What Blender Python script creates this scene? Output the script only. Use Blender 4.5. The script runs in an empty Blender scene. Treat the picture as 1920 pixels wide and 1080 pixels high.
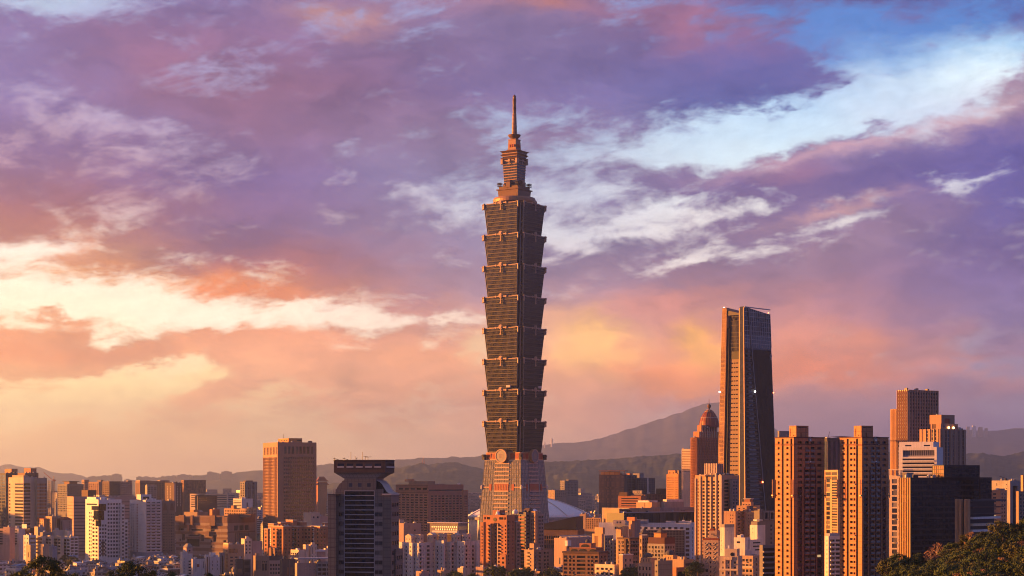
import bpy, bmesh, math, random
from mathutils import Vector, Matrix
random.seed(7)
R_ = math.radians
SC = bpy.context.scene
COL = SC.collection
# ------------------------------------------------------------------ camera (photo measured on a 1920x1080 grid)
F, HY, CZ = 3460.0, 900.0, 95.0
def X(px, D): return (px - 960) / F * D
def Z(py, D): return CZ + (HY - py) / F * D
cam = bpy.data.cameras.new('camera'); camo = bpy.data.objects.new('camera', cam); COL.objects.link(camo)
camo.location = (0, 0, CZ); camo.rotation_euler = (R_(90), 0, 0)
cam.sensor_width = 36; cam.lens = 36 * F / 1920; cam.shift_y = 360 / 1920
cam.clip_start = 1; cam.clip_end = 60000
SC.camera = camo
SC.view_settings.view_transform = 'Standard'; SC.view_settings.look = 'None'
SC.view_settings.exposure = 2.1; SC.view_settings.gamma = 1.0
SC.cycles.max_bounces = 6; SC.cycles.volume_bounces = 0; SC.cycles.use_denoising = True
SC.cycles.sample_clamp_indirect = 4; SC.cycles.filter_width = 1.05
# ------------------------------------------------------------------ sun
SUN = Vector((-0.96, 0.14, 0)).normalized()
ELEV = R_(3.8)
SUN = Vector((SUN.x * math.cos(ELEV), SUN.y * math.cos(ELEV), math.sin(ELEV)))
sl = bpy.data.lights.new('sun', 'SUN'); so = bpy.data.objects.new('sun', sl); COL.objects.link(so)
sl.energy = 5.0; sl.angle = R_(0.53); sl.color = (1.0, 0.35, 0.055)
so.rotation_euler = SUN.to_track_quat('Z', 'Y').to_euler()
# ------------------------------------------------------------------ sky
def lin(c): return tuple(((v / 255) / 12.92 if v / 255 <= .04045 else ((v / 255 + .055) / 1.055) ** 2.4) for v in c[:3]) + (1,)
W = bpy.data.worlds.new('World'); SC.world = W; W.use_nodes = True
def build_sky():
    nt = W.node_tree; N = nt.nodes; L = nt.links
    N.clear()
    def nd(t, **k):
        n = N.new(t)
        for a, b in k.items(): setattr(n, a, b)
        return n
    def put(sock, v):
        if hasattr(v, 'links'): L.new(v, sock)
        else: sock.default_value = v
    def M(op, a, b=0.0, c=0.0):
        n = nd('ShaderNodeMath', operation=op); put(n.inputs[0], a); put(n.inputs[1], b); put(n.inputs[2], c); return n.outputs[0]
    def mixc(f, a, b, mode='MIX'):
        n = nd('ShaderNodeMix', data_type='RGBA', blend_type=mode); put(n.inputs[0], f); put(n.inputs[6], a); put(n.inputs[7], b); return n.outputs[2]
    def sm(v, a, b, lo=0.0, hi=1.0):
        n = nd('ShaderNodeMapRange', interpolation_type='SMOOTHSTEP'); put(n.inputs[0], v)
        for i, q in enumerate((a, b, lo, hi)): n.inputs[i + 1].default_value = q
        return n.outputs[0]
    def comb(x, y, z=0.0):
        n = nd('ShaderNodeCombineXYZ'); put(n.inputs[0], x); put(n.inputs[1], y); put(n.inputs[2], z); return n.outputs[0]
    def noise(vec, scale, det=6.0, rough=.55, dist=0.0):
        n = nd('ShaderNodeTexNoise'); put(n.inputs['Vector'], vec); n.inputs['Scale'].default_value = scale
        n.inputs['Detail'].default_value = det; n.inputs['Roughness'].default_value = rough; n.inputs['Distortion'].default_value = dist
        return n
    tc = nd('ShaderNodeTexCoord'); sp = nd('ShaderNodeSeparateXYZ'); L.new(tc.outputs['Generated'], sp.inputs[0])
    x, y, z = sp.outputs
    az = M('ARCTAN2', x, y)
    hyp = M('SQRT', M('ADD', M('MULTIPLY', x, x), M('MULTIPLY', y, y)))
    el = M('ARCTAN2', z, hyp)
    # azimuth / elevation in thousandths of the lens' focal unit: 0..1.92 across the view, 0..0.9 from top to horizon
    u0 = M('MULTIPLY_ADD', az, F / 1000, .96); v0 = M('MULTIPLY_ADD', el, -F / 1000, .9)
    P0 = comb(u0, M('MULTIPLY', v0, 2.0))
    wn = noise(P0, 2.6, 5, .55)
    wv = nd('ShaderNodeVectorMath', operation='SUBTRACT'); L.new(wn.outputs['Color'], wv.inputs[0]); wv.inputs[1].default_value = (.5, .5, .5)
    ws = nd('ShaderNodeSeparateXYZ'); L.new(wv.outputs[0], ws.inputs[0])
    wn2 = noise(P0, 11.0, 5, .6)
    wv2 = nd('ShaderNodeVectorMath', operation='SUBTRACT'); L.new(wn2.outputs['Color'], wv2.inputs[0]); wv2.inputs[1].default_value = (.5, .5, .5)
    ws2 = nd('ShaderNodeSeparateXYZ'); L.new(wv2.outputs[0], ws2.inputs[0])
    u = M('ADD', M('MULTIPLY_ADD', ws.outputs[0], .26, u0), M('MULTIPLY', ws2.outputs[0], .15))
    v = M('ADD', M('MULTIPLY_ADD', ws.outputs[1], .10, v0), M('MULTIPLY', ws2.outputs[1], .07))
    Pw = comb(u, v)
    def cu(px): return ((math.atan((px - 960) / F) * F + 960) if -200 < px < 2200 else px) / 1000
    def cv(px, py): return (900 - math.atan((900 - py) / math.hypot(F, px - 960)) * F) / 1000
    def field(cols):
        out = None; pu = None
        for pu_, stops in cols:
            r = nd('ShaderNodeValToRGB'); put(r.inputs[0], M('DIVIDE', v, .9)); e = r.color_ramp.elements
            for i, (vy, c) in enumerate(stops):
                q = e[i] if i < 2 else e.new(min(1, vy / 900))
                q.position = min(1, vy / 900); q.color = lin(c)
            if out is None: out = r.outputs[0]
            else: out = mixc(sm(u, cu(pu), cu(pu_)), out, r.outputs[0])
            pu = pu_
        return out
    cloud = field(CLOUD_COLS); gap = field(GAP_COLS)
    sky = nd('ShaderNodeTexSky', sky_type='NISHITA'); sky.sun_disc = False
    sky.sun_elevation = ELEV; sky.sun_rotation = math.atan2(SUN.x, SUN.y) % (2 * math.pi); sky.dust_density = 2.0
    nis = mixc(1.0, sky.outputs[0], (.1, .1, .1, 1), 'MULTIPLY')
    gap = mixc(.12, gap, nis)
    # cover
    def strat(su, sv, tilt, scale, det, rough, dist): return noise(comb(M('MULTIPLY', u, su), M('MULTIPLY', M('MULTIPLY_ADD', u, tilt, v), sv)), scale, det, rough, dist).outputs[0]
    fb = strat(.7, 2.1, .12, 3.4, 8, .6, .4)
    fb2 = noise(comb(M('MULTIPLY', u0, .75), M('MULTIPLY', M('MULTIPLY_ADD', u0, .10, v0), 2.0)), 9.0, 8, .66, .5).outputs[0]
    fb3 = noise(comb(M('MULTIPLY', u0, .9), M('MULTIPLY', M('MULTIPLY_ADD', u0, .16, v0), 1.7)), 30.0, 5, .6, .3).outputs[0]
    cov = M('MULTIPLY_ADD', M('SUBTRACT', fb, .5), 2.1, .80)
    calm = sm(v0, .76, .90, 1.0, .3)
    cov = M('ADD', cov, M('MULTIPLY', calm, M('ADD', M('MULTIPLY', M('SUBTRACT', fb2, .5), 2.3), M('MULTIPLY', M('SUBTRACT', fb3, .5), .9))))
    def blob(px, py, a, b, rot):
        def vm(op, i, c):
            n = nd('ShaderNodeVectorMath', operation=op); L.new(i, n.inputs[0]); n.inputs[1].default_value = c; return n.outputs['Value' if op == 'DOT_PRODUCT' else 0]
        r = R_(rot); d = vm('SUBTRACT', Pw, (cu(px), cv(px, py), 0)); k = 1000
        s = vm('DOT_PRODUCT', d, (math.cos(r) * k / a, math.sin(r) * k / a, 0)); t = vm('DOT_PRODUCT', d, (-math.sin(r) * k / b, math.cos(r) * k / b, 0))
        return M('POWER', 2.71828, M('MULTIPLY', M('MULTIPLY_ADD', s, s, M('MULTIPLY', t, t)), -1.0))
    for px, py, a, b, rot, amt in COVER:
        cov = M('MULTIPLY_ADD', blob(px, py, a, b, rot), amt * .95, cov)
    mask = sm(cov, .02, .92)
    # billow shading inside the clouds
    det = noise(comb(M('MULTIPLY', u, .9), M('MULTIPLY', v, 1.7)), 7.0, 9, .62, .3)
    det2 = noise(comb(M('MULTIPLY', u, .5), M('MULTIPLY', v, 2.0)), 4.0, 4, .5)
    for px, py, a, b, rot, amt, c in ACCENT:
        w = M('MULTIPLY', blob(px, py, a, b, rot), M('MULTIPLY_ADD', M('SUBTRACT', det2.outputs[0], .5), 1.6, 1.0))
        n = nd('ShaderNodeClamp'); put(n.inputs[0], M('MULTIPLY', w, amt)); cloud = mixc(n.outputs[0], cloud, lin(c))
    br = M('ADD', M('MULTIPLY_ADD', M('SUBTRACT', det.outputs[0], .5), 1.3, 1.02), M('MULTIPLY', M('SUBTRACT', det2.outputs[0], .5), .9))
    brc = nd('ShaderNodeCombineColor'); put(brc.inputs[0], br); put(brc.inputs[1], M('MULTIPLY_ADD', br, .85, .15)); put(brc.inputs[2], M('MULTIPLY_ADD', br, .6, .4))
    cl2 = mixc(sm(v0, .74, .88, 1.0, .2), cloud, mixc(1.0, cloud, brc.outputs[0], 'MULTIPLY'))
    gb = M('MULTIPLY_ADD', M('SUBTRACT', fb3, .5), .5, 1.24); gbc = nd('ShaderNodeCombineColor'); [put(gbc.inputs[i], gb) for i in range(3)]
    gap = mixc(1.0, gap, gbc.outputs[0], 'MULTIPLY')
    cl2 = mixc(sm(v0, .46, .66, 1.0, 0.0), cl2, mixc(1.0, cl2, (.76, .79, .88, 1), 'MULTIPLY'))
    col = mixc(mask, gap, cl2)
    # behind the viewer's left shoulder the glow has gone: plain blue dusk
    col = mixc(sm(u0, -1.3, -3.6), col, (.105, .115, .27, 1))
    # high overhead: plain dusk cloud, dim
    col = mixc(sm(el, .32, .75), col, (.17, .19, .36, 1))
    gl = sm(v0, .40, .74, 1.06, 1.42); glc = nd('ShaderNodeCombineColor'); [put(glc.inputs[i], gl) for i in range(3)]
    col = mixc(1.0, col, glc.outputs[0], 'MULTIPLY')
    bg = nd('ShaderNodeBackground'); L.new(col, bg.inputs[0]); bg.inputs[1].default_value = SKY_STRENGTH
    o = nd('ShaderNodeOutputWorld'); L.new(bg.outputs[0], o.inputs[0])
SKY_STRENGTH = 0.265
HAZE = 4.3e-5
CLOUD_COLS = [
 (-1500, [(0, (150, 130, 160)), (300, (190, 130, 130)), (600, (250, 180, 130)), (900, (250, 190, 140))]),
 (0, [(0, (138, 128, 178)), (90, (132, 116, 168)), (210, (132, 118, 175)), (310, (134, 106, 156)), (400, (160, 104, 124)), (470, (222, 148, 118)), (560, (240, 175, 130)), (660, (226, 142, 98)), (760, (255, 204, 138)), (880, (238, 184, 136))]),
 (480, [(0, (136, 120, 170)), (70, (136, 108, 154)), (170, (148, 104, 140)), (260, (136, 110, 154)), (350, (122, 104, 162)), (440, (128, 100, 146)), (510, (172, 104, 112)), (560, (226, 134, 92)), (650, (232, 156, 116)), (760, (236, 168, 122)), (820, (246, 192, 138)), (890, (232, 178, 138))]),
 (960, [(0, (172, 122, 140)), (60, (132, 114, 155)), (180, (116, 106, 158)), (260, (140, 124, 160)), (350, (142, 138, 176)), (460, (150, 140, 172)), (540, (160, 132, 154)), (620, (212, 152, 136)), (680, (244, 162, 114)), (750, (238, 162, 122)), (850, (228, 172, 140))]),
 (1440, [(0, (104, 104, 165)), (60, (132, 106, 152)), (140, (94, 100, 166)), (210, (92, 108, 174)), (300, (150, 128, 165)), (360, (126, 108, 160)), (470, (150, 126, 156)), (560, (172, 122, 134)), (630, (212, 136, 114)), (690, (228, 142, 108)), (760, (172, 126, 134)), (870, (150, 120, 138))]),
 (1920, [(0, (72, 104, 172)), (70, (84, 98, 166)), (180, (180, 150, 175)), (240, (160, 128, 160)), (310, (100, 96, 168)), (400, (94, 92, 162)), (480, (114, 98, 152)), (600, (118, 104, 148)), (690, (156, 118, 134)), (770, (122, 102, 136)), (890, (106, 100, 142))]),
 (3600, [(0, (75, 95, 165)), (400, (88, 98, 165)), (700, (96, 102, 165)), (890, (92, 98, 158))]),
]
GAP_COLS = [
 (-1500, [(0, (190, 180, 190)), (350, (255, 225, 190)), (650, (255, 235, 190)), (900, (255, 205, 150))]),
 (0, [(0, (168, 196, 216)), (120, (150, 152, 198)), (380, (196, 150, 160)), (470, (255, 238, 220)), (620, (255, 242, 205)), (720, (255, 226, 160)), (880, (240, 188, 136))]),
 (480, [(0, (140, 140, 192)), (240, (160, 158, 196)), (420, (180, 152, 170)), (560, (255, 236, 210)), (620, (255, 240, 214)), (710, (255, 220, 155)), (880, (232, 180, 138))]),
 (960, [(0, (140, 158, 204)), (280, (160, 178, 208)), (430, (206, 208, 220)), (560, (216, 190, 190)), (640, (250, 214, 180)), (880, (222, 168, 142))]),
 (1440, [(0, (64, 122, 194)), (120, (70, 122, 194)), (210, (176, 208, 236)), (300, (214, 234, 244)), (420, (236, 228, 226)), (500, (236, 226, 222)), (590, (236, 180, 150)), (880, (152, 122, 138))]),
 (1920, [(0, (58, 112, 186)), (85, (66, 122, 192)), (125, (160, 198, 230)), (165, (222, 240, 248)), (230, (210, 214, 230)), (360, (196, 196, 214)), (520, (150, 134, 160)), (880, (118, 108, 142))]),
 (3600, [(0, (90, 120, 180)), (400, (130, 130, 170)), (890, (112, 106, 142))]),
]
COVER = [ # px, py, half width, half height, tilt, amount (negative opens the cloud)
 (70, 5, 170, 22, 0, -.75), (40, 165, 80, 26, 10, -.35), (220, 235, 150, 30, 12, -.32), (330, 250, 90, 20, 14, -.2),
 (20, 475, 110, 34, 0, -.8), (70, 555, 220, 42, 4, -.85), (170, 492, 150, 12, 3, .5), (420, 470, 200, 20, 3, .3), (350, 594, 300, 20, 3, -.6), (700, 592, 150, 14, 2, -.8), (880, 606, 90, 10, 4, -.7),
 (200, 600, 200, 34, 0, -.5), (110, 592, 70, 12, 6, 1.0), (290, 702, 120, 26, -4, -1.5), (60, 740, 220, 34, 0, -.8), (230, 770, 260, 26, 0, -.5),
 (775, 378, 40, 14, 10, -.5), (640, 352, 60, 12, -6, -.35), (300, 170, 260, 70, 20, .35), (620, 130, 240, 80, 10, .35),
 (700, 480, 300, 60, 4, .3), (110, 668, 170, 28, -2, 1.0), (560, 680, 330, 44, 3, .5),
 (1330, 262, 180, 30, -10, -.95), (1560, 205, 170, 40, -18, -1.1), (1790, 150, 190, 40, -14, -1.2), (1480, 235, 130, 30, -14, -.5),
 (1090, 250, 90, 40, -10, -.4), (1060, 330, 160, 70, -6, -.3), (1500, 180, 40, 24, -30, -.3),
 (1250, 385, 90, 20, -8, -.9), (1060, 440, 60, 22, 10, -.8), (1180, 420, 120, 14, 6, -.5), (1390, 468, 130, 24, -5, -.75), (1270, 500, 90, 14, -6, -.7),
 (1540, 425, 130, 12, -5, -.5), (1790, 365, 60, 12, -12, -.6), (1380, 395, 160, 14, -8, -.5),
 (1650, 60, 230, 46, -4, -1.0), (1850, 60, 70, 50, 0, .2), (1480, 20, 160, 26, 0, -.5), (1700, 300, 330, 46, -8, .5), (1250, 120, 320, 60, 4, .5), (1150, 330, 160, 34, 0, .4),
 (1650, 520, 380, 70, -8, .5), (1300, 640, 300, 90, 0, .4),
]
ACCENT = [
 (640, 28, 90, 30, 4, .9, (196, 140, 138)), (1020, 6, 80, 18, 6, .7, (226, 140, 120)), (1310, 48, 110, 40, 12, .6, (190, 116, 136)), (1180, 30, 110, 30, 0, .6, (164, 112, 144)),
 (330, 140, 210, 60, 26, .5, (164, 108, 142)), (560, 190, 330, 56, 8, .4, (146, 108, 142)),
 (90, 410, 260, 34, -4, .5, (190, 112, 112)), (230, 530, 180, 26, 6, 1.1, (255, 156, 80)), (430, 556, 150, 18, 6, .9, (250, 138, 80)), (140, 475, 80, 20, 0, .8, (244, 170, 130)),
 (1075, 655, 90, 56, 10, 1.4, (255, 192, 116)), (1010, 620, 60, 50, 0, .6, (240, 170, 140)), (1330, 655, 60, 44, 10, 1.5, (255, 178, 90)), (1290, 705, 140, 34, 0, 1.0, (255, 150, 84)), (1260, 570, 120, 30, -6, .7, (222, 142, 124)),
 (1520, 690, 150, 30, 4, 1.0, (246, 136, 88)), (1590, 640, 50, 26, 0, .8, (236, 146, 112)), (1760, 650, 60, 26, 0, .6, (200, 136, 126)), (1840, 690, 90, 22, 6, .7, (200, 132, 124)),
 (870, 660, 30, 44, 6, 1.3, (250, 200, 150)), (700, 690, 120, 16, 8, .7, (242, 166, 126)), (360, 690, 30, 24, 0, .9, (250, 184, 120)), (560, 730, 180, 24, 6, .6, (244, 172, 128)),
 (1560, 280, 200, 16, -12, .85, (214, 170, 182)), (1820, 210, 130, 28, -18, .85, (226, 186, 188)), (1500, 325, 70, 18, -4, .7, (166, 118, 152)), (1560, 400, 110, 12, -8, .8, (230, 176, 170)), (1600, 450, 160, 30, -16, .5, (178, 140, 160)),
]
build_sky()
# ------------------------------------------------------------------ materials
MATS = {}
def nmat(name):
    m = bpy.data.materials.new(name); m.use_nodes = True
    nt = m.node_tree; b = nt.nodes['Principled BSDF']; MATS[name] = m
    return m, nt, b
def lk(nt, a, b): nt.links.new(a, b)
def node(nt, t, **k):
    n = nt.nodes.new(t)
    for a, v in k.items(): setattr(n, a, v)
    return n
def math_(nt, op, a, b=0.0, c=0.0):
    n = node(nt, 'ShaderNodeMath', operation=op)
    for i, v in enumerate((a, b, c)):
        if hasattr(v, 'links'): lk(nt, v, n.inputs[i])
        else: n.inputs[i].default_value = v
    return n.outputs[0]
def mix_(nt, f, a, b, mode='MIX'):
    n = node(nt, 'ShaderNodeMix', data_type='RGBA', blend_type=mode)
    for i, v in ((0, f), (6, a), (7, b)):
        if hasattr(v, 'links'): lk(nt, v, n.inputs[i])
        else: n.inputs[i].default_value = v if i == 0 else (tuple(v) + (1,))[:4]
    return n.outputs[2]
def wall(name, c, rough=.85, var=.22, streak=.25, joint=None, spec=.3):
    """render / tile / stone: broad blotches, rain streaks and (joint=(w,h)) a grid of panel joints"""
    m, nt, b = nmat(name)
    tc = node(nt, 'ShaderNodeTexCoord')
    n1 = node(nt, 'ShaderNodeTexNoise'); lk(nt, tc.outputs['Object'], n1.inputs['Vector']); n1.inputs['Scale'].default_value = .09; n1.inputs['Detail'].default_value = 5
    mp = node(nt, 'ShaderNodeMapping'); lk(nt, tc.outputs['Object'], mp.inputs[0]); mp.inputs['Scale'].default_value = (.9, .9, .05)
    n2 = node(nt, 'ShaderNodeTexNoise'); lk(nt, mp.outputs[0], n2.inputs['Vector']); n2.inputs['Scale'].default_value = 1.0; n2.inputs['Detail'].default_value = 3
    f = math_(nt, 'ADD', math_(nt, 'MULTIPLY_ADD', math_(nt, 'SUBTRACT', n1.outputs[0], .5), var * 2.2, 1.0), math_(nt, 'MULTIPLY', math_(nt, 'SUBTRACT', n2.outputs[0], .5), streak * 1.8))
    oi = node(nt, 'ShaderNodeObjectInfo')
    f = math_(nt, 'MULTIPLY', f, math_(nt, 'MULTIPLY_ADD', oi.outputs['Random'], .12, .94))
    if joint:
        s = node(nt, 'ShaderNodeSeparateXYZ'); lk(nt, tc.outputs['Object'], s.inputs[0])
        a = math_(nt, 'ADD', s.outputs[0], s.outputs[1])
        g1 = math_(nt, 'LESS_THAN', math_(nt, 'FRACT', math_(nt, 'DIVIDE', a, joint[0])), .1)
        g2 = math_(nt, 'LESS_THAN', math_(nt, 'FRACT', math_(nt, 'DIVIDE', s.outputs[2], joint[1])), .1)
        f = math_(nt, 'MULTIPLY', f, math_(nt, 'MULTIPLY_ADD', math_(nt, 'MAXIMUM', g1, g2), -.4, 1.0))
    col = node(nt, 'ShaderNodeVectorMath', operation='SCALE'); col.inputs[0].default_value = c[:3]; lk(nt, f, col.inputs['Scale'])
    lk(nt, col.outputs[0], b.inputs['Base Color']); b.inputs['Roughness'].default_value = rough; b.inputs['Specular IOR Level'].default_value = spec
    return m
def glass(name, c, c2, rough=.12, lit=.0, spec=.5, frac2=.3, cell=None):
    """window glass: dark pane, a share of panes with blinds (c2), a few with a lamp on"""
    m, nt, b = nmat(name)
    oi = node(nt, 'ShaderNodeObjectInfo'); ge = node(nt, 'ShaderNodeNewGeometry')
    r = math_(nt, 'FRACT', math_(nt, 'ADD', math_(nt, 'MULTIPLY', oi.outputs['Random'], 7.31), math_(nt, 'MULTIPLY', ge.outputs['Random Per Island'], 3.17)))
    if cell:
        tc = node(nt, 'ShaderNodeTexCoord'); s = node(nt, 'ShaderNodeSeparateXYZ'); lk(nt, tc.outputs['Object'], s.inputs[0])
        a = math_(nt, 'FLOOR', math_(nt, 'DIVIDE', math_(nt, 'ADD', s.outputs[0], s.outputs[1]), cell[0])); z = math_(nt, 'FLOOR', math_(nt, 'DIVIDE', s.outputs[2], cell[1]))
        cb = node(nt, 'ShaderNodeCombineXYZ'); lk(nt, a, cb.inputs[0]); lk(nt, z, cb.inputs[1])
        wn = node(nt, 'ShaderNodeTexWhiteNoise', noise_dimensions='2D'); lk(nt, cb.outputs[0], wn.inputs['Vector']); r = wn.outputs['Value']
    t = math_(nt, 'POWER', r, 1.0 / max(frac2, .05))
    lk(nt, mix_(nt, t, c, c2), b.inputs['Base Color'])
    b.inputs['Roughness'].default_value = rough; b.inputs['Specular IOR Level'].default_value = spec
    if lit:
        e = math_(nt, 'GREATER_THAN', math_(nt, 'FRACT', math_(nt, 'MULTIPLY', r, 13.7)), 1 - lit)
        b.inputs['Emission Color'].default_value = (1, .62, .28, 1); lk(nt, math_(nt, 'MULTIPLY', e, .16), b.inputs['Emission Strength'])
    return m
def plain(name, c, rough=.6, metal=0.0, spec=.4):
    m, nt, b = nmat(name); b.inputs['Base Color'].default_value = tuple(c) + (1,); b.inputs['Roughness'].default_value = rough
    b.inputs['Metallic'].default_value = metal; b.inputs['Specular IOR Level'].default_value = spec
    return m
def lamp(name, c, s):
    m, nt, b = nmat(name); b.inputs['Base Color'].default_value = tuple(c) + (1,); b.inputs['Emission Color'].default_value = tuple(c) + (1,); b.inputs['Emission Strength'].default_value = s
    return m
def facade(name, c, g, w, h, fw=.6, fh=.55, rough=.85):
    """small far building: wall with a regular grid of windows, one pane in a few with pale blinds"""
    m, nt, b = nmat(name)
    tc = node(nt, 'ShaderNodeTexCoord'); s = node(nt, 'ShaderNodeSeparateXYZ'); lk(nt, tc.outputs['Object'], s.inputs[0])
    ge = node(nt, 'ShaderNodeNewGeometry'); sn = node(nt, 'ShaderNodeSeparateXYZ'); lk(nt, ge.outputs['Normal'], sn.inputs[0])
    oi = node(nt, 'ShaderNodeObjectInfo')
    a = math_(nt, 'DIVIDE', math_(nt, 'ADD', s.outputs[0], s.outputs[1]), w); z = math_(nt, 'DIVIDE', s.outputs[2], h)
    wm = math_(nt, 'MULTIPLY', math_(nt, 'LESS_THAN', math_(nt, 'FRACT', a), fw), math_(nt, 'LESS_THAN', math_(nt, 'FRACT', z), fh))
    wm = math_(nt, 'MULTIPLY', wm, math_(nt, 'LESS_THAN', math_(nt, 'ABSOLUTE', sn.outputs[2]), .5))
    cb = node(nt, 'ShaderNodeCombineXYZ'); lk(nt, math_(nt, 'FLOOR', a), cb.inputs[0]); lk(nt, math_(nt, 'FLOOR', z), cb.inputs[1]); lk(nt, oi.outputs['Random'], cb.inputs[2])
    wn = node(nt, 'ShaderNodeTexWhiteNoise'); lk(nt, cb.outputs[0], wn.inputs['Vector'])
    pane = mix_(nt, math_(nt, 'POWER', wn.outputs['Value'], 3.0), g, tuple(min(1, v * 6 + .08) for v in g))
    n1 = node(nt, 'ShaderNodeTexNoise'); lk(nt, tc.outputs['Object'], n1.inputs['Vector']); n1.inputs['Scale'].default_value = .12; n1.inputs['Detail'].default_value = 4
    f = math_(nt, 'MULTIPLY', math_(nt, 'MULTIPLY_ADD', n1.outputs[0], .5, .75), math_(nt, 'MULTIPLY_ADD', oi.outputs['Random'], .5, .75))
    col = node(nt, 'ShaderNodeVectorMath', operation='SCALE'); col.inputs[0].default_value = c[:3]; lk(nt, f, col.inputs['Scale'])
    lk(nt, mix_(nt, wm, col.outputs[0], pane), b.inputs['Base Color'])
    lk(nt, math_(nt, 'MULTIPLY_ADD', wm, .2 - rough, rough), b.inputs['Roughness'])
    return m
wall('hotel_wall', (.30, .165, .125), .8, .12, .15); wall('grey_beige', (.25, .19, .155), .6, .1, .1); wall('grey_tile', (.16, .138, .128), .55, .12, .15, (1.6, 1.6)); wall('grey_tile_light', (.26, .225, .21), .6, .1, .12, (1.6, 1.6))
wall('brown_tile', (.20, .115, .08)); wall('brown_dark', (.105, .065, .055)); wall('brick_red', (.20, .05, .03)); wall('brick_orange', (.34, .15, .085))
wall('beige', (.40, .28, .21)); wall('beige_pale', (.48, .38, .31)); wall('sand', (.44, .27, .16)); wall('pinkish', (.40, .27, .23))
wall('white', (.62, .59, .58), .8, .15, .25); wall('white_old', (.54, .50, .48), .85, .25, .35); wall('grey', (.22, .20, .20)); wall('grey_dark', (.075, .07, .078)); wall('grey_mid', (.16, .145, .145))
wall('blue_grey', (.24, .26, .33)); wall('concrete', (.28, .25, .235), .9, .3, .4); wall('cream', (.58, .46, .35)); wall('ochre', (.42, .22, .09)); wall('maroon', (.085, .035, .035)); wall('black_clad', (.022, .018, .022), .5)
wall('office_tan', (.31, .18, .125), .75, .1, .12); wall('tan', (.27, .19, .145)); wall('mall_light', (.30, .235, .21)); wall('mall_brown', (.19, .115, .095)); wall('roof_grey', (.16, .15, .16), .9, .35, .1); wall('roof_red', (.22, .05, .03), .8); wall('roof_blue', (.12, .2, .36), .6); wall('roof_white', (.62, .60, .62), .6, .2, .2)
wall('bronze', (.16, .085, .05), .4, .1, .1); wall('nan_brown', (.155, .088, .062), .5, .08, .1)
glass('glass_dark', (.012, .012, .016), (.10, .09, .085), .1, .0); glass('glass_blue', (.018, .024, .036), (.08, .09, .11), .12, .0); glass('glass_mix', (.014, .014, .018), (.22, .19, .165), .12, .006)
glass('glass_sunset_gold', (.20, .10, .04), (.36, .20, .09), .2, .0, .8); glass('glass_curtain', (.004, .005, .008), (.022, .021, .022), .12, .004, .22, .15, (2.2, 4.0)); glass('glass_tower', (.012, .017, .024), (.045, .044, .044), .14, .0, 1.0, .4, (1.6, 2.1))
glass('glass_champagne', (.14, .135, .11), (.30, .25, .18), .22, .0, .9, .6, (1.7, 2.1)); glass('glass_slate', (.018, .019, .030), (.04, .042, .058), .18, .0, .4, .4, (1.8, 4.2)); glass('glass_amber', (.10, .05, .022), (.34, .19, .09), .22, .0, .8, .5, (2.0, 3.6))
plain('steel', (.20, .19, .20), .45, .6); plain('steel_dark', (.04, .035, .04), .5, .4); plain('bronze_trim', (.42, .23, .12), .45, .1); plain('tower_frame', (.07, .060, .056), .5, .1); plain('tower_trim', (.36, .24, .18), .5, .1); plain('red_panel', (.30, .05, .015), .5)
plain('white_paint', (.78, .76, .74), .5); plain('tower_bronze', (.30, .165, .10), .5, .1); plain('dome_white', (.74, .68, .66), .45, 0, .4); plain('mullion_grey', (.36, .34, .36), .5); plain('fin_brown', (.20, .13, .10), .5); plain('black', (.012, .011, .012), .6); plain('copper_roof', (.20, .05, .025), .5); plain('tank', (.34, .33, .34), .5, .15); plain('crane_red', (.35, .10, .05), .6)
plain('pale_trim', (.55, .47, .42), .6)
lamp('beacon_white', (1, .95, .9), 2.5); lamp('beacon_red', (1, .12, .03), 6.0); lamp('lamp_warm', (1, .45, .12), 1.1); lamp('lamp_warm_bright', (1, .5, .16), 2.2)
EXTRA_GLASS = 'glass_dark'
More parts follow.
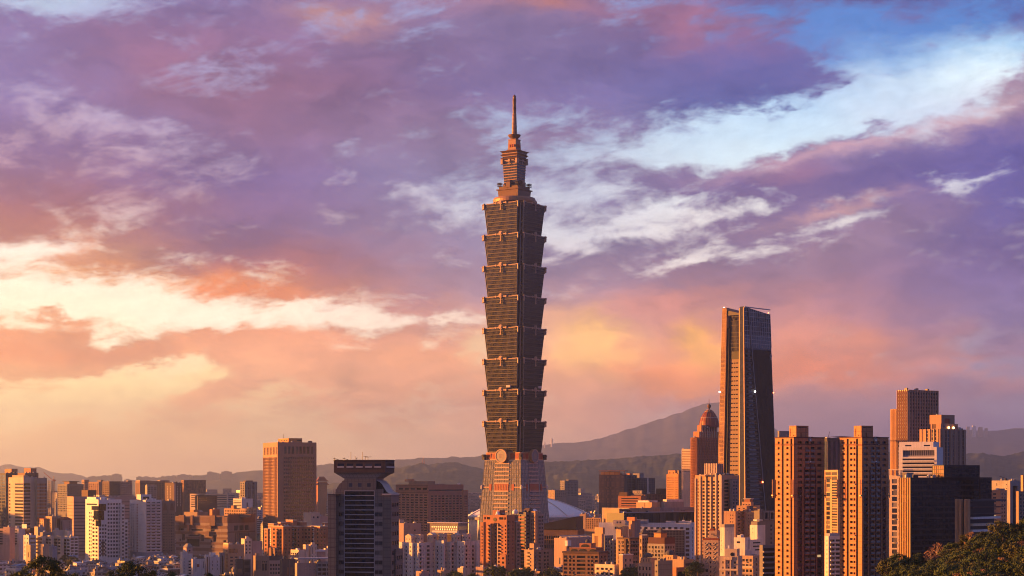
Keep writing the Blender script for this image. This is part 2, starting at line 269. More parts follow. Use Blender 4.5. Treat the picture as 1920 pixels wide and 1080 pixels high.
# ------------------------------------------------------------------ mesh collector
class MB:
    def __init__(s): s.v = []; s.f = []; s.c = []
    def quad(s, *p):
        n = len(s.v); s.v += [tuple(q) for q in p]; s.f.append(tuple(range(n, n + len(p))))
    def box(s, x0, x1, y0, y1, z0, z1):
        n = len(s.v); s.c.append((n, len(s.f)))
        s.v += [(x0, y0, z0), (x1, y0, z0), (x1, y1, z0), (x0, y1, z0), (x0, y0, z1), (x1, y0, z1), (x1, y1, z1), (x0, y1, z1)]
        s.f += [tuple(n + i for i in q) for q in ((0, 3, 2, 1), (4, 5, 6, 7), (0, 1, 5, 4), (1, 2, 6, 5), (2, 3, 7, 6), (3, 0, 4, 7))]
        return s
    def loft(s, rings, caps=True):
        n = len(s.v); k = len(rings[0]); s.c.append((n, len(s.f)))
        for r in rings: s.v += [tuple(p) for p in r]
        for i in range(len(rings) - 1):
            for j in range(k):
                a = n + i * k + j; b = n + i * k + (j + 1) % k
                s.f.append((a, b, b + k, a + k))
        if caps: s.f.append(tuple(n + j for j in reversed(range(k)))); s.f.append(tuple(n + (len(rings) - 1) * k + j for j in range(k)))
        return s
    def lathe(s, cx, cy, prof, n=16):
        return s.loft([[(cx + r * math.cos(2 * math.pi * i / n), cy + r * math.sin(2 * math.pi * i / n), z) for i in range(n)] for r, z in prof])
    def bar(s, p, q, r, n=4):
        p, q = Vector(p), Vector(q); d = (q - p).normalized(); a = d.orthogonal().normalized(); b = d.cross(a)
        return s.loft([[c + a * r * math.cos(2 * math.pi * i / n + .785) + b * r * math.sin(2 * math.pi * i / n + .785) for i in range(n)] for c in (p, q)])
    def disc(s, c, axis, r, t, n=20, r2=None):
        c = Vector(c); d = Vector(axis).normalized(); a = d.orthogonal().normalized(); b = d.cross(a); r2 = r2 or r
        return s.loft([[c + d * o + a * q * math.cos(2 * math.pi * i / n) + b * q * math.sin(2 * math.pi * i / n) for i in range(n)] for o, q in ((0, r), (t, r2))])
    def mesh(s, name, mat):
        me = bpy.data.meshes.new(name); me.from_pydata(s.v, [], s.f)
        if mat: me.materials.append(MATS[mat])
        return me
    def split(s, name, mat, parent):
        """every box / loft collected so far as a part of its own"""
        ends = s.c[1:] + [(len(s.v), len(s.f))]
        for (v0, f0), (v1, f1) in zip(s.c, ends):
            q = MB(); q.v = s.v[v0:v1]; q.f = [tuple(i - v0 for i in f) for f in s.f[f0:f1]]; q.build(name, mat, parent)
    def build(s, name, mat, parent=None, smooth=False, **tags):
        me = s.mesh(name, mat)
        if smooth:
            for p in me.polygons: p.use_smooth = True
        o = bpy.data.objects.new(name, me); COL.objects.link(o)
        if parent: o.parent = parent
        for k, v in tags.items(): o[k] = v
        return o
def empty(name, loc, rz, label, cat, group=None):
    o = bpy.data.objects.new(name, None); COL.objects.link(o); o.location = loc; o.rotation_euler = (0, 0, rz); o.empty_display_size = 2
    o['label'] = label; o['category'] = cat
    if group: o['group'] = group
    return o
def tag(o, label, cat, group=None):
    o['label'] = label; o['category'] = cat
    if group: o['group'] = group
    return o
# ------------------------------------------------------------------ buildings from measured edges
def solve(xl, xc, xr, D, a):
    Xc = X(xc, D); tl = (xl - 960) / F; tr = (xr - 960) / F; c, s = math.cos(a), math.sin(a)
    wL = (Xc - tl * D) / (c + tl * s); wR = (tr * D - Xc) / (s - tr * c)
    return Xc, max(wL, .3), max(wR, .3)
ALLB = []      # (xl, xr, D0, D1, visible bottom)
class B:
    def __init__(s, name, label, cat, px, D, a, vis=1090, group=None, wmax=40):
        s.xl, s.xc, s.xr = px; s.D = D; s.a = R_(a); s.wmax = wmax
        Xc, s.wL, s.wR = solve(*px, D, s.a)
        s.root = empty(name, (Xc, D, 0), math.pi / 2 - s.a, label, cat, group)
        s.wins = []; s.s = D / F; s.cat = cat; s.roofs = []; s.rooms = []
        ALLB.append((s.xl, s.xr, D, D + s.wL * math.sin(s.a) + s.wR * math.cos(s.a), vis, label))
    def z(s, py, dD=0): return Z(py, s.D + dD)
    def local(s, xc, dD):
        """local coordinates of the point seen in column xc at depth D + dD"""
        dx = X(xc, s.D + dD) - X(s.xc, s.D); dy = dD
        return (dx * math.sin(s.a) + dy * math.cos(s.a), -dx * math.cos(s.a) + dy * math.sin(s.a))
    def along(s, face, px, org, dD):
        """distance from the volume's near corner to column px, along a face"""
        D = s.D + dD; t = (px - 960) / F; Xc = X(org, D); c, q = math.cos(s.a), math.sin(s.a)
        return (t * D - Xc) / (q - t * c) if face == 'R' else (Xc - t * D) / (c + t * q)
    def P(s, face, o, u, z, d):
        return (o[0] + u, o[1] - d, z) if face == 'R' else (o[0] - d, o[1] + u, z)
    def fbox(s, mb, face, o, u0, u1, z0, z1, d0, d1):
        a = s.P(face, o, u0, z0, d0); b = s.P(face, o, u1, z1, d1)
        mb.box(min(a[0], b[0]), max(a[0], b[0]), min(a[1], b[1]), max(a[1], b[1]), z0, z1)
    def sheet(s, mb, face, o, w, z0, z1, holes, rec):
        us = sorted({0, w} | {h[0] for h in holes} | {h[1] for h in holes}); zs = sorted({z0, z1} | {h[2] for h in holes} | {h[3] for h in holes})
        us = [us[0]] + [b for a, b in zip(us, us[1:]) if b - a > 1e-3]; zs = [zs[0]] + [b for a, b in zip(zs, zs[1:]) if b - a > 1e-3]
        import bisect
        hol = set()
        for h in holes:
            i0 = bisect.bisect_left(us, h[0] - 2e-3); i1 = bisect.bisect_left(us, h[1] - 2e-3); j0 = bisect.bisect_left(zs, h[2] - 2e-3); j1 = bisect.bisect_left(zs, h[3] - 2e-3)
            for i in range(i0, i1):
                for j in range(j0, j1): hol.add((i, j))
        n = len(mb.v); nz = len(zs); q = {}
        def vid(i, j):
            if (i, j) not in q: q[(i, j)] = len(mb.v); mb.v.append(s.P(face, o, us[i], zs[j], 0))
            return q[(i, j)]
        for i in range(len(us) - 1):
            for j in range(nz - 1):
                if (i, j) not in hol: mb.f.append((vid(i, j), vid(i + 1, j), vid(i + 1, j + 1), vid(i, j + 1)))
        pp = lambda u, z, d: s.P(face, o, u, z, d)
        for h in holes:
            a, b, c, d = h[:4]
            for (u_, z_), (u2, z2) in (((a, c), (b, c)), ((b, c), (b, d)), ((b, d), (a, d)), ((a, d), (a, c))):
                mb.quad(pp(u_, z_, 0), pp(u2, z2, 0), pp(u2, z2, -rec), pp(u_, z_, -rec))
        mb.quad(pp(0, z1, 0), pp(w, z1, 0), pp(w, z1, -rec), pp(0, z1, -rec)); mb.quad(pp(w, z0, 0), pp(w, z1, 0), pp(w, z1, -rec), pp(w, z0, -rec)); mb.quad(pp(0, z1 - 1.2, -rec), pp(w, z1 - 1.2, -rec), pp(w, z1, -rec), pp(0, z1, -rec))
    def vol(s, px, pt, mat, L=(), R=(), pb=None, dD=0.0, part='wall', g='glass_dark', rec=.45, roof=None, indiv=True, glab='glazing', deep=None):
        """one box volume: L/R are lists of (nu, nz, fu, fz[, xa, xb, ya, yb]) window grids in photo columns/rows"""
        xl, xc, xr = px; D = s.D + dD
        Xc, wL, wR = solve(xl, xc, xr, D, s.a)
        if deep and deep[0]: wL = max(wL, deep[0])
        if deep and deep[1]: wR = max(wR, deep[1])
        o = s.local(xc, dD) if (dD or xc != s.xc) else (0.0, 0.0)
        z1 = Z(pt, D); z0 = 0.0 if pb is None else Z(pb, D)
        mb = MB(); zr = z1 - min(1.0, (z1 - z0) * .2)
        mb.box(o[0] + rec, o[0] + wR, o[1] + rec, o[1] + wL, z0, zr)
        for face, w, regs in (('L', wL, L), ('R', wR, R)):
            holes = []
            for r in regs:
                nu, nz, fu, fz = r[:4]; e = list(r[4:]) + [None] * 4
                ua = s.along(face, e[0], xc, dD) if e[0] is not None else w * .03
                ub = s.along(face, e[1], xc, dD) if e[1] is not None else w * .97
                if ua > ub: ua, ub = ub, ua
                ua = max(ua, w * .01); ub = min(ub, w * .99)
                za = Z(e[3], D) if e[3] is not None else max(z0, Z(1090, D)) + .5
                zb = Z(e[2], D) if e[2] is not None else z1 - max(1.5, (z1 - za) * .02)
                za = max(za, z0 + .2); zb = min(zb, z1 - .2)
                if ub - ua < .2 or zb - za < .2: continue
                du = (ub - ua) / nu; dz = (zb - za) / nz
                for i in range(nu):
                    for j in range(nz):
                        h = (ua + du * (i + .5 - fu / 2), ua + du * (i + .5 + fu / 2), za + dz * (j + .5 - fz / 2), za + dz * (j + .5 + fz / 2))
                        holes.append(h); s.wins.append((face, o, h, rec, (r[8] if len(r) > 8 else g), indiv))
            s.sheet(mb, face, o, w, z0, z1, holes, rec)
        ob = mb.build(part, mat, s.root)
        (s.roofs if pb is None else s.rooms).append((o[0] + rec, o[0] + wR, o[1] + rec, o[1] + wL, zr, mat))
        if roof:
            rb = MB().box(o[0] + rec + .02, o[0] + wR - .02, o[1] + rec + .02, o[1] + wL - .02, zr + .003, zr + .12); rb.build('roof', roof, s.root)
        return o, wL, wR, z0, z1
    def sill_slabs(s, face, o, w, zs, depth, h, mat, part='balcony', u0=0, u1=None):
        """a row of balconies up a face, each one a part sharing one mesh"""
        u1 = w if u1 is None else u1; mb = MB(); s.fbox(mb, face, (0, 0), u0, u1, 0, .22, .01, depth); s.fbox(mb, face, (0, 0), u0, u1, .22, h, depth - .12, depth)
        for q in (u0, u1 - .12): s.fbox(mb, face, (0, 0), q, q + .12, .22, h, .01, depth - .12)
        me = mb.mesh(part, mat)
        for z in zs:
            ob = bpy.data.objects.new(part, me); COL.objects.link(ob); ob.parent = s.root; ob.location = (o[0], o[1], z)
    def ribs(s, face, o, w, z0, z1, n, wd, dep, mat, part='fin_cladding', u0=0, u1=None):
        u1 = w if u1 is None else u1; mb = MB()
        for i in range(n):
            u = u0 + (u1 - u0) * (i + .5) / n; s.fbox(mb, face, o, u - wd / 2, u + wd / 2, z0, z1, .003, dep)
        return mb.build(part, mat, s.root)
    def bands(s, face, o, w, zs, h, dep, mat, part='floor_band', u0=0, u1=None):
        u1 = w if u1 is None else u1; mb = MB()
        for z in zs: s.fbox(mb, face, o, u0, u1, z, z + h, .004, dep)
        return mb.build(part, mat, s.root)
    def box(s, px, pt, pb, mat, part, dD=0.0, deep=None, over=0.0):
        xl, xc, xr = px; D = s.D + dD; Xc, wL, wR = solve(xl, xc, xr, D, s.a); o = s.local(xc, dD)
        if deep: wL = max(wL, deep[0]) if deep[0] else wL; wR = max(wR, deep[1]) if deep[1] else wR
        MB().box(o[0] - over, o[0] + wR + over, o[1] - over, o[1] + wL + over, Z(pb, D), Z(pt, D)).build(part, mat, s.root)
        return o, wL, wR
    def clutter(s):
        q = random.Random(int(s.xc * 31 + s.D))
        for x0, x1, y0, y1, z, mat in s.roofs:
            if x1 - x0 < 4 or y1 - y0 < 4 or s.D > 3300: continue
            for i in range(min(7, 2 + int((x1 - x0) * (y1 - y0) / 90))):
                w, d, h = q.uniform(1.2, 3.2), q.uniform(1.2, 3.0), q.uniform(1.6, 3.2)
                x, y = q.uniform(x0 + .3, max(x0 + .4, x1 - w - .3)), q.uniform(y0 + .3, max(y0 + .4, min(y1, y0 + 14) - d - .3))
                if any(a - w < x < b and c - d < y < e for a, b, c, e, _, _ in s.rooms): continue
                t = q.random()
                if t < .42: MB().box(x, x + w, y, y + d, z + .01, z + h).build('roof_hut', mat, s.root)
                elif t < .62: MB().box(x, x + w, y, y + d, z + .01, z + h * .8).build('cooling_unit', q.choice(['mullion_grey', 'roof_white', 'grey']), s.root)
                elif t < .84: MB().lathe(x + 1, y + 1, [(.95, z + .8), (1.0, z + .9), (1.0, z + 2.4), (.3, z + 2.9)], 10).build('water_tank', 'tank', s.root)
                else: MB().bar((x, y, z), (x, y, z + q.uniform(4, 7)), .09).build('aerial', 'steel_dark', s.root)
        if 'apartment' in s.cat and s.D < 2100 and s.wmax:
            cand = [w for w in s.wins if .8 < w[2][1] - w[2][0] < 6]
            for face, o, h, rec, g, ind in q.sample(cand, min(14, len(cand) // 3)):
                u = h[0] + q.uniform(0, max(.05, h[1] - h[0] - .9)); mb = MB(); s.fbox(mb, face, o, u, u + .9, h[2] - .75, h[2] - .1, .01, .55); mb.build('air_conditioner', 'concrete' if q.random() < .5 else 'grey', s.root)
    def done(s):
        s.clutter()
        cache = {}; ws = sorted(s.wins, key=lambda w: -(w[2][1] - w[2][0]) * (w[2][3] - w[2][2])); rest = {}; k = 0
        for face, o, h, rec, g, ind in ws:
            w, hh = h[1] - h[0], h[3] - h[2]
            if ind and k < s.wmax:
                k += 1
                key = (face, round(w, 2), round(hh, 2), g)
                if key not in cache:
                    mb = MB(); s.fbox(mb, face, (0, 0), .005, w - .005, .005, hh - .005, -rec + .02, -rec + .14)
                    cache[key] = mb.mesh('window', g)
                ob = bpy.data.objects.new('window', cache[key]); COL.objects.link(ob); ob.parent = s.root
                p = s.P(face, o, h[0], h[2], 0); ob.location = p
            else:
                mb = rest.setdefault(g, MB()); s.fbox(mb, face, o, h[0] + .005, h[1] - .005, h[2] + .005, h[3] - .005, -rec + .02, -rec + .14)
        for g, mb in rest.items():
            mb.build('window' if s.wmax else 'glazing', g, s.root, **({'kind': 'stuff'} if s.wmax else {}))
        return s.root
# ================================================================== the pagoda-like skyscraper
def pagoda():
    D0 = 2033.0; a = R_(33)
    root = empty('skyscraper', (X(964.5, D0), D0, 0), math.pi / 2 - a, 'tallest tower of stacked flaring green glass tiers ending in a ribbed spire', 'skyscraper')
    Zc = lambda y: Z(y, D0); Zf = lambda y: Z(y, 2013)
    def ring(h, n, z): return [(x, y, z) for x, y in ((-h + n, -h), (h - n, -h), (h - n, -h + n), (h, -h + n), (h, h - n), (h - n, h - n), (h - n, h), (-h + n, h), (-h + n, h - n), (-h, h - n), (-h, -h + n), (-h + n, -h + n))]
    def rot(p, k):
        x, y, z = p
        for _ in range(k): x, y = -y, x
        return (x, y, z)
    pitch = 58.45 * 2013 / F; hb, ht, n = 23.3, 26.3, 5.3
    z0 = Zf(848)
    def half(t): return hb + (ht - hb) * t
    body = MB().loft([ring(hb, n, 0), ring(ht, n, pitch - .6)]).mesh('tier', 'glass_tower')
    fr = MB()
    def strip(mb, k, fn, u0, u1, za, zb, d0, d1):
        """box lying on a leaning face k: fn(z) is the face's half width"""
        def pt(u, z, d): return rot((u, -fn(z) - d, z), k)
        mb.loft([[pt(u0, za, d0), pt(u1, za, d0), pt(u1, za, d1), pt(u0, za, d1)], [pt(u0, zb, d0), pt(u1, zb, d0), pt(u1, zb, d1), pt(u0, zb, d1)]])
    fh = lambda z: half(z / pitch)
    for k in range(4):
        for i in range(16):
            z = pitch * i / 16 + .35; w = fh(z) - n - .05
            strip(fr, k, fh, -w, w, z, z + (.95 if i % 2 == 0 else .32), .01, .30 if i % 2 == 0 else .2)
        for i in range(27):
            t = (i / 26 - .5) * 2
            def pt(z, du, d): return rot((t * (fh(z) - n - .2) + du, -fh(z) - d, z), k)
            fr.loft([[pt(.2, -.13, .01), pt(.2, .13, .01), pt(.2, .13, .36), pt(.2, -.13, .36)], [pt(pitch - 1, -.13, .01), pt(pitch - 1, .13, .01), pt(pitch - 1, .13, .36), pt(pitch - 1, -.13, .36)]])
    frame = fr.mesh('curtain_frame', 'tower_frame')
    col = MB()
    for k in range(1):   # pipes standing in the notched corners
        for q in (.5, ):
            b0 = rot((hb - n + 1.6, -hb + n - 1.6, 0), k); b1 = rot((ht - n + 1.6, -ht + n - 1.6, pitch - 1), k); col.bar(b0, b1, .8, 8)
            for e in (-1, 1):
                p0 = rot((hb - n + (.1 if e < 0 else n - .3), -hb + (.3 if e < 0 else n - .1), 0), k); p1 = rot((ht - n + (.1 if e < 0 else n - .3), -ht + (.3 if e < 0 else n - .1), pitch - 1), k); col.bar(p0, p1, .35, 6)
    colm = col.mesh('corner_column', 'steel')
    rim = MB()
    for k in range(1):
        w = ht - n; N = 12
        for i in range(N):
            u0, u1 = -w + 2 * w * i / N, -w + 2 * w * (i + 1) / N
            def zz(u): return pitch - 1.3 + .9 * (1 - abs(u) / w) ** 1.5 + .9 * (abs(u) / w) ** 6
            def p(u, z, d): return rot((u, -ht - d, z), k)
            rim.loft([[p(u0, zz(u0) + .15, .02), p(u1, zz(u1) + .15, .02), p(u1, zz(u1) + .15, .7), p(u0, zz(u0) + .15, .7)], [p(u0, zz(u0) + 1.0, .02), p(u1, zz(u1) + 1.0, .02), p(u1, zz(u1) + 1.0, .7), p(u0, zz(u0) + 1.0, .7)]])
    rimm = rim.mesh('roof_rim', 'tower_trim')
    em = MB(); em.disc((0, -ht - .9, pitch + .6), (0, -1, 0), 2.5, .9, 16); em.disc((0, -ht - 1.8, pitch + .6), (0, -1, 0), 1.5, .5, 12)
    em.box(-6.6, 6.6, -ht - 1.4, -ht - .95, pitch - .9, pitch + .35); em.box(-.45, .45, -ht - 1.9, -ht - 1.1, pitch - 7, pitch - 1); em.disc((0, -ht - 1.0, pitch - 7.2), (0, -1, 0), 1.0, 1.0, 10)
    for e in (-1, 1): em.disc((e * 6.6, -ht - 1, pitch - .3), (0, -1, 0), 1.1, .6, 10)
    emm = em.mesh('roof_emblem', 'tower_trim')
    ornms = []
    for e in (-1, 1):
        orn = MB(); p = (e * (ht - n + 1.2), -ht - .6, pitch - 1.2); orn.loft([[(p[0] + r * math.cos(t_), p[1] + r * math.sin(t_), p[2] + z) for t_ in [2 * math.pi * i / 8 for i in range(8)]] for r, z in ((.3, -5), (.85, -4.2), (.85, -.4), (1.2, .2), (1.2, 1.3), (.2, 2.0))]); ornms.append(orn.mesh('corner_ornament', 'tower_trim'))
    def inst(me, par, loc=(0, 0, 0), rz=0):
        o = bpy.data.objects.new(me.name.split('.')[0], me); COL.objects.link(o); o.parent = par; o.location = loc; o.rotation_euler = (0, 0, rz); return o
    for i in range(8):
        t = inst(body, root, (0, 0, z0 + pitch * i))
        inst(frame, t)
        for k in range(4):
            for q in [emm, colm, rimm] + ornms: inst(q, t, rz=k * math.pi / 2)
    for i, (u, y) in enumerate(((7.0, 727),)):
        if y: MB().box(u, u + 5, -ht + .2, -ht + 1.6 - 3.2, Zf(727), Zf(723)).build('window_cradle', 'pale_trim', root); MB().box(-ht - 1.4, -ht + 1, -u - 5, -u, Zf(727), Zf(723)).build('window_cradle', 'pale_trim', root)
    # waist with the four coins
    zb, zt = Zf(862.5), z0
    bd = MB().loft([ring(23.3, .5, zb), ring(22.8, .5, zt - .01)]); bd.build('waist_band', 'bronze_trim', root)
    pn = MB()
    for k in range(4):
        for u in (-18, -11, 12.5, 18.5):
            p0 = rot((u - 2.6, -23.45, zb + 1.4), k); p1 = rot((u + 2.6, -23.0, zt - 1.2), k)
            pn.box(min(p0[0], p1[0]), max(p0[0], p1[0]), min(p0[1], p1[1]), max(p0[1], p1[1]), p0[2], p1[2])
    pn.split('waist_panel', 'red_panel', root)
    cz = Zf(855)
    coin = MB().disc((0, -23.3, 0), (0, -1, 0), 7.4, 3.6, 32).mesh('coin', 'bronze_trim')
    rg = MB()
    for i in range(32):
        a0, a1 = 2 * math.pi * i / 32, 2 * math.pi * (i + 1) / 32
        def rp(r, t, d): return (r * math.cos(t), -26.9 - d, r * math.sin(t))
        rg.loft([[rp(6.4, a0, .01), rp(7.5, a0, .01), rp(7.5, a0, .5), rp(6.4, a0, .5)], [rp(6.4, a1, .01), rp(7.5, a1, .01), rp(7.5, a1, .5), rp(6.4, a1, .5)]])
    for u in (-2.4, -.8, .8, 2.4): rg.box(u - .18, u + .18, -27.15, -26.91, -2.6, 2.6)
    for v in (-2.4, 0, 2.4): rg.box(-2.58, 2.58, -27.22, -27.16, v - .18, v + .18)
    rgm = rg.mesh('coin_rim', 'tower_trim')
    fcm = MB().disc((0, -26.91, 0), (0, -1, 0), 6.35, .12, 28).mesh('coin_face', 'steel')
    for k in range(4):
        c = inst(coin, root, (0, 0, cz), k * math.pi / 2); inst(rgm, c); inst(fcm, c)
    for k in range(4):
        o = MB(); p = rot((-24.2, -24.2, 0), k); o.box(p[0] - 1.6, p[0] + 1.6, p[1] - 1.6, p[1] + 1.6, zb + .3, zb + 3.4); o.box(p[0] - 2.4, p[0] + 2.4, p[1] - .9, p[1] + .9, zb + 3.4, zb + 6.2); o.box(p[0] - .9, p[0] + .9, p[1] - 2.4, p[1] + 2.4, zb + 3.41, zb + 5.2)
        o.build('corner_beast', 'steel_dark', root)
    # battered base
    B0, B1 = 31.2, 23.6
    base = MB().loft([ring(B0, .01, 0), ring(B1, .01, zb - .01)]); base.build('base', 'glass_champagne', root)
    fb = lambda z: B0 + (B1 - B0) * z / zb
    bf = MB()
    for k in range(4):
        z = 1.0
        while z < zb - 2: strip(bf, k, fb, -fb(z) + .1, fb(z) - .1, z, z + .5, .01, .16); z += 4.2
        for i in range(17):
            t = (i / 16 - .5) * 2
            def pt(z, du, d): return rot((t * (fb(z) - .3) + du, -fb(z) - d, z), k)
            bf.loft([[pt(.2, -.12, .01), pt(.2, .12, .01), pt(.2, .12, .2), pt(.2, -.12, .2)], [pt(zb - 1, -.12, .01), pt(zb - 1, .12, .01), pt(zb - 1, .12, .2), pt(zb - 1, -.12, .2)]])
    bf.build('base_frame', 'tower_frame', root)
    lv = MB(); rp_ = MB(); rb = MB()
    for k in range(4):
        for y in (869, 876.5, 884, 891.5, 899, 906, 921, 929, 936.5, 944, 951.5, 959, 966.5, 974):
            z = Zf(y); strip(lv, k, fb, -9.3, 9.3, z - .75, z + .75, .02, .75)
        strip(rp_, k, fb, -9.2, 9.2, Zf(919.8), Zf(907.6), .02, .5)
        for e in (-1, 1): strip(rp_, k, fb, e * 14.6 - 1.5, e * 14.6 + 1.5, Zf(919.8), Zf(907.6), .02, .5)
        for e in (-1, 1): strip(rb, k, fb, min(e * 16.2, e * 26), max(e * 16.2, e * 26), Zf(914.5), Zf(912.6), .02, .5)
        for e in range(9): strip(rb, k, fb, -8.4 + e * 2.1 - .2, -8.4 + e * 2.1 + .2, Zf(919), Zf(908.5), .51, .7)
    lv.split('louver_band', 'tower_trim', root); rp_.split('red_grille', 'red_panel', root); rb.build('base_band', 'bronze_trim', root)
    zc = Zf(913.5); hc = fb(zc)
    for k in range(4):
        p = rot((-hc - .3, -hc - .3, zc), k); o = MB().lathe(p[0], p[1], [(.1, zc - 2.6), (1.3, zc - 1.8), (1.3, zc + 1.6), (.6, zc + 2.4), (.05, zc + 2.6)], 10); o.build('corner_lantern', 'pale_trim', root)
    # crown
    MB().lathe(0, 0, [(23.3, Zc(381)), (23.6, Zc(376)), (22.6, Zc(372.5)), (14, Zc(371.5))], 40).build('roof_drum', 'tower_bronze', root, smooth=False)
    def sq(h, z): return [(-h, -h, z), (h, -h, z), (h, h, z), (-h, h, z)]
    MB().loft([sq(12.6, Zc(372)), sq(13.2, Zc(359)), sq(14.4, Zc(358.4)), sq(14.6, Zc(356.6)), sq(12.2, Zc(356)), sq(12.4, Zc(351.5)), sq(10, Zc(351))]).build('crown_base', 'bronze', root)
    for k in range(4):
        p = rot((-11.6, -11.6, 0), k); o = MB()
        for dx in (-1.9, 0, 1.9):
            for dy in (-1.9, 0, 1.9):
                if dx or dy: o.bar((p[0] + dx, p[1] + dy, Zc(352)), (p[0] + dx, p[1] + dy, Zc(344.5)), .22)
        for z in (350, 347, 344.5): o.box(p[0] - 2.2, p[0] + 2.2, p[1] - 2.2, p[1] + 2.2, Zc(z) - .2, Zc(z) + .2)
        o.build('corner_cage', 'steel_dark', root)
        e = MB(); e.box(-2.6, 2.6, -13.2, -8.0, Zc(354), Zc(344)); e.loft([[rot(q, 0) for q in ((-2.6, -13.2, Zc(344)), (2.6, -13.2, Zc(344)), (2.6, -8, Zc(344)), (-2.6, -8, Zc(344)))], [(-.3, -9, Zc(339)), (.3, -9, Zc(339)), (.3, -8, Zc(339)), (-.3, -8, Zc(339))]])
        inst(e.mesh('crown_buttress', 'bronze'), root, rz=k * math.pi / 2)
    h0, h1 = 7.9, 9.7; yb, ytop = 351, 287
    sh = MB().loft([sq(h0, Zc(yb)), sq(h1, Zc(ytop))]); sh.build('crown_shaft', 'glass_tower', root)
    led = MB(); fl = MB()
    for i in range(13):
        y = yb - (yb - ytop) * (i + .5) / 13; h = h0 + (h1 - h0) * (i + .5) / 13
        led.box(-h - .35, h + .35, -h - .35, h + .35, Zc(y) - .45, Zc(y) + .45)
        for k in range(4):
            for j in range(9):
                u = (j / 8 - .5) * 2 * (h - .2); p = rot((u, -h - .08, Zc(y)), k); fl.box(p[0] - .14, p[0] + .14, p[1] - .14, p[1] + .14, Zc(y) + .45, Zc(y) + 2.3)
    led.build('floor_ledge', 'tower_bronze', root); fl.build('crown_frame', 'tower_frame', root)
    for y in (298, 291.5, 285): MB().loft([sq(h1 + .3, Zc(y + 2.4)), sq(h1 + 1.5 + (298 - y) * .06, Zc(y)), sq(h1 + .6, Zc(y) + .4)]).build('crown_eave', 'bronze', root)
    for k in range(4):
        m = MB().disc((0, -h1 - .7, Zc(303)), (0, -1, 0), 1.5, .9, 12); m.box(-.4, .4, -h1 - 1.2, -h1 - .6, Zc(311), Zc(304)); m.box(-6, 6, -h1 - 1.0, -h1 - .4, Zc(303) - .5, Zc(303) + .5)
        for e in (-1, 1): m.box(e * 9.4 - 1.2, e * 9.4 + 1.2, -h1 - 1.6, -h1 + .6, Zc(309), Zc(300))
        inst(m.mesh('crown_emblem', 'tower_trim'), root, rz=k * math.pi / 2)
    MB().loft([sq(6.6, Zc(284)), sq(6.4, Zc(282)), sq(5.2, Zc(281)), sq(4.8, Zc(264)), sq(5.1, Zc(263)), sq(5.1, Zc(262))]).build('lantern_block', 'tower_bronze', root)
    pn = MB()
    for k in range(4):
        for u in (-2.6, 0, 2.6): p = rot((u, -5.15, 0), k); pn.box(p[0] - .8, p[0] + .8, p[1] - .8, p[1] + .8, Zc(277), Zc(272))
    pn.split('lantern_panel', 'red_panel', root)
    MB().lathe(0, 0, [(3.6, Zc(262)), (4.2, Zc(260)), (6.4, Zc(256.5)), (7.1, Zc(254)), (6.9, Zc(253)), (2.8, Zc(252.5))], 24).build('crown_cup', 'bronze', root)
    pr = [(2.9, Zc(253)), (2.1, Zc(213))]
    MB().lathe(0, 0, pr, 12).build('spire', 'tower_bronze', root)
    rb = MB()
    for i in range(16):
        z = Zc(252 - i * 2.45); r = 2.9 - .8 * i / 16; rb.lathe(0, 0, [(r + .02, z), (r + .16, z + .25), (r + .02, z + .5)], 12)
    rb.build('spire_ring', 'bronze', root)
    pr = []
    for i in range(14): z = Zc(213 - i * 2.15); pr += [(1.45, z), (2.15, z + .35), (2.15, z + .8), (1.45, z + 1.0)]
    pr += [(1.5, Zc(182.5)), (1.9, Zc(182)), (1.6, Zc(180)), (.6, Zc(178)), (.1, Zc(177.3))]
    MB().lathe(0, 0, pr, 12).build('spire_tip', 'bronze', root)
    MB().bar((-20, -16, Zc(378)), (-20, -16, Zc(367)), .3).build('roof_mast', 'steel_dark', root)
    ALLB.append((895, 1033, 1995, 2075, 1000, 'pagoda like skyscraper'))
pagoda()
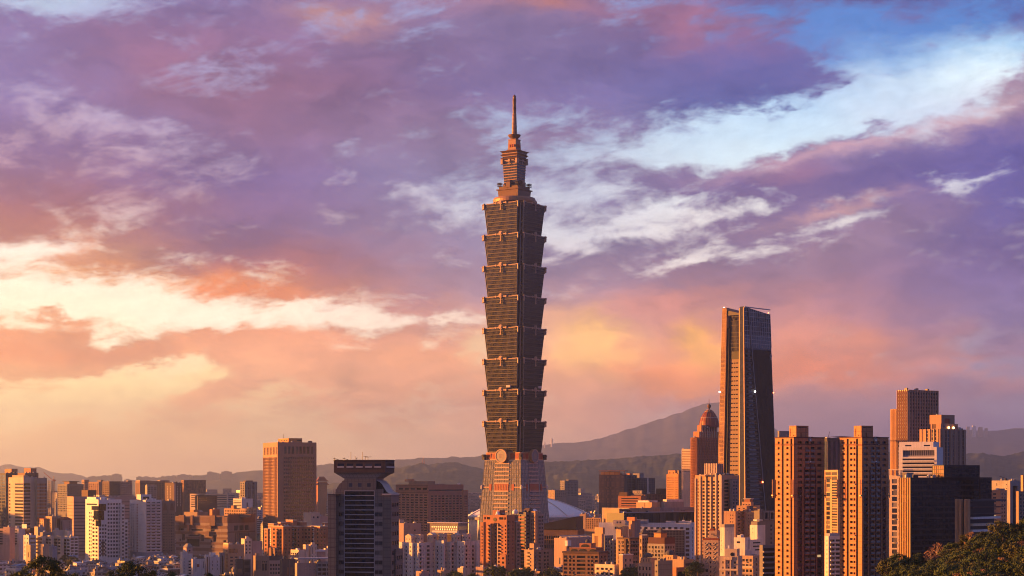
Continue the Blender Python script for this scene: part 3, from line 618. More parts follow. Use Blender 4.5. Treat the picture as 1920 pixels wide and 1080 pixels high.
# ================================================================== tapered glass tower of two leaning slabs
def slab_tower():
    b = B('glass_tower', 'dark tapering twin slab glass tower with an open slanted crown and white corner lamps', 'office tower', (1341, 1399, 1462), 1900, 42, vis=950)
    zt = b.z(575)
    _, wL0, wR0 = solve(1341, 1399, 1462, 1900, b.a); o1 = b.local(1395, 3.0); _, wL1, wR1 = solve(1354.5, 1395, 1443.5, 1903, b.a)
    def cor(z):
        t = z / zt; return (o1[0] * t, o1[1] * t, wL0 + (wL1 - wL0) * t, wR0 + (wR1 - wR0) * t)
    def pt(face, f, z, d):
        x, y, wl, wr = cor(z)
        return (x - d, y + wl * f, z) if face == 'L' else (x + wr * f, y - d, z)
    def zat(face, f, py): return Z(py, 1900 + (f * 40 if face == 'L' else f * 45))
    def slab(mb, face, f0, f1, za, zb, d0, d1, slope=0):
        zb0, zb1 = (zb if isinstance(zb, tuple) else (zb, zb))
        mb.loft([[pt(face, f0, za, d0), pt(face, f1, za, d0), pt(face, f1, za, d1), pt(face, f0, za, d1)], [pt(face, f0, zb0, d0), pt(face, f1, zb1, d0), pt(face, f1, zb1, d1), pt(face, f0, zb0, d1)]])
    # cores: right slab (f 0..0.12 of L), recess, left slab
    def core(f0, f1, zl, zr, rec, part, mat):
        mb = MB(); rr = []
        for z, e in ((0, 0), (1, 1)):
            def q(face_f, xr):
                zz = (zl if xr == 0 else zr) if e else 0
                x, y, wl, wr = cor(zz); return (x + rec + (wr - rec) * xr, y + wl * face_f, zz)
            rr.append([q(f0, 0), q(f0, 1), q(f1, 1), q(f1, 0)])
        mb.loft(rr); return mb.build(part, mat, b.root)
    core(0.0, .20, zt + .6, b.z(584), .02, 'slab', 'glass_slate'); core(.81, 1.0, zt + .8, b.z(580), .02, 'slab', 'glass_sunset_gold'); core(.20, .81, b.z(596), b.z(596), 5.0, 'recess', 'glass_slate')  # left slab end: reflected sunset put into the glass colour
    # lit end of the left slab: storeys
    z0 = b.z(1000); st = 4.62
    mb = MB(); wn = MB(); z = z0
    while z < b.z(580):
        hi = z > b.z(655)
        slab(mb, 'L', .815, .995, z, z + (.6 if hi else 1.1), .03, .32); z += st
    for f in (.82, .86, .90, .94, .985): slab(mb, 'L', f - .006, f + .006, z0, b.z(576), .33, .62)
    mb.build('end_frame', 'bronze_trim', b.root)
    z = z0
    for k in range(200):
        if z > b.z(660): break
        slab(wn, 'L', .83, .98, z + 1.5, z + 3.6, .04, .2); z += st
    wn.split('blind', 'sand', b.root)
    mb = MB(); slab(mb, 'L', .195, .23, 0, b.z(577), -4.9, .1); slab(mb, 'L', .79, .812, 0, b.z(577), -4.9, .35); slab(mb, 'L', -.001, .03, 0, b.z(576), .02, .5); mb.build('edge_fin', 'bronze_trim', b.root)
    mb = MB(); slab(mb, 'L', .70, .788, 0, b.z(612), -4.9, -1.2); mb.build('service_slot', 'black', b.root)
    # recessed stone bay
    mb = MB(); ww = MB(); z = z0
    while z < b.z(676):
        slab(mb, 'L', .235, .695, z + 1.1, z + st, -4.95, -3.0); slab(mb, 'L', .235, .33, z, z + 1.1, -4.95, -3.0); slab(mb, 'L', .62, .695, z, z + 1.1, -4.95, -3.0)
        slab(mb, 'L', .43, .45, z, z + 1.1, -4.95, -3.05); slab(mb, 'L', .52, .54, z, z + 1.1, -4.95, -3.05)
        slab(ww, 'L', .33, .62, z, z + 1.1, -4.9, -4.2); z += st
    mb.build('stone_bay', 'nan_brown', b.root); ww.build('bay_window', 'glass_dark', b.root, kind='stuff')
    mb = MB(); slab(mb, 'L', .235, .695, b.z(672), b.z(657), -4.9, -2.8); mb.build('plant_floor', 'black', b.root)
    mb = MB(); slab(mb, 'L', .235, .695, b.z(656.5), b.z(600), -4.9, -2.9); mb.build('sky_lounge', 'glass_slate', b.root)
    mb = MB()
    for f in [.235 + .46 * i / 9 for i in range(10)]: slab(mb, 'L', f - .005, f + .005, b.z(656), b.z(586), -2.88, -2.5)
    for y in (650, 643, 636, 629, 622, 608, 600, 592): slab(mb, 'L', .23, .70, b.z(y), b.z(y) + .4, -2.86, -2.4)
    slab(mb, 'L', .22, .80, b.z(589), (b.z(586), b.z(579)), -2.9, -.6)
    for i in range(7): f = .24 + .07 * i; mb.bar(pt('L', f, b.z(600), -2.6), pt('L', f + .035, b.z(588), -2.6), .25); mb.bar(pt('L', f + .035, b.z(588), -2.6), pt('L', f + .07, b.z(600), -2.6), .25)
    mb.build('crown_frame', 'steel_dark', b.root)
    # right face: fins below, pale sky lobby band, lattice crown
    ztr = (zt + .6, b.z(582.5, 45))
    mb = MB()
    for i in range(34):
        f = .03 + .95 * (i + .5) / 34; slab(mb, 'R', f - .004, f + .004, 0, b.z(654 + 4 * f, 40 * f), .03, .5)
    mb.build('fin_cladding', 'steel_dark', b.root)
    mb = MB(); slab(mb, 'R', .0, .99, b.z(652, 10), (b.z(627, 5), b.z(630, 45)), .02, .4); mb.build('lobby_band', 'glass_blue', b.root)
    mb = MB()
    for i in range(13):
        f = .01 + .98 * i / 12; slab(mb, 'R', f - .004, f + .004, b.z(652, 40 * f), zt - f * 4.6, .42, .62)
    for y in (645, 638, 631, 622, 613, 604, 595, 587): slab(mb, 'R', .0, .99, b.z(y, 20), b.z(y, 20) + .35, .42, .7)
    slab(mb, 'R', -.005, .995, zt - 7, (zt + .9, ztr[1] + .5), .02, .35) if 0 else None
    mb.loft([[pt('R', 0, zt - .4, .1), pt('R', 1, ztr[1] - .4, .1), pt('R', 1, ztr[1] - .4, .8), pt('R', 0, zt - .4, .8)], [pt('R', 0, zt + .7, .1), pt('R', 1, ztr[1] + .6, .1), pt('R', 1, ztr[1] + .6, .8), pt('R', 0, zt + .7, .8)]])
    mb.build('crown_lattice', 'mullion_grey', b.root)
    mb = MB()
    for i, f in enumerate((.16, .30, .42, .55, .68, .82)): slab(mb, 'R', f, f + .085, b.z(598, 20) , b.z(583, 20) - f * 3, .02, .3)
    mb.split('crown_pane', 'glass_mix', b.root)
    # the fold: a lighter wedge with storey windows, bounded by a bright slanting edge
    zf0, zf1 = 0.0, zt
    def fold(z): return .70 - (.70 - .14) * z / zt
    mb = MB(); z = z0
    ww = MB()
    while z < b.z(662):
        slab(mb, 'R', .035, fold(z) - .01, z, z + 1.5, .04, .6); z += st
        slab(ww, 'R', .12, fold(z) * .8, z - 2.6, z - .4, .52, .58)
    mb.build('spandrel_band', 'grey_dark', b.root); ww.build('wedge_window', 'glass_dark', b.root, kind='stuff')
    mb = MB(); mb.loft([[pt('R', fold(z) - .012, z, .3), pt('R', fold(z) + .012, z, .3), pt('R', fold(z) + .012, z, 1.1), pt('R', fold(z) - .012, z, 1.1)] for z in (0, zt + .3)]); mb.build('fold_edge', 'steel', b.root)
    zb_ = b.z(733)
    for p, m, r in ((pt('R', fold(zb_), zb_, 1.6), 'beacon_white', .9), (pt('L', 1.0, zb_, .8), 'beacon_white', .9), (pt('R', fold(b.z(904)), b.z(904), 1.6), 'beacon_red', .8), (pt('L', .95, zt + 1.2, -1), 'beacon_white', .5), (pt('R', .93, zt - 3.2, .2), 'beacon_red', .5), (pt('R', 1.0, b.z(737, 45), .6), 'beacon_red', .5)):
        MB().lathe(p[0], p[1], [(.05, p[2] - r), (r * .8, p[2] - r * .6), (r, p[2]), (r * .8, p[2] + r * .6), (.05, p[2] + r)], 10).build('beacon', m, b.root)
    # round emblem high on the dark face
    zc = b.z(668, 40); c = pt('R', .955, zc, .52); lg = MB()
    for i in range(16):
        a0, a1 = 2 * math.pi * i / 16, 2 * math.pi * (i + 1) / 16
        f = lambda r, t, d: (c[0] + r * math.cos(t), c[1] - d, zc + r * math.sin(t))
        lg.loft([[f(1.6, a0, 0), f(2.0, a0, 0), f(2.0, a0, .2), f(1.6, a0, .2)], [f(1.6, a1, 0), f(2.0, a1, 0), f(2.0, a1, .2), f(1.6, a1, .2)]])
    lg.box(c[0] - .2, c[0] + .2, c[1] - .2, c[1], zc - 1.6, zc + 1.6); lg.box(c[0] - 1.2, c[0] + 1.2, c[1] - .24, c[1] - .04, zc - .2, zc + .2); lg.box(c[0] - .9, c[0] + .9, c[1] - .2, c[1], zc - 3.6, zc - 2.6)
    lg.build('emblem', 'mullion_grey', b.root)
slab_tower()
# ================================================================== near grey tower with a cantilevered head
def head_tower():
    b = B('office_tower', 'nearest dark grey tiled tower with a wide overhanging head and black glass middle', 'office tower', (615, 733, 748), 770, 10, vis=1090, wmax=100)
    st = 18.1
    ys = [948 + st * i for i in range(9)]
    b.vol((615, 629.5, 631), 927, 'grey_tile', deep=(None, 14), part='pier')
    b.vol((718, 733, 748), 926, 'grey_tile', R=[(3, 1, .74, 1, 735, 747.5, y, y + 7.5) for y in (943, 961, 979, 997.5, 1015.5, 1034, 1052, 1070)], g='glass_dark', part='side_wall')
    b.vol((740, 742, 755.5), 1030, 'grey_tile', R=[(3, 1, .74, 1, 743, 754.5, y, y + 7.5) for y in (1043, 1061, 1079)], dD=6, part='side_wing')
    mixw = []
    for y in ys: mixw += [(2, 1, .94, 1, 629.8, 645.2, y - 5, y + 1.5, 'glass_mix'), (2, 1, .94, 1, 702.8, 718, y - 5, y + 1.5, 'glass_mix')]
    o, wl, wr, z0, z1 = b.vol((629.5, 718, 726), 917, 'grey_tile', L=mixw + [(1, 19, 1, .82, 646, 702.5, 920, 1091, 'glass_curtain')], dD=1.2, rec=.5, part='front_wall')
    uu = lambda px: b.along('L', px, 718, 1.2)
    mb = MB()
    for y in ys:
        for a_, c_ in ((630, 645), (703, 717.5)): b.fbox(mb, 'L', o, uu(c_), uu(a_), b.z(y + 12), b.z(y + 3.2), .01, .12)
    mb.split('spandrel_panel', 'grey_tile_light', b.root)
    mb = MB()
    for px in (646, 702): b.fbox(mb, 'L', o, uu(px) - .12, uu(px) + .12, 0, b.z(920), .01, .25)
    for i in range(19): z = b.z(920 + 9.0 * i); b.fbox(mb, 'L', o, uu(702), uu(646), z - .24, z + .08, .02, .3)
    mb.build('curtain_frame', 'mullion_grey', b.root)
    for a_, c_ in ((616, 629), (719, 732.5)):
        mb = MB(); q = lambda px: b.along('L', px, 733, 0)
        for y in ys: 
            if a_ > 700: b.fbox(mb, 'L', (0, 0), q(c_), q(a_), b.z(y + 7), b.z(y + 5.8), .01, .1)
            else:
                oo = b.local(629.5, 0); b.fbox(mb, 'L', oo, b.along('L', 629, 629.5, 0), b.along('L', 615.6, 629.5, 0), b.z(y + 7), b.z(y + 5.8), .01, .1)
        mb.split('storey_joint', 'grey_dark', b.root)
    # neck and head
    b.vol((645.5, 704.5, 719), 884, 'grey_tile', pb=918, L=[(1, 1, 1, 1, x, x + 10.5, 887.5, 894.2, 'glass_mix') for x in (651, 668.5, 686)] + [(1, 1, 1, 1, x, x + 7, 906, 912.8, 'glass_blue') for x in (653.5, 671, 688)], dD=1.6, part='neck')
    head = b.vol((626, 722, 739.5), 862.5, 'brown_dark', pb=886, L=[(1, 1, 1, 1, x, x + 12.5, 869, 873.8, 'glass_mix') for x in (632.5, 650, 667.5, 685, 702)], R=[(6, 1, .6, 1, 724.5, 738.5, 868.5, 874)], dD=-.6, part='head')
    mb = MB()
    for x in (632.5, 650, 667.5, 685, 702): b.fbox(mb, 'L', head[0], b.along('L', x + 12.5, 722, -.6), b.along('L', x, 722, -.6), b.z(876.8), b.z(874.2), .01, .35)
    b.fbox(mb, 'R', head[0], b.along('R', 724.5, 722, -.6), b.along('R', 738.5, 722, -.6), b.z(876.8), b.z(874.3), .01, .35)
    mb.split('louver', 'pale_trim', b.root)
    def ringpx(px, y, dD):
        xl, xc, xr = px; _, wl, wr = solve(xl, xc, xr, b.D + dD, b.a); o = b.local(xc, dD); z = b.z(y)
        return [(o[0], o[1], z), (o[0] + wr, o[1], z), (o[0] + wr, o[1] + wl, z), (o[0], o[1] + wl, z)]
    MB().loft([ringpx((645.5, 704.5, 719), 897.5, 1.5), ringpx((634, 714, 730), 890.5, .6), ringpx((626, 722, 739.5), 886.1, -.5)]).build('corbel', 'grey_tile_light', b.root)
    MB().loft([ringpx((625.5, 722.5, 740), 864, -.9), ringpx((625.5, 722.5, 740), 862, -.9)]).build('head_cornice', 'brown_dark', b.root)
    # rounded shoulder and striped skylight
    def prof(pts, dD, w, part, mat):
        oo = b.local(718, dD); r0 = []; r1 = []
        for px, y in pts: u = b.along('L', px, 718, dD); r0.append((oo[0] + .3, oo[1] + u, b.z(y))); r1.append((oo[0] + w, oo[1] + u, b.z(y)))
        MB().loft([r0, r1]).build(part, mat, b.root)
    prof([(629.6, 928), (629.6, 921), (632.5, 913), (637, 906.5), (640, 905), (641, 902), (645.6, 900), (645.6, 928)], 1.2, 12, 'shoulder', 'grey_tile')
    cur = [(705, 901.5), (711, 903.5), (716, 908), (720, 915), (724, 921.5), (728, 925), (734, 926)]
    oo = b.local(733, 2.0)
    def cp(px, y, d): return (oo[0] + d, oo[1] + b.along('L', px, 733, 2.0), b.z(y))
    mb = MB(); mb.loft([[cp(px, y, .3) for px, y in cur] + [cp(705, 927, .3)], [cp(px, y, 12) for px, y in cur] + [cp(705, 927, 12)]]); mb.build('skylight', 'black', b.root)
    mb = MB()
    for k in range(8):
        for (p, q) in zip(cur, cur[1:]): mb.bar(cp(p[0], p[1] - .6, .6 + k * 1.5), cp(q[0], q[1] - .6, .6 + k * 1.5), .28)
    mb.split('skylight_rib', 'pale_trim', b.root)
    b.box((614.5, 633, 636), 926.6, 928.6, 'steel_dark', 'pier_coping', dD=-.4, deep=(None, 14)); b.box((717, 734, 749), 925.5, 928, 'pale_trim', 'pier_coping', dD=-.4)
    # roof aerials: lifted off one by one, each a thing
    for px, h, arm in ((658, 15, 0), (666, 7, 0), (679.5, 15, 0), (685, 7, 4), (669, 4, 2), (690, 6, 6)):
        m = MB(); x = X(px, 778); z = Z(862, 778) - .9; zt = z + .9 + h * .2225; m.bar((x, 778, z), (x, 778, zt), .09)
        if arm: m.bar((x - arm * .2, 778, zt - .3), (x + arm * .25, 778, zt - .1), .07)
        m.lathe(x, 778, [(.35, z), (.35, z + .5), (.1, z + .6)], 8)
        o = m.build('roof_aerial', 'steel_dark'); tag(o, 'thin dark aerial pole on the flat roof of the grey tower with overhanging head', 'aerial', 'aerials on the grey tower roof')
    for px in (627, 645):
        m = MB(); x = X(px, 771.5); z = Z(862.5, 771.5); m.bar((x, 771.5, z - .3), (x + .1, 771.5, z + 1.0), .1); m.bar((x - .6, 771.5, z + .8), (x + 1.8, 771.5, z + .1), .1)
        o = m.build('roof_davit', 'steel_dark'); tag(o, 'small dark davit arm leaning over the roof edge of the grey tower', 'davit', 'davits on the grey tower roof edge')
    b.done()
head_tower()
# ================================================================== twin orange-lit apartment towers
def twin(xl, xc, xr, label, lcols, slots, rcols, box, D=1000, name='apartment_tower'):
    b = B(name, label, 'apartment tower', (xl, xc, xr), D, 58, vis=1090, wmax=100)
    st = 10.72; n = 24; y0 = 824; y1 = y0 + st * n
    L = [(1, n, 1, .40, a, c, y0, y1, 'glass_mix') for a, c in lcols] + [(1, 1, 1, 1, a, c, 822, 1091, 'black_clad') for a, c in slots]  # slot backs are black: deep recess shade put into the panel colour
    R = [(1, n, 1, .42, a, c, y0, y1, 'glass_mix') for a, c in rcols]
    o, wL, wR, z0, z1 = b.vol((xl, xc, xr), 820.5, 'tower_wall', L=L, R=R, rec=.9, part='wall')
    al = lambda px: b.along('R', px, xc, 0); ll = lambda px: b.along('L', px, xc, 0)
    mb = MB()
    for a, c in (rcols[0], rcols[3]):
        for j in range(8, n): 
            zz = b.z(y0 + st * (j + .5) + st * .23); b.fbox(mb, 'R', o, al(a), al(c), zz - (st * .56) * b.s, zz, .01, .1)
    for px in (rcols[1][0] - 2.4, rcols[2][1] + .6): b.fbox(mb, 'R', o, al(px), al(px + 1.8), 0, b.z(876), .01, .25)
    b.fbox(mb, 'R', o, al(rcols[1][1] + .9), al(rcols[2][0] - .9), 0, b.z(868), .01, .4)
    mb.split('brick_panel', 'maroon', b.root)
    mb = MB()
    for a, c in (rcols[1], rcols[2]):
        for j in range(1, n): zz = b.z(y0 + st * (j + .5) + st * .26); b.fbox(mb, 'R', o, al(a), al(c), zz - st * .34 * b.s, zz, .012, .5)
    mb.split('balcony_front', 'grey', b.root)
    mb = MB(); b.fbox(mb, 'L', o, 0, wL, b.z(833.6), b.z(832.6), .01, .12); b.fbox(mb, 'R', o, 0, wR, b.z(833.6), b.z(832.6), .01, .12); b.fbox(mb, 'L', o, 0, wL, b.z(836), b.z(835), .01, .12)
    mb.build('string_course', 'maroon', b.root)
    MB().box(-.25, wR + .25, -.25, wL + .25, z1 + .01, z1 + .45).build('roof_coping', 'maroon', b.root)
    # round ornaments over the central bay and their ball finials
    um = (al(rcols[1][1]) + al(rcols[2][0])) / 2
    mb = MB().disc((um, .1, b.z(824)), (0, -1, 0), 1.3, .45, 16); mb.build('arch_ornament', 'grey', b.root)
    for y in (825, 865.5): MB().lathe(um, -.6, [(.05, b.z(y) - .45), (.4, b.z(y) - .2), (.4, b.z(y) + .2), (.05, b.z(y) + .45)], 10).build('ball_finial', 'white_paint', b.root)
    # bronze wall pipes at the corners
    for (fx, fy) in ((-.5, wL + .1), (-.5, -.5), (wR + .1, -.5)):
        mb = MB()
        for e in (0, .75): mb.bar((fx - e, fy + e * .6, b.z(934)), (fx - e, fy + e * .6, b.z(899)), .26, 8)
        mb.box(fx - 1.2, fx + .4, fy - .3, fy + .9, b.z(930.5), b.z(928)); mb.build('corner_pipe', 'bronze_trim', b.root)
    rb = b.vol(box, 798, 'tower_wall', pb=820.9, L=[(1, 1, 1, 1, box[0] + 2, box[0] + 3.2, 803, 818), (2, 1, .4, 1, box[1] - 7, box[1] - 1, 815, 817.5)], R=[(1, 1, 1, 1, box[1] + 8, box[1] + 10, 811, 819), (1, 1, 1, 1, box[1] + 3, box[2] - 3, 800.5, 802, 'brown_dark')], dD=4, part='rooftop_room', indiv=False)
    b.done(); return b
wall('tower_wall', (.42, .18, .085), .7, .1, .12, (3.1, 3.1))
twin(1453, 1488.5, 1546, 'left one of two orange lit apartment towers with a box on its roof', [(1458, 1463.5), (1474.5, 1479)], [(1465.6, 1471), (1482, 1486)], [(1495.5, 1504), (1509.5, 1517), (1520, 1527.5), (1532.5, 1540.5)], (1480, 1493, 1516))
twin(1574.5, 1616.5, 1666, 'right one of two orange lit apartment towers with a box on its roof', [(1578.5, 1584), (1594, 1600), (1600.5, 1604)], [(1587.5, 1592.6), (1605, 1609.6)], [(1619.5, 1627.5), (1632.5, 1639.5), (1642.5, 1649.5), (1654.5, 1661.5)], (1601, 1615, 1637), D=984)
# ================================================================== the named buildings of the skyline, left to right
OB = 'office block'; AB = 'apartment block'
# --- left edge
b = B('office_building', 'dark blue glass office block cut by the left edge of the picture', OB, (-40, 11, 33), 2900, 62, vis=985, wmax=40)
b.vol((-40, 11, 33), 887, 'grey_dark', L=[(6, 18, .86, .7, -30, 10, 890, 1000, 'glass_blue')], R=[(2, 18, .7, .6, 13, 24, 890, 1000)])
b.vol((9, 21.5, 33), 879, 'brick_orange', pb=887.5, dD=25, part='rooftop_room'); b.done()
b = B('office_building', 'brown office tower with orange lit rooftop rooms behind the pale banded office', OB, (33, 47, 72), 2750, 52, vis=900, wmax=20)
b.vol((33, 47, 72), 886.5, 'brown_tile', R=[(7, 14, .6, .4, 49, 71, 890, 960)], L=[(3, 14, .6, .4, None, None, 890, 960)]); b.vol((45, 57.5, 68.5), 878, 'brick_orange', pb=887, dD=16, part='rooftop_room'); b.done()
b = B('office_building', 'pale stone office tower with dark ribbon windows and a gold glass corner', OB, (16, 44, 88), 2600, 50, vis=990, wmax=90)
o, wl, wr, z0, z1 = b.vol((16, 44, 69.5), 895, 'beige_pale', L=[(1, 16, 1, .55, 28, 43.8, 905, 1005, 'glass_mix'), (1, 16, 1, .45, 17, 19.5, 905, 1005)], R=[(1, 16, 1, .62, 44.4, 57, 905, 1005, 'glass_dark'), (1, 16, 1, .4, 65.5, 69, 905, 1005)])
b.vol((23, 44, 52), 891, 'beige', pb=896, dD=4, part='rooftop_room')
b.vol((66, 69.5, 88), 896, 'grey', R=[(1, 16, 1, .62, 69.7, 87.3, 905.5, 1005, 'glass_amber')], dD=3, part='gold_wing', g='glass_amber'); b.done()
# --- construction frame with its crane
b = B('construction_frame', 'bare concrete frame of a building under construction below a crane', 'building site', (88, 95, 103), 3500, 45, vis=930, wmax=0)
mb = MB(); 
for i in range(4):
    for j in range(4): x = b.wR * i / 3; y = b.wL * j / 3; mb.box(x - .35, x + .35, y - .35, y + .35, 0, b.z(901))
for k in range(13): z = b.z(903) - 3.6 * k; mb.box(-.6, b.wR + .6, -.6, b.wL + .6, z - .25, z)
mb.build('frame', 'concrete', b.root); b.done()
t = empty('tower_crane', (X(101, 3520), 3520, 0), 0, 'thin construction crane with a raised jib above the bare frame', 'crane')
MB().box(-.8, .8, -.8, .8, 0, Z(898, 3520)).build('mast', 'crane_red', t); mb = MB(); mb.bar((0, 0, Z(902, 3520)), (X(82, 3520) - X(101, 3520), 0, Z(886, 3520)), .6); mb.bar((0, 0, Z(902, 3520)), (3, 0, Z(900, 3520)), 1.4); mb.build('jib', 'crane_red', t); MB().bar((0, 0, Z(898, 3520)), (0, 0, Z(893, 3520)), .5).build('mast_head', 'crane_red', t)
# --- distant row left
def simple(name, label, cat, px, top, D, a, mat, L=(), R=(), roofbox=(), vis=930, g='glass_dark', wmax=0, rec=.4, group=None, roof=None, pb=None):
    b = B(name, label, cat, px, D, a, vis=vis, wmax=wmax, group=group)
    b.vol(px, top, mat, L=L, R=R, g=g, rec=rec, roof=roof)
    for rb in roofbox: b.vol(rb[0], rb[1], rb[2], pb=top + .6, dD=rb[3] if len(rb) > 3 else 8, part='rooftop_room', L=rb[4] if len(rb) > 4 else (), R=rb[5] if len(rb) > 5 else ())
    return b
b = simple('office_building', 'dark gridded office block with a flat canopy slab on its roof', OB, (108, 126, 157), 907.5, 3600, 50, 'grey_mid', L=[(6, 12, .7, .5, None, None, 911, 960)], R=[(9, 12, .6, .6, None, None, 911, 960)], roofbox=[((120, 130, 145), 903, 'brown_tile')]); b.box((117, 130, 149), 902, 903.2, 'grey_dark', 'canopy_slab', dD=2); b.done()
simple('apartment_block', 'dull brown block left of the pale peach apartment slab on the far skyline', AB, (153, 158, 167), 899.5, 3700, 50, 'tan', R=[(3, 10, .5, .4, None, None, 902, 950)], L=[(2, 10, .5, .4, None, None, 902, 950)]).done()
simple('apartment_block', 'pale peach apartment slab with rows of small windows on the far skyline', AB, (166, 185, 193), 903.5, 3650, 30, 'sand', L=[(5, 12, .6, .5, None, None, 906, 950)], R=[(2, 12, .5, .5, None, None, 906, 950)], roofbox=[((182, 189, 194), 900, 'tan')]).done()
b = simple('apartment_block', 'dark apartment block with three white zigzag balcony columns', AB, (192, 205, 226), 902.5, 3300, 52, 'brown_dark', L=[(3, 14, .5, .5, None, None, 906, 960)], R=[(4, 14, .5, .5, None, None, 906, 960)])
for u in (.14, .5, .82):
    for k in range(5): b.bands('R', (0, 0), b.wR, [b.z(931) - 3.3 * k], 1.5, .6, 'white', 'balcony', b.wR * (u - .09), b.wR * (u + .09))
b.done()
simple('apartment_block', 'pale grey apartment slab with thin balcony lines beside the zigzag balcony block', AB, (222, 226, 248), 902.5, 3400, 62, 'pinkish', R=[(5, 16, .7, .45, None, None, 905, 960)], roofbox=[((236, 240, 247), 901, 'tan', 4)]).done()
simple('office_building', 'brown slab with an orange lit roof edge and an open roof frame', OB, (254, 262, 309), 902, 3500, 70, 'brown_tile', L=[(1, 1, .8, .9, None, None, 903, 950, 'brown_dark')], R=[(9, 13, .6, .5, None, None, 905, 950)], roofbox=[((256, 262, 282), 900.6, 'sand', 3)]).done()
simple('office_building', 'grey stepped office slab behind the white framed block', OB, (270, 275, 330), 904, 3650, 72, 'grey_mid', R=[(8, 12, .7, .5, None, None, 907, 950)], roofbox=[((295, 300, 318), 900.5, 'tan', 6)]).done()
simple('apartment_block', 'small pale apartment block with a grid of grey balconies below the grey slab', AB, (272, 276, 294), 910, 3200, 66, 'concrete', R=[(3, 10, .7, .5, None, None, 912, 950)]).done()
b = simple('apartment_block', 'dark brown apartment block with two columns of small white windows', AB, (309, 326, 342), 905, 3150, 46, 'brown_dark', L=[(2, 13, .3, .4, 311, 322, 911, 950, 'white')], R=[(2, 13, .3, .4, 330, 341, 911, 950, 'white')]); b.box((323, 326.5, 330), 906, 960, 'pinkish', 'corner_strip', dD=-.5); b.done()
b = simple('office_building', 'broad golden glass office block glowing on its left edge', OB, (339, 344.5, 386), 900, 3600, 70, 'brown_tile', L=[(2, 12, .8, .7, None, None, 902, 935, 'glass_sunset_gold')], R=[(12, 12, .8, .72, None, None, 902, 935, 'glass_amber')], roofbox=[]); b.done()
b = simple('office_building', 'low office block with orange lit white ribbon bands behind a brown low block', OB, (356, 427, 441), 926, 3000, 30, 'cream', L=[(1, 7, 1, .4, None, None, 928, 952)], R=[(1, 7, .9, .5, None, None, 928, 952)]); b.done()
b = simple('office_building', 'low dark brown block with a row of square openings under its flat roof', OB, (366, 371, 407), 930, 2850, 70, 'brown_dark', R=[(8, 3, .5, .4, None, None, 932, 945)], roofbox=[((374, 377, 384), 927, 'brown_dark')], vis=955); b.done()
b = simple('apartment_block', 'tall grey apartment tower with stacked balcony piers standing alone left of the orange office tower', 'apartment tower', (450, 459, 482), 903, 3100, 56, 'grey_mid', L=[(2, 14, .5, .5, None, None, 905, 950)], R=[(5, 14, .6, .55, None, None, 905, 950)], roofbox=[((456, 461, 474), 901, 'brown_dark')]); b.ribs('R', (0, 0), b.wR, 0, b.z(905), 3, 1.6, 1.2, 'concrete', 'balcony_pier'); b.done()
simple('office_building', 'white banded office block with a grey blank side wall', OB, (437, 453, 474), 935, 2750, 50, 'white_old', L=[(1, 6, 1, .5, None, None, 938, 955)], R=[(1, 1, .1, .5, None, None, 938, 955)], vis=957).done()
simple('office_building', 'long low tan office block with orange lit windows behind the brown mall', OB, (420, 465, 481), 953.5, 2600, 35, 'sand', L=[(10, 2, .6, .5, None, None, 956, 966)], R=[(3, 2, .5, .5, None, None, 956, 966)], roofbox=[((433, 438, 444), 948, 'ochre', 10)], vis=968).done()
simple('stair_house', 'small bright orange cube of a rooftop house beside a dark wall', 'rooftop house', (393, 398, 412), 955, 2480, 62, 'brick_orange', vis=966).done()
# --- left middle
b = B('office_building', 'grey office block of stacked dark ribbon storeys with an orange top left corner', OB, (126, 138, 165), 2150, 62, vis=1040, wmax=60)
o, wl, wr, z0, z1 = b.vol((126, 138, 265), 931, 'pinkish', L=[(1, 17, 1, .16, None, None, 938.5, 1044, 'black')], R=[(1, 17, 1, .2, 138.5, 262, 938.5, 1044, 'black')]); b.vol((153, 165, 181), 919, 'brown_dark', pb=932, dD=30, part='plant_room'); b.vol((180, 186, 197), 928, 'cream', pb=932, dD=8, part='rooftop_room'); b.done()
b = B('office_building', 'white office block with stepped corners and black window cutouts below its roof', OB, (160, 184, 241), 2000, 58, vis=1050, wmax=100)
st = 7.05
L = [(2, 15, .7, .5, 167.5, 172, 952, 1058)]
L += [(1, 13, .55, .5, 171.8, 177.5, 966, 1058), (1, 10, .55, .5, 177.6, 183, 987, 1058)]
o, wl, wr, z0, z1 = b.vol((160, 184.5, 228), 936.5, 'white', L=[(1, 1, 1, .7, 162.5, 182, 944, 948)] + [(2, 15, .6, .52, 166.5, 172.2, 959, 1060, 'glass_blue'), (1, 13, .7, .52, 172.4, 178, 966, 1060, 'glass_blue'), (1, 11, .7, .52, 178.2, 183.8, 980, 1060, 'glass_blue')], R=[(1, 4, .7, .55, 188, 199, 1014, 1042, 'glass_blue'), (5, 15, .66, .55, 201, 227, 942, 1047, 'glass_blue'), (3, 9, .66, .55, 185.5, 200.5, 982, 1045, 'glass_blue')], part='wall')
b.vol((224, 228, 233.5), 946, 'white', R=[(1, 15, .7, .55, 228.3, 233, 949, 1050, 'glass_blue')], dD=6, part='stepped_wing'); b.vol((229, 233.5, 240.5), 974, 'white', R=[(1, 11, .7, .55, 234, 240, 978, 1055, 'glass_blue')], dD=9, part='stepped_wing')
cut = MB(); uL = lambda px: b.along('L', px, 184.5, 0); uR = lambda px: b.along('R', px, 184.5, 0)
for a_, c_, y0, y1 in ((172, 184.4, 949, 956.5), (176, 184.4, 957, 975), (179.5, 184.4, 975.5, 987)): b.fbox(cut, 'L', o, uL(c_) + .02, uL(a_), b.z(y1), b.z(y0), .02, .35)
for a_, c_, y0, y1 in ((184.6, 198.5, 945, 957.5), (184.6, 195, 958, 975), (184.6, 189.5, 975.5, 987)): b.fbox(cut, 'R', o, uR(a_), uR(c_), b.z(y1), b.z(y0), .02, .35)
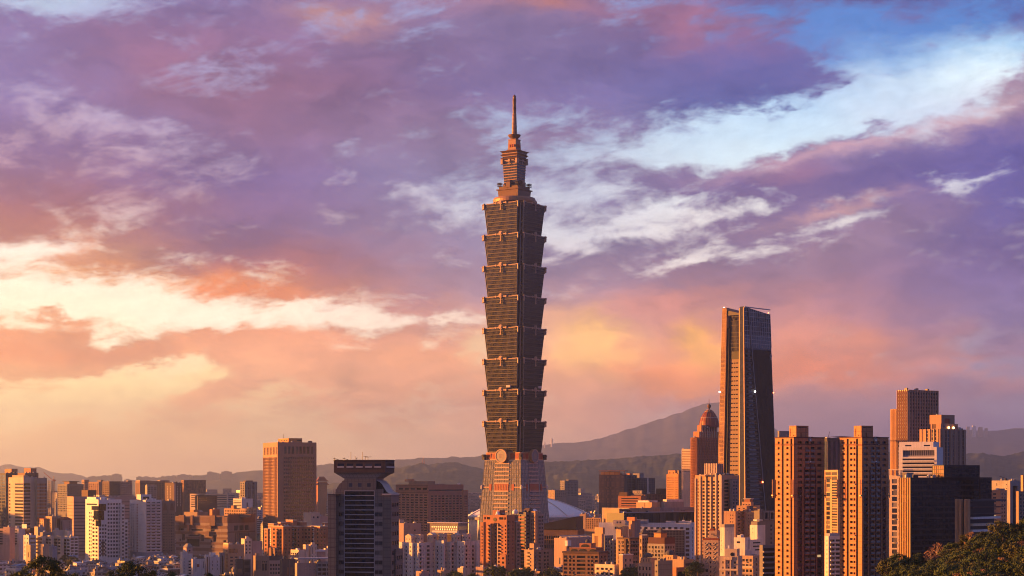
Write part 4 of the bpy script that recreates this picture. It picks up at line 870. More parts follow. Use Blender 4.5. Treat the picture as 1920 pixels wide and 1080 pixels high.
cut.split('cutout_glazing', 'glass_curtain', b.root); b.vol((163, 180, 200), 932, 'white', pb=937, dD=14, part='rooftop_room'); b.done()
b = B('apartment_block', 'white apartment tower with rows of grey balconies and an orange lit left side', 'apartment tower', (243, 271, 303), 2000, 55, vis=1040, wmax=100)
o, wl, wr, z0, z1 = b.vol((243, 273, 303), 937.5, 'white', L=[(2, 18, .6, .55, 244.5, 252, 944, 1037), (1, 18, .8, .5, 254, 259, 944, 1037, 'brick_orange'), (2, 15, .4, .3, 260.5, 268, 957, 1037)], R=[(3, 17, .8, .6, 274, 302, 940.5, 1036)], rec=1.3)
b.sill_slabs('R', o, wr, [b.z(940.5) - (k + 1) * (b.z(940.5) - b.z(1036)) / 17 + .3 for k in range(17)], 1.1, 1.15, 'white_old', 'balcony', wr * .03, wr * .97)
b.vol((256, 264, 284), 927, 'white', pb=938, dD=6, part='rooftop_room', R=[(1, 1, .7, .6, 266, 282, 930, 937, 'black')]); b.box((244, 273, 305), 1036, 1052, 'blue_grey', 'podium', dD=-2); b.done()
b = B('apartment_block', 'brown apartment block with paired slit windows attached right of the white balcony tower', AB, (300, 303, 328.5), 2030, 72, vis=1040, wmax=60)
o, wl, wr, z0, z1 = b.vol((300, 303, 328.5), 939, 'tan', R=[(3, 14, .4, .5, 305, 313, 962, 1035), (3, 14, .4, .5, 317, 326, 962, 1035), (1, 1, .5, .9, 314.3, 315.6, 940, 1050)]); mb = MB()
for u0, u1 in ((.1, .42), (.58, .95)): mb.loft([[(wr * u0, -.4, b.z(957)), (wr * u1, -.4, b.z(957)), (wr * (u0 + u1) / 2 + 1, -.1, b.z(944)), (wr * (u0 + u1) / 2 - 1, -.1, b.z(944))], [(wr * u0, -.02, b.z(957)), (wr * u1, -.02, b.z(957)), (wr * (u0 + u1) / 2 + 1, -.02, b.z(944)), (wr * (u0 + u1) / 2 - 1, -.02, b.z(944))]])
mb.build('pointed_gable', 'brown_tile', b.root); b.vol((301, 304, 330), 1040, 'pinkish', dD=-4, part='arched_podium', R=[(1, 1, .5, .8, 312, 327, 1046, 1090, 'grey_dark')]); b.done()
# --- brown banded mall
b = B('shopping_mall', 'wide brown and beige banded mall with blocky balconies and dark recesses', 'mall', (328, 425, 479), 2300, 28, vis=1042, wmax=60)
hol = [(1, 1, 1, 1, x0, x1, y0, y1, g) for x0, x1, y0, y1, g in ((337.5, 344.5, 992, 996, 'grey_dark'), (358, 380, 993, 996, 'grey_dark'), (395, 402.5, 993, 997, 'grey_dark'), (341, 347, 1003, 1015, 'grey_dark'), (353, 374, 1003.5, 1006.5, 'grey_dark'), (376, 382.5, 1003.5, 1016, 'grey_dark'), (399, 405.5, 1004, 1016, 'grey_dark'), (350, 374, 1012, 1026, 'black'), (336, 339.5, 1012.5, 1016, 'grey_dark'), (336, 339.5, 1022, 1026, 'grey_dark'), (395, 397.5, 1014, 1017.5, 'grey_dark'), (395, 397.5, 1023.5, 1027.5, 'grey_dark'), (419, 424, 1013, 1016.5, 'grey_dark'))]
hr = [(3, 1, .8, 1, 438, 468, 986, 995.5, 'grey_dark'), (8, 1, .5, 1, 440, 468, 1000, 1021, 'grey_dark')]
o, wl, wr, z0, z1 = b.vol((328, 427, 479), 969, 'mall_light', L=hol, R=hr, rec=2.0, roof='roof_grey')
uL = lambda px: b.along('L', px, 427, 0); uR = lambda px: b.along('R', px, 427, 0)
hol_all = hol
def mband(face, y0, y1, pxs):
    mb = MB()
    for a_, c_ in pxs: b.fbox(mb, face, o, min((uL if face == 'L' else uR)(a_), (uL if face == 'L' else uR)(c_)), max((uL if face == 'L' else uR)(a_), (uL if face == 'L' else uR)(c_)), b.z(y1), b.z(y0), .012, .3)
    mb.split('wall_band', 'mall_brown', b.root)
mband('L', 970, 981, [(329, 426.5)]); mband('L', 986, 991.5, [(329, 426.5)]); mband('L', 997.5, 1002.5, [(329, 426.5)]); mband('L', 1007.5, 1011.5, [(348, 375.5), (383, 398.5), (406, 426.5)]); mband('L', 1017.5, 1022, [(329, 349.5), (375, 426.5)]); mband('L', 1028, 1034, [(329, 426.5)])
mband('R', 964.5, 981, [(427.5, 478)]); mband('R', 997, 999, [(427.5, 478)]); mband('R', 1022.5, 1030, [(427.5, 478)])
for a_, c_, y0, y1 in ((338, 348, 966.5, 985), (360, 364, 967, 985), (396, 406, 966.5, 986), (353, 357, 985.5, 996), (391, 398, 985.5, 992), (333, 338, 986, 996), (388, 395, 997, 1006)):
    mb = MB(); b.fbox(mb, 'L', o, uL(c_), uL(a_), b.z(y1), b.z(y0), .31, 3.4); mb.build('wall_block', 'mall_brown', b.root)
for px, y in (((427, 470, 479), 964.5), ((372, 420, 427), 967)): b.vol(px, y, 'mall_brown', pb=970, dD=14, part='rooftop_block')
b.done()
b = simple('office_building', 'low brown flat roofed hall with an orange lit side behind the mall', 'hall', (345, 370, 390), 960, 2450, 40, 'tan', vis=968, roofbox=[((356, 363, 372), 956, 'ochre', 5)]); b.done()
# --- orange corner office tower
b = B('office_tower', 'tall gridded brown office tower with a glowing orange left side and a small roof box', 'office tower', (493, 520.5, 593.5), 2300, 66, vis=978, wmax=100)
L = [(9, 1, .42, 1, 494.5, 519.5, 838, 852), (11, 25, .62, .6, 494.5, 519.5, 857, 1005, 'glass_dark')]
R = [(8, 1, .62, 1, 531.5, 588.5, 837, 850.5, 'glass_mix'), (17, 23, .6, .5, 531.5, 589, 855.5, 1018, 'glass_dark')]
o, wl, wr, z0, z1 = b.vol((493, 520.5, 593.5), 829, 'office_tan', L=L, R=R, rec=.6)
b.ribs('L', o, wl, b.z(1010), b.z(857), 12, .5, .7, 'office_tan', 'pier', u0=wl * .01, u1=wl * .99); b.ribs('R', o, wr, b.z(1018), b.z(855), 18, .6, .5, 'office_tan', 'pier', u0=b.along('R', 529.8, 520.5, 0), u1=b.along('R', 590.6, 520.5, 0))
b.vol((521, 541, 566.5), 821.5, 'ochre', pb=830, dD=16, part='rooftop_room', L=[(4, 1, .5, .4, None, None, 823, 828)], R=[(1, 1, .9, .45, 556, 566, 823.5, 828, 'black')]); MB().bar((wr * .35, wl * .5, b.z(829)), (wr * .35, wl * .5, b.z(812)), .22).build('mast', 'steel_dark', b.root); b.done()
# --- brick apartments between the orange tower and the grey tower
b = B('apartment_block', 'orange brown brick apartment block with square white window frames', AB, (495, 533, 620), 1800, 50, vis=1040, wmax=100)
def fr_col(b, face, org, dD, o, px0, px1, ys, h):
    mb = MB(); f = lambda p: b.along(face, p, org, dD)
    for y in ys:
        u0, u1 = sorted((f(px0), f(px1))); za, zb = b.z(y + h, dD), b.z(y, dD); t = .45
        b.fbox(mb, face, o, u0 - t, u1 + t, zb, zb + t, .01, .25); b.fbox(mb, face, o, u0 - t, u1 + t, za - t, za, .01, .25); b.fbox(mb, face, o, u0 - t, u0, za, zb, .01, .25); b.fbox(mb, face, o, u1, u1 + t, za, zb, .01, .25)
    mb.split('window_frame', 'white_paint', b.root)
ys = [991.5 + 7.15 * i for i in range(8)]
for (pl, pc, pr, dD, cs, rs) in (((495), 502, 506, 4, [(496.5, 500)], []), ((503), 531, 548, 0, [(504.5, 507.5), (512, 515.5), (519.5, 522.5), (525, 528)], [(535, 537), (541, 544)]), ((546), 556, 572, 9, [(547.5, 551), (552.5, 555)], [(558.5, 561), (567, 569)]), ((570), 583, 594, 5, [(572, 575), (577.5, 581)], [(585, 588)]), ((583), 600, 620, -3, [(585, 588.5), (594, 597)], [(601.5, 604.5), (607.5, 610)])):
    top = 987.5 + (5 if pl == 495 else 0)
    o, wl, wr, z0, z1 = b.vol((pl, pc, pr), top, 'brick_orange', L=[(1, 1, 1, 1, a_, c_, y, y + 3.8) for a_, c_ in cs for y in ys], R=[(1, 1, 1, 1, a_, c_, y, y + 3.6) for a_, c_ in rs for y in ys], dD=dD)
    if cs and pl in (503, 546, 583): fr_col(b, 'L', pc, dD, o, cs[0][0], cs[0][1], ys[:6], 3.8)
    b.box((pl - .6, pc, pr + .4), top - 1.2, top, 'cream', 'cornice', dD=dD - .4)
for px, y in (((503, 513, 518), 982.5), ((521, 526, 540), 979.5), ((536, 549, 557), 975.5), ((557, 568, 575), 979), ((604, 609, 617), 980)): b.vol(px, y, 'brick_orange', pb=988, dD=14, part='rooftop_room'); b.box((px[0] - .6, px[1], px[2] + .6), y - .8, y + .4, 'cream', 'roof_slab', dD=13.6)
b.done()
b = B('gatehouse', 'brown stepped tower with two rounded gable tops in front of the brick apartments', 'tower', (504, 513, 522), 1740, 50, vis=1040, wmax=0)
for (pl, pc, pr, t, dD) in ((504, 508.5, 512.5, 1026, 3), (510.5, 515.5, 522, 1027, 0)):
    o, wl, wr, z0, z1 = b.vol((pl, pc, pr), t + 3, 'brown_tile', dD=dD, R=[(1, 3, .4, .6, None, None, 1032, 1050)])
    mb = MB(); mb.loft([[(o[0] - .05, o[1] + wl * (.5 - .5 * math.cos(math.pi * i / 8)), z1 + (wl * .32) * math.sin(math.pi * i / 8)) for i in range(9)], [(o[0] + wr, o[1] + wl * (.5 - .5 * math.cos(math.pi * i / 8)), z1 + (wl * .32) * math.sin(math.pi * i / 8)) for i in range(9)]]); mb.build('gable', 'brown_tile', b.root)
b.done()
# --- hotel and pavilion
b = B('hotel', 'broad brown hotel with many rows of dark windows and a stepped top', 'hotel', (742, 803, 877.5), 2285, 48, vis=985, wmax=100)
L = [(5, 1, .75, 1, 746, 802, 915, 918.5)] + [(7, 15, .72, .48, 744, 802, 926, 997)]
R = [(1, 1, .98, 1, 804, 876, 918, 920.5), (9, 15, .66, .48, 807, 868, 928, 1000), (2, 13, .6, .48, 869.5, 876, 935, 1000)]
o, wl, wr, z0, z1 = b.vol((742, 803, 869), 908.5, 'hotel_wall', L=L, R=R[:2], rec=.6); b.vol((866, 869.5, 877.5), 919, 'hotel_wall', R=[(2, 15, .6, .48, 870.5, 877, 928, 1000)], dD=8, part='stepped_wing')
b.vol((766, 803, 816), 902, 'tan', pb=909, dD=14, part='rooftop_block'); b.vol((759, 764, 777), 898.5, 'sand', pb=903, dD=20, part='rooftop_room'); b.vol((815, 821, 834), 907, 'grey', pb=910, dD=12, part='plant_room'); b.vol((803.5, 812, 860), 913.5, 'hotel_wall', pb=916, dD=6, part='parapet_step')
b.bands('L', o, wl, [b.z(y) for y in (910.5, 913.5, 921, 924)], .5, .4, 'brown_dark', 'cornice_line'); b.done()
b = B('pavilion', 'low pavilion with warm lamps glowing under a wide flat eave', 'pavilion', (804, 859, 877), 2170, 28, vis=1003, wmax=60)
o, wl, wr, z0, z1 = b.vol((806, 859, 875), 982, 'concrete', pb=1003, L=[(13, 1, .5, 1, 808, 857, 987, 989.5, 'lamp_warm'), (10, 1, .4, 1, 815, 857, 991.5, 994.5, 'lamp_warm')], R=[(8, 1, .4, 1, 860, 875, 987, 994, 'lamp_warm')], rec=1.0); b.box((801, 859, 879.5), 979.8, 981.6, 'pale_trim', 'eave', dD=-3); b.box((806, 859, 875), 1003, 1120, 'brown_dark', 'base', dD=1); b.box((810, 857, 860), 995.5, 999, 'dome_white', 'porch_roof', dD=-9); b.done()
b = simple('office_building', 'low pale grey stepped hall beside the near grey tower', 'hall', (742, 757, 790), 981, 2200, 40, 'pinkish', roofbox=[((744, 749, 758), 974, 'beige_pale', 10)], R=[(1, 1, .2, .8, 765, 769, 984, 992), (1, 1, .5, .5, 775, 781, 992, 998)], vis=1005); b.done()
# --- white gabled apartments
b = B('apartment_block', 'pale white apartment rows with pointed gable stair houses on the roof', AB, (744, 785, 908), 1650, 45, vis=1075, wmax=100)
st = 8.0
for i, (pl, pc, pr, top, dD) in enumerate(((744, 754, 760, 1016, 6), (757, 773, 776, 1017.5, 2), (773, 785, 797, 1018, 0), (795.5, 797, 817, 1017, 5), (815, 832, 835, 1013.5, 3), (832, 845, 858, 1016, 8), (857, 871, 883, 1014.5, 0), (880, 883, 896, 1014, 5), (893, 898, 908, 1013, 2))):
    L = [(1, 10, .5, .5, pl + (pc - pl) * .12, pl + (pc - pl) * .45, 1022, 1100, 'glass_mix'), (1, 10, .4, .35, pl + (pc - pl) * .6, pl + (pc - pl) * .92, 1022, 1100, 'glass_mix')] if pc - pl > 8 else []
    R = [(1, 10, .6, .6, pc + 1, pc + (pr - pc) * .55, 1021, 1100, 'glass_dark'), (1, 10, .3, .4, pc + (pr - pc) * .6, pr - 1, 1021, 1100, 'glass_mix')] if pr - pc > 8 else []
    o, wl, wr, z0, z1 = b.vol((pl, pc, pr), top, 'white_old', L=L, R=R, dD=dD, rec=.7)
    if pc - pl > 8: b.sill_slabs('L', o, wl, [b.z(1022 + 7.8 * k + 7.4, dD) for k in range(8)], .8, .95, 'white_old', 'balcony', wl * .55, wl * .92)
    if pr - pc > 10: b.sill_slabs('R', o, wr, [b.z(1021 + 7.9 * k + 7.6, dD) for k in range(8)], .9, .95, 'white_old', 'balcony', wr * .05, wr * .5)
for px, y, gab in (((760, 771, 778), 1003, 1), ((777.5, 788, 794), 1002, 0), ((801, 811, 820), 1000.5, 1), ((822, 832, 838), 1000, 0), ((846, 856, 864), 1001, 1), ((866, 877, 883), 1000.5, 0)):
    o, wl, wr, z0, z1 = b.vol(px, y + (2 if gab else 0), 'beige_pale', pb=1017, dD=9, part='stair_house', L=[(2, 1, .3, 1, None, None, y + 7, y + 9)], R=[(1, 1, .3, .5, None, None, y + 5, y + 12)])
    if gab: MB().loft([[(o[0] - .05, o[1], z1), (o[0] - .05, o[1] + wl, z1), (o[0] - .05, o[1] + wl / 2, z1 + 1.9)], [(o[0] + wr, o[1], z1), (o[0] + wr, o[1] + wl, z1), (o[0] + wr, o[1] + wl / 2, z1 + 1.9)]]).build('gable', 'beige_pale', b.root)
b.done()
# --- brown apartments before the skyscraper
b = B('apartment_block', 'tall brown apartment block with a round window and a lit arch front below the skyscraper', AB, (901, 948, 976), 1600, 38, vis=1065, wmax=100)
st = 7.0; ys = [981 + st * i for i in range(13)]
o, wl, wr, z0, z1 = b.vol((906, 950, 965), 966, 'brick_orange', L=[(1, 1, 1, 1, 920, 924, 982, 1062, 'brown_dark')] + [(1, 12, .8, .5, a_, c_, 983, 1065, 'glass_mix') for a_, c_ in ((915, 919.5), (935.5, 941), (927, 931), (946.5, 949.3))] + [(1, 1, 1, 1, a_, c_, 970, 974.5) for a_, c_ in ((908, 911), (913, 919), (936, 944), (945.5, 948.5))], R=[(1, 12, .7, .5, 951, 956, 975, 1060), (1, 12, .5, .5, 960, 964, 975, 1060)], rec=.9)
uL = lambda px: b.along('L', px, 950, 0)
mb = MB(); 
for px in (921.2, 934.2): b.fbox(mb, 'L', o, uL(px) - .45, uL(px) + .45, 0, b.z(982), .01, 1.0)
mb.build('pilaster', 'beige', b.root); MB().disc((o[0] - .02, o[1] + uL(928), b.z(974.5)), (-1, 0, 0), 1.75, .2, 20).build('round_window', 'black', b.root)
b.sill_slabs('L', o, wl, [b.z(983 + 6.83 * (k + 1)) for k in range(12)], .9, 1.0, 'pinkish', 'balcony', uL(941), uL(935.5)); b.sill_slabs('L', o, wl, [b.z(983 + 6.83 * (k + 1)) for k in range(12)], .9, 1.0, 'pinkish', 'balcony', uL(920), uL(915))
b.vol((900.5, 906.5, 911), 979, 'brick_orange', dD=7, part='side_wing', L=[(1, 10, .5, .45, 902, 906, 985, 1045)]); b.vol((923.5, 937, 947), 956.5, 'brick_orange', pb=967, dD=9, part='rooftop_room'); b.vol((958, 968, 976), 978, 'tan', dD=12, part='rear_wing', L=[(1, 11, .4, .5, None, None, 982, 1062)], R=[(1, 11, .6, .5, None, None, 982, 1062)])
b.vol((950, 956, 972), 966, 'brown_tile', pb=979, dD=16, part='rear_top', R=[(2, 1, .3, .7, None, None, 968, 977)])
MB().lathe(o[0] + 2, o[1] + uL(930.5), [(2.4, b.z(965)), (1.6, b.z(963)), (1.4, b.z(961)), (.1, b.z(957))], 8).build('lantern_spire', 'dome_white', b.root); b.vol((937, 948, 952), 1040, 'brick_orange', dD=-5, part='front_step', L=[(1, 4, .6, .5, 940, 947, 1043, 1075)]); b.done()
b = B('apartment_block', 'brown and grey apartment block with curved balconies and small domed turrets', AB, (972, 997, 1020), 1640, 48, vis=1065, wmax=100)
o, wl, wr, z0, z1 = b.vol((973, 986, 1004), 960, 'grey_mid', L=[(1, 15, .9, .5, 974, 985.3, 964, 1065, 'glass_dark')], R=[(1, 15, .7, .5, 987, 994, 964, 1065, 'glass_mix')], rec=1.0)
b.sill_slabs('L', o, wl, [b.z(964 + 6.73 * (k + 1)) for k in range(14)], 1.3, 1.05, 'brick_orange', 'balcony', wl * .05, wl * .95)
b.vol((994, 1003.5, 1008), 958, 'sand', dD=-2, part='turret_wall', L=[(2, 13, .6, .6, 995.5, 1002.5, 965, 1060, 'glass_mix')]); b.vol((1005, 1009, 1020), 963.5, 'grey', dD=4, part='right_wing', R=[(3, 14, .6, .55, 1009.5, 1019, 966, 1062)])
for px, y, r in ((1001.5, 958, 3.0), (966, 959, 2.6)): p = b.local(px, 6); MB().lathe(p[0], p[1], [(r, b.z(y) - 2), (r, b.z(y)), (r * .9, b.z(y) + .5), (r * .5, b.z(y) + 1.4), (.1, b.z(y) + 1.9)], 14).build('turret_dome', 'dome_white', b.root)
p = b.local(991, 6); MB().loft([[(p[0] - 4, p[1] - 5, b.z(958.5)), (p[0] + 4, p[1] - 5, b.z(958.5)), (p[0] + 4, p[1] + 5, b.z(958.5)), (p[0] - 4, p[1] + 5, b.z(958.5))], [(p[0] - 1, p[1] - 2.5, b.z(953)), (p[0] + 1, p[1] - 2.5, b.z(953)), (p[0] + 1, p[1] + 2.5, b.z(953)), (p[0] - 1, p[1] + 2.5, b.z(953))]]).build('hip_roof', 'brown_dark', b.root); b.done()
b = B('apartment_block', 'lower grey brown apartment block with a balcony column in front of the domed turrets', AB, (983, 1002, 1037), 1520, 55, vis=1075, wmax=60)
o, wl, wr, z0, z1 = b.vol((983, 1001, 1037), 1031, 'tan', L=[(1, 6, .7, .5, 988, 995, 1034, 1075)], R=[(1, 6, .6, .5, 1003, 1006, 1034, 1075), (1, 6, .8, .5, 1009, 1015, 1034, 1075), (2, 6, .6, .5, 1019, 1030, 1034, 1075)])
b.sill_slabs('L', o, wl, [b.z(1034 + 7 * (k + 1)) for k in range(6)], .9, 1.0, 'pinkish', 'balcony', b.along('L', 995, 1001, 0), b.along('L', 988, 1001, 0)); b.vol((993, 1001, 1012), 1019, 'tan', pb=1032, dD=10, part='rooftop_room'); b.done()
# --- centre right
b = B('concert_hall', 'black wedge roofed hall on a brown framed base', 'hall', (1018, 1080, 1086), 1900, 16, vis=1040, wmax=40)
o, wl, wr, z0, z1 = b.vol((1018, 1083, 1087), 993, 'brown_tile', L=[(9, 3, .75, .8, 1020, 1058, 1004, 1029)], rec=1.0, deep=(None, 30)); mb = MB(); u = lambda px: b.along('L', px, 1083, 0)
mb.loft([[(-1, u(1083.5), z1 + .01), (-1, u(1016), z1 + .01), (-1, u(1016), b.z(984)), (-1, u(1083.5), b.z(968.5))], [(30, u(1083.5), z1 + .01), (30, u(1016), z1 + .01), (30, u(1016), b.z(984)), (30, u(1083.5), b.z(968.5))]]); mb.build('wedge_roof', 'black_clad', b.root); mb = MB()
for px in (1064, 1066.5, 1069, 1077, 1079.5): b.fbox(mb, 'L', o, u(px + 1.6), u(px), b.z(991), b.z(988.5), 1.01, 1.1)
mb.split('roof_vent', 'mullion_grey', b.root); b.done()
b = B('hall', 'pale pink blank walled hall with a long skylight roof truss', 'hall', (1039, 1062, 1112), 1700, 40, vis=1060, wmax=20)
o, wl, wr, z0, z1 = b.vol((1039, 1062, 1112), 1009, 'pinkish', L=[(1, 1, .6, .6, 1047, 1053, 1042, 1062, 'grey')], R=[(1, 2, .6, .5, 1063, 1069, 1014, 1030)]); mb = MB()
for i in range(14): t = i / 13; mb.bar((wr * t, .5, z1), (wr * t, wl * .6, z1 + 1.8), .2)
mb.bar((0, .5, z1 + .2), (wr, .5, z1 + .2), .35); mb.bar((0, wl * .6, z1 + 1.8), (wr, wl * .6, z1 + 1.8), .35); mb.build('roof_truss', 'mullion_grey', b.root); b.vol((1059, 1064, 1071), 1013.5, 'white', pb=1024, dD=-6, part='roof_tank_room'); b.done()
b = B('apartment_block', 'dark brown mansion block with arched dormers and rows of arched windows', AB, (1055, 1122, 1140), 1500, 24, vis=1080, wmax=100)
cols = ((1057, 1064), (1067, 1071.5), (1073.5, 1078), (1081, 1098), (1101.5, 1106), (1108, 1113), (1115, 1121)); ys = [1042 + 7.4 * i for i in range(6)]
o, wl, wr, z0, z1 = b.vol((1055, 1123, 1140), 1036.5, 'brown_tile', L=[(1, 6, .95, .58, a_, c_, 1041, 1086, 'glass_mix') for a_, c_ in cols], R=[(2, 6, .5, .5, 1125, 1138, 1041, 1086)], rec=.9)
u = lambda px: b.along('L', px, 1123, 0); b.box((1054, 1123, 1141), 1034.6, 1038.2, 'brown_dark', 'cornice', dD=-1); v2 = b.vol((1068, 1117, 1131), 1028, 'brown_tile', pb=1036.8, dD=6, part='attic'); b.box((1067, 1117, 1132), 1027.4, 1029, 'brick_orange', 'attic_cornice', dD=5.5)
for px, y, r in ((1076, 1034.5, 2.4), (1092, 1034.5, 2.7), (1111, 1034.5, 2.4)):
    mb = MB(); oo = v2[0]; uu = b.along('L', px, 1117, 6); mb.loft([[(oo[0] - d, oo[1] + uu + r * 1.15 * math.cos(math.pi * i / 10), b.z(y) + r * .75 * math.sin(math.pi * i / 10)) for i in range(11)] for d in (.02, .3)]); mb.build('arched_dormer', 'black', b.root)
v3 = b.vol((1086.5, 1108, 1117), 1018.5, 'brick_orange', pb=1028.2, dD=9, part='belvedere'); mb = MB(); oo = v3[0]; uu = b.along('L', 1096.5, 1108, 9); mb.loft([[(oo[0] - d, oo[1] + uu + 3.4 * math.cos(math.pi * i / 10), b.z(1026.5) + 2.3 * math.sin(math.pi * i / 10)) for i in range(11)] for d in (.02, .3)]); mb.build('arched_opening', 'black', b.root)
p = b.local(1102, 14); MB().lathe(p[0], p[1], [(2.2, b.z(1018)), (2.0, b.z(1015)), (1.2, b.z(1012.5)), (.1, b.z(1011.5))], 14).build('roof_dome', 'grey_dark', b.root); b.done()
b = B('apartment_block', 'grey tower block with a tall blank lit stair wall behind the mansion block', AB, (1110, 1126, 1150), 1650, 45, vis=1050, wmax=30)
b.vol((1110, 1128, 1133), 1001, 'sand', L=[(1, 1, .8, 1, 1114, 1122, 1005, 1028, 'brown_tile')]); b.vol((1115, 1130, 1134), 989, 'sand', pb=1002, dD=6, part='stair_tower'); b.vol((1130, 1134, 1150), 1004, 'grey', dD=10, part='rear_wing', R=[(3, 8, .5, .5, None, None, 1008, 1060)]); b.done()
b = B('apartment_block', 'narrow grey block with square dark windows right of the blank stair wall', AB, (1143, 1150, 1160), 1640, 55, vis=1055, wmax=20); b.vol((1143, 1150, 1160), 1013, 'grey', R=[(1, 6, .6, .6, None, None, 1016, 1060)], L=[(1, 6, .4, .5, None, None, 1016, 1060)]); b.done()
b = B('apartment_block', 'pale apartment block with orange lit balconies and a bright stair tower', AB, (1115, 1152, 1187), 1420, 40, vis=1085, wmax=40)
o, wl, wr, z0, z1 = b.vol((1115, 1152, 1160), 1058.5, 'cream', L=[(4, 3, .7, .5, 1117, 1150, 1063, 1090, 'glass_mix')], rec=1.0); b.sill_slabs('L', o, wl, [b.z(1063 + 9 * (k + 1)) for k in range(3)], 1.0, 1.1, 'cream', 'balcony', wl * .3, wl * .9)
b.vol((1160.5, 1167.5, 1187), 1041, 'beige', dD=-3, part='stair_tower', R=[(2, 4, .3, .5, 1169, 1186, 1046, 1085)]); b.box((1160, 1168, 1188), 1039.5, 1041.2, 'white', 'roof_slab', dD=-3.4); b.vol((1150, 1154, 1176), 1060, 'grey', dD=2, part='side_wall', R=[(2, 3, .5, .4, None, None, 1063, 1088)]); b.vol((1184, 1190, 1205), 1058, 'tan', dD=0, part='right_wing', R=[(2, 3, .5, .5, None, None, 1062, 1088)]); b.done()
b = B('apartment_block', 'brown glazed bay apartment block with dark flat eaves and a lit chimney like stair tower', AB, (1158, 1180, 1204), 1560, 42, vis=1045, wmax=60)
o, wl, wr, z0, z1 = b.vol((1158, 1180, 1203), 1010, 'tan', L=[(1, 6, .8, .6, 1159.5, 1163, 1013, 1058, 'glass_mix'), (2, 6, .7, .6, 1165, 1171, 1013, 1058), (1, 6, .9, .7, 1175.5, 1179.5, 1013, 1058, 'glass_mix')], R=[(3, 6, .8, .6, 1182, 1196, 1013, 1058, 'glass_mix')]); b.box((1157, 1180, 1205), 1008.2, 1011, 'brown_dark', 'eave', dD=-1.5)
mb = MB(); b.fbox(mb, 'L', o, b.along('L', 1175, 1180, 0), b.along('L', 1171.5, 1180, 0), 0, b.z(1008), .02, 1.2); mb.build('bay_shaft', 'brown_dark', b.root); mb = MB(); b.fbox(mb, 'R', o, 0, wr, b.z(1022), b.z(1020.5), .02, 1.2); b.fbox(mb, 'R', o, 0, wr, b.z(1038), b.z(1036.5), .02, 1.2); mb.split('floor_eave', 'brown_dark', b.root); b.done()
b = B('apartment_block', 'tan rounded stair towers and water tank room rising above the glazed bay block', AB, (1155, 1186, 1196), 1610, 42, vis=1010, wmax=10)
b.vol((1155, 1164, 1169), 989, 'sand'); p = b.local(1172.5, -4); MB().lathe(p[0], p[1], [(2.7, 0), (2.7, b.z(987)), (2.2, b.z(986))], 18).build('round_stair', 'sand', b.root); b.vol((1179, 1185, 1190), 976, 'sand', dD=2, part='stair_tower'); b.vol((1175.5, 1190, 1194.5), 969.5, 'brick_orange', pb=977, dD=1, part='tank_room'); b.vol((1186, 1190, 1201), 975, 'grey', dD=5, part='rear_wall'); b.done()
# white slab hall with glazed court
b = B('department_store', 'long white department store with square windows and a dark blue glass court', 'department store', (1123, 1293, 1303.5), 1750, 14, vis=1050, wmax=100)
L = [(12, 1, .55, 1, 1150, 1284, 988.5, 992.8, 'glass_mix')] + [(1, 8, .95, .58, 1285.5, 1292.6, 988, 1052, 'glass_mix')]
o, wl, wr, z0, z1 = b.vol((1123, 1294.5, 1304), 980.5, 'white', L=L, R=[(1, 8, .3, .7, 1296.5, 1301, 988, 1052)], deep=(None, 30)); u = lambda px: b.along('L', px, 1294.5, 0)
mb = MB(); b.fbox(mb, 'L', o, u(1284), u(1215), 0, b.z(993.6), .02, 3.2); mb.build('glass_court', 'glass_slate', b.root); mb = MB()
for i in range(26): q = u(1284) + (u(1215) - u(1284)) * i / 25; b.fbox(mb, 'L', o, q - .12, q + .12, b.z(1052), b.z(994.4), 3.21, 3.35)
for i in range(12): z = b.z(994 + 4.6 * i); b.fbox(mb, 'L', o, u(1284), u(1215), z - .5, z - .1, 3.21, 3.4)
mb.build('court_frame', 'steel', b.root); b.vol((1150, 1172, 1178), 975, 'cream', pb=984, dD=5, part='rooftop_room', L=[(2, 1, .6, .7, 1155, 1166, 977, 982, 'glass_mix')]); b.vol((1190, 1214, 1216), 974, 'blue_grey', pb=982, dD=9, part='rooftop_room')
for px in (1256, 1280): p = b.local(px, 12); MB().box(p[0], p[0] + 5, p[1] - 5, p[1] + 4, z1 - 1, z1 + 1.6).build('roof_plant', 'mullion_grey', b.root)
b.done()
b = B('shopping_centre', 'sandy shopping centre with a black billboard and a long black glass wall', 'shopping centre', (1131, 1165, 1302), 1880, 48, vis=975, wmax=20)
o, wl, wr, z0, z1 = b.vol((1132, 1161, 1175), 954, 'sand', L=[(2, 2, .2, .25, 1145, 1153, 962, 973)], deep=(None, 60)); q = b.along('R', 1181, 1161, 0)
mb = MB(); b.fbox(mb, 'R', o, .4, q, b.z(974), b.z(956.5), .02, .6); mb.build('billboard', 'black', b.root); mb = MB()
for a_, c_, y0, y1 in ((1163, 1164, 958, 964), (1164.7, 1165.5, 957.8, 964), (1166.2, 1166.9, 958, 964), (1162.4, 1167.2, 960.4, 961), (1168.5, 1169.1, 958, 963), (1170.3, 1170.9, 958.6, 961.5), (1172, 1172.5, 957.8, 962), (1174, 1174.4, 958.5, 961.5), (1163, 1167.5, 966, 966.6)): b.fbox(mb, 'R', o, b.along('R', a_, 1161, 0), b.along('R', c_, 1161, 0), b.z(y1), b.z(y0), .61, .68)
for c, y, r in ((1162.6, 969.5, .9), (1166.3, 971.5, 1.1)): p = b.P('R', o, b.along('R', c, 1161, 0), b.z(y), .6); mb.disc(p, (0, -1, 0), r, .1, 10)
mb.split('billboard_mark', 'white_paint', b.root)
b2 = b.vol((1162, 1180, 1302), 952.5, 'concrete', pb=1000, dD=20, part='upper_storey', deep=(40, None)); b.ribs('R', b2[0], b2[2], b.z(959), b.z(953.5), 60, .25, .3, 'mullion_grey', 'fin_cladding')
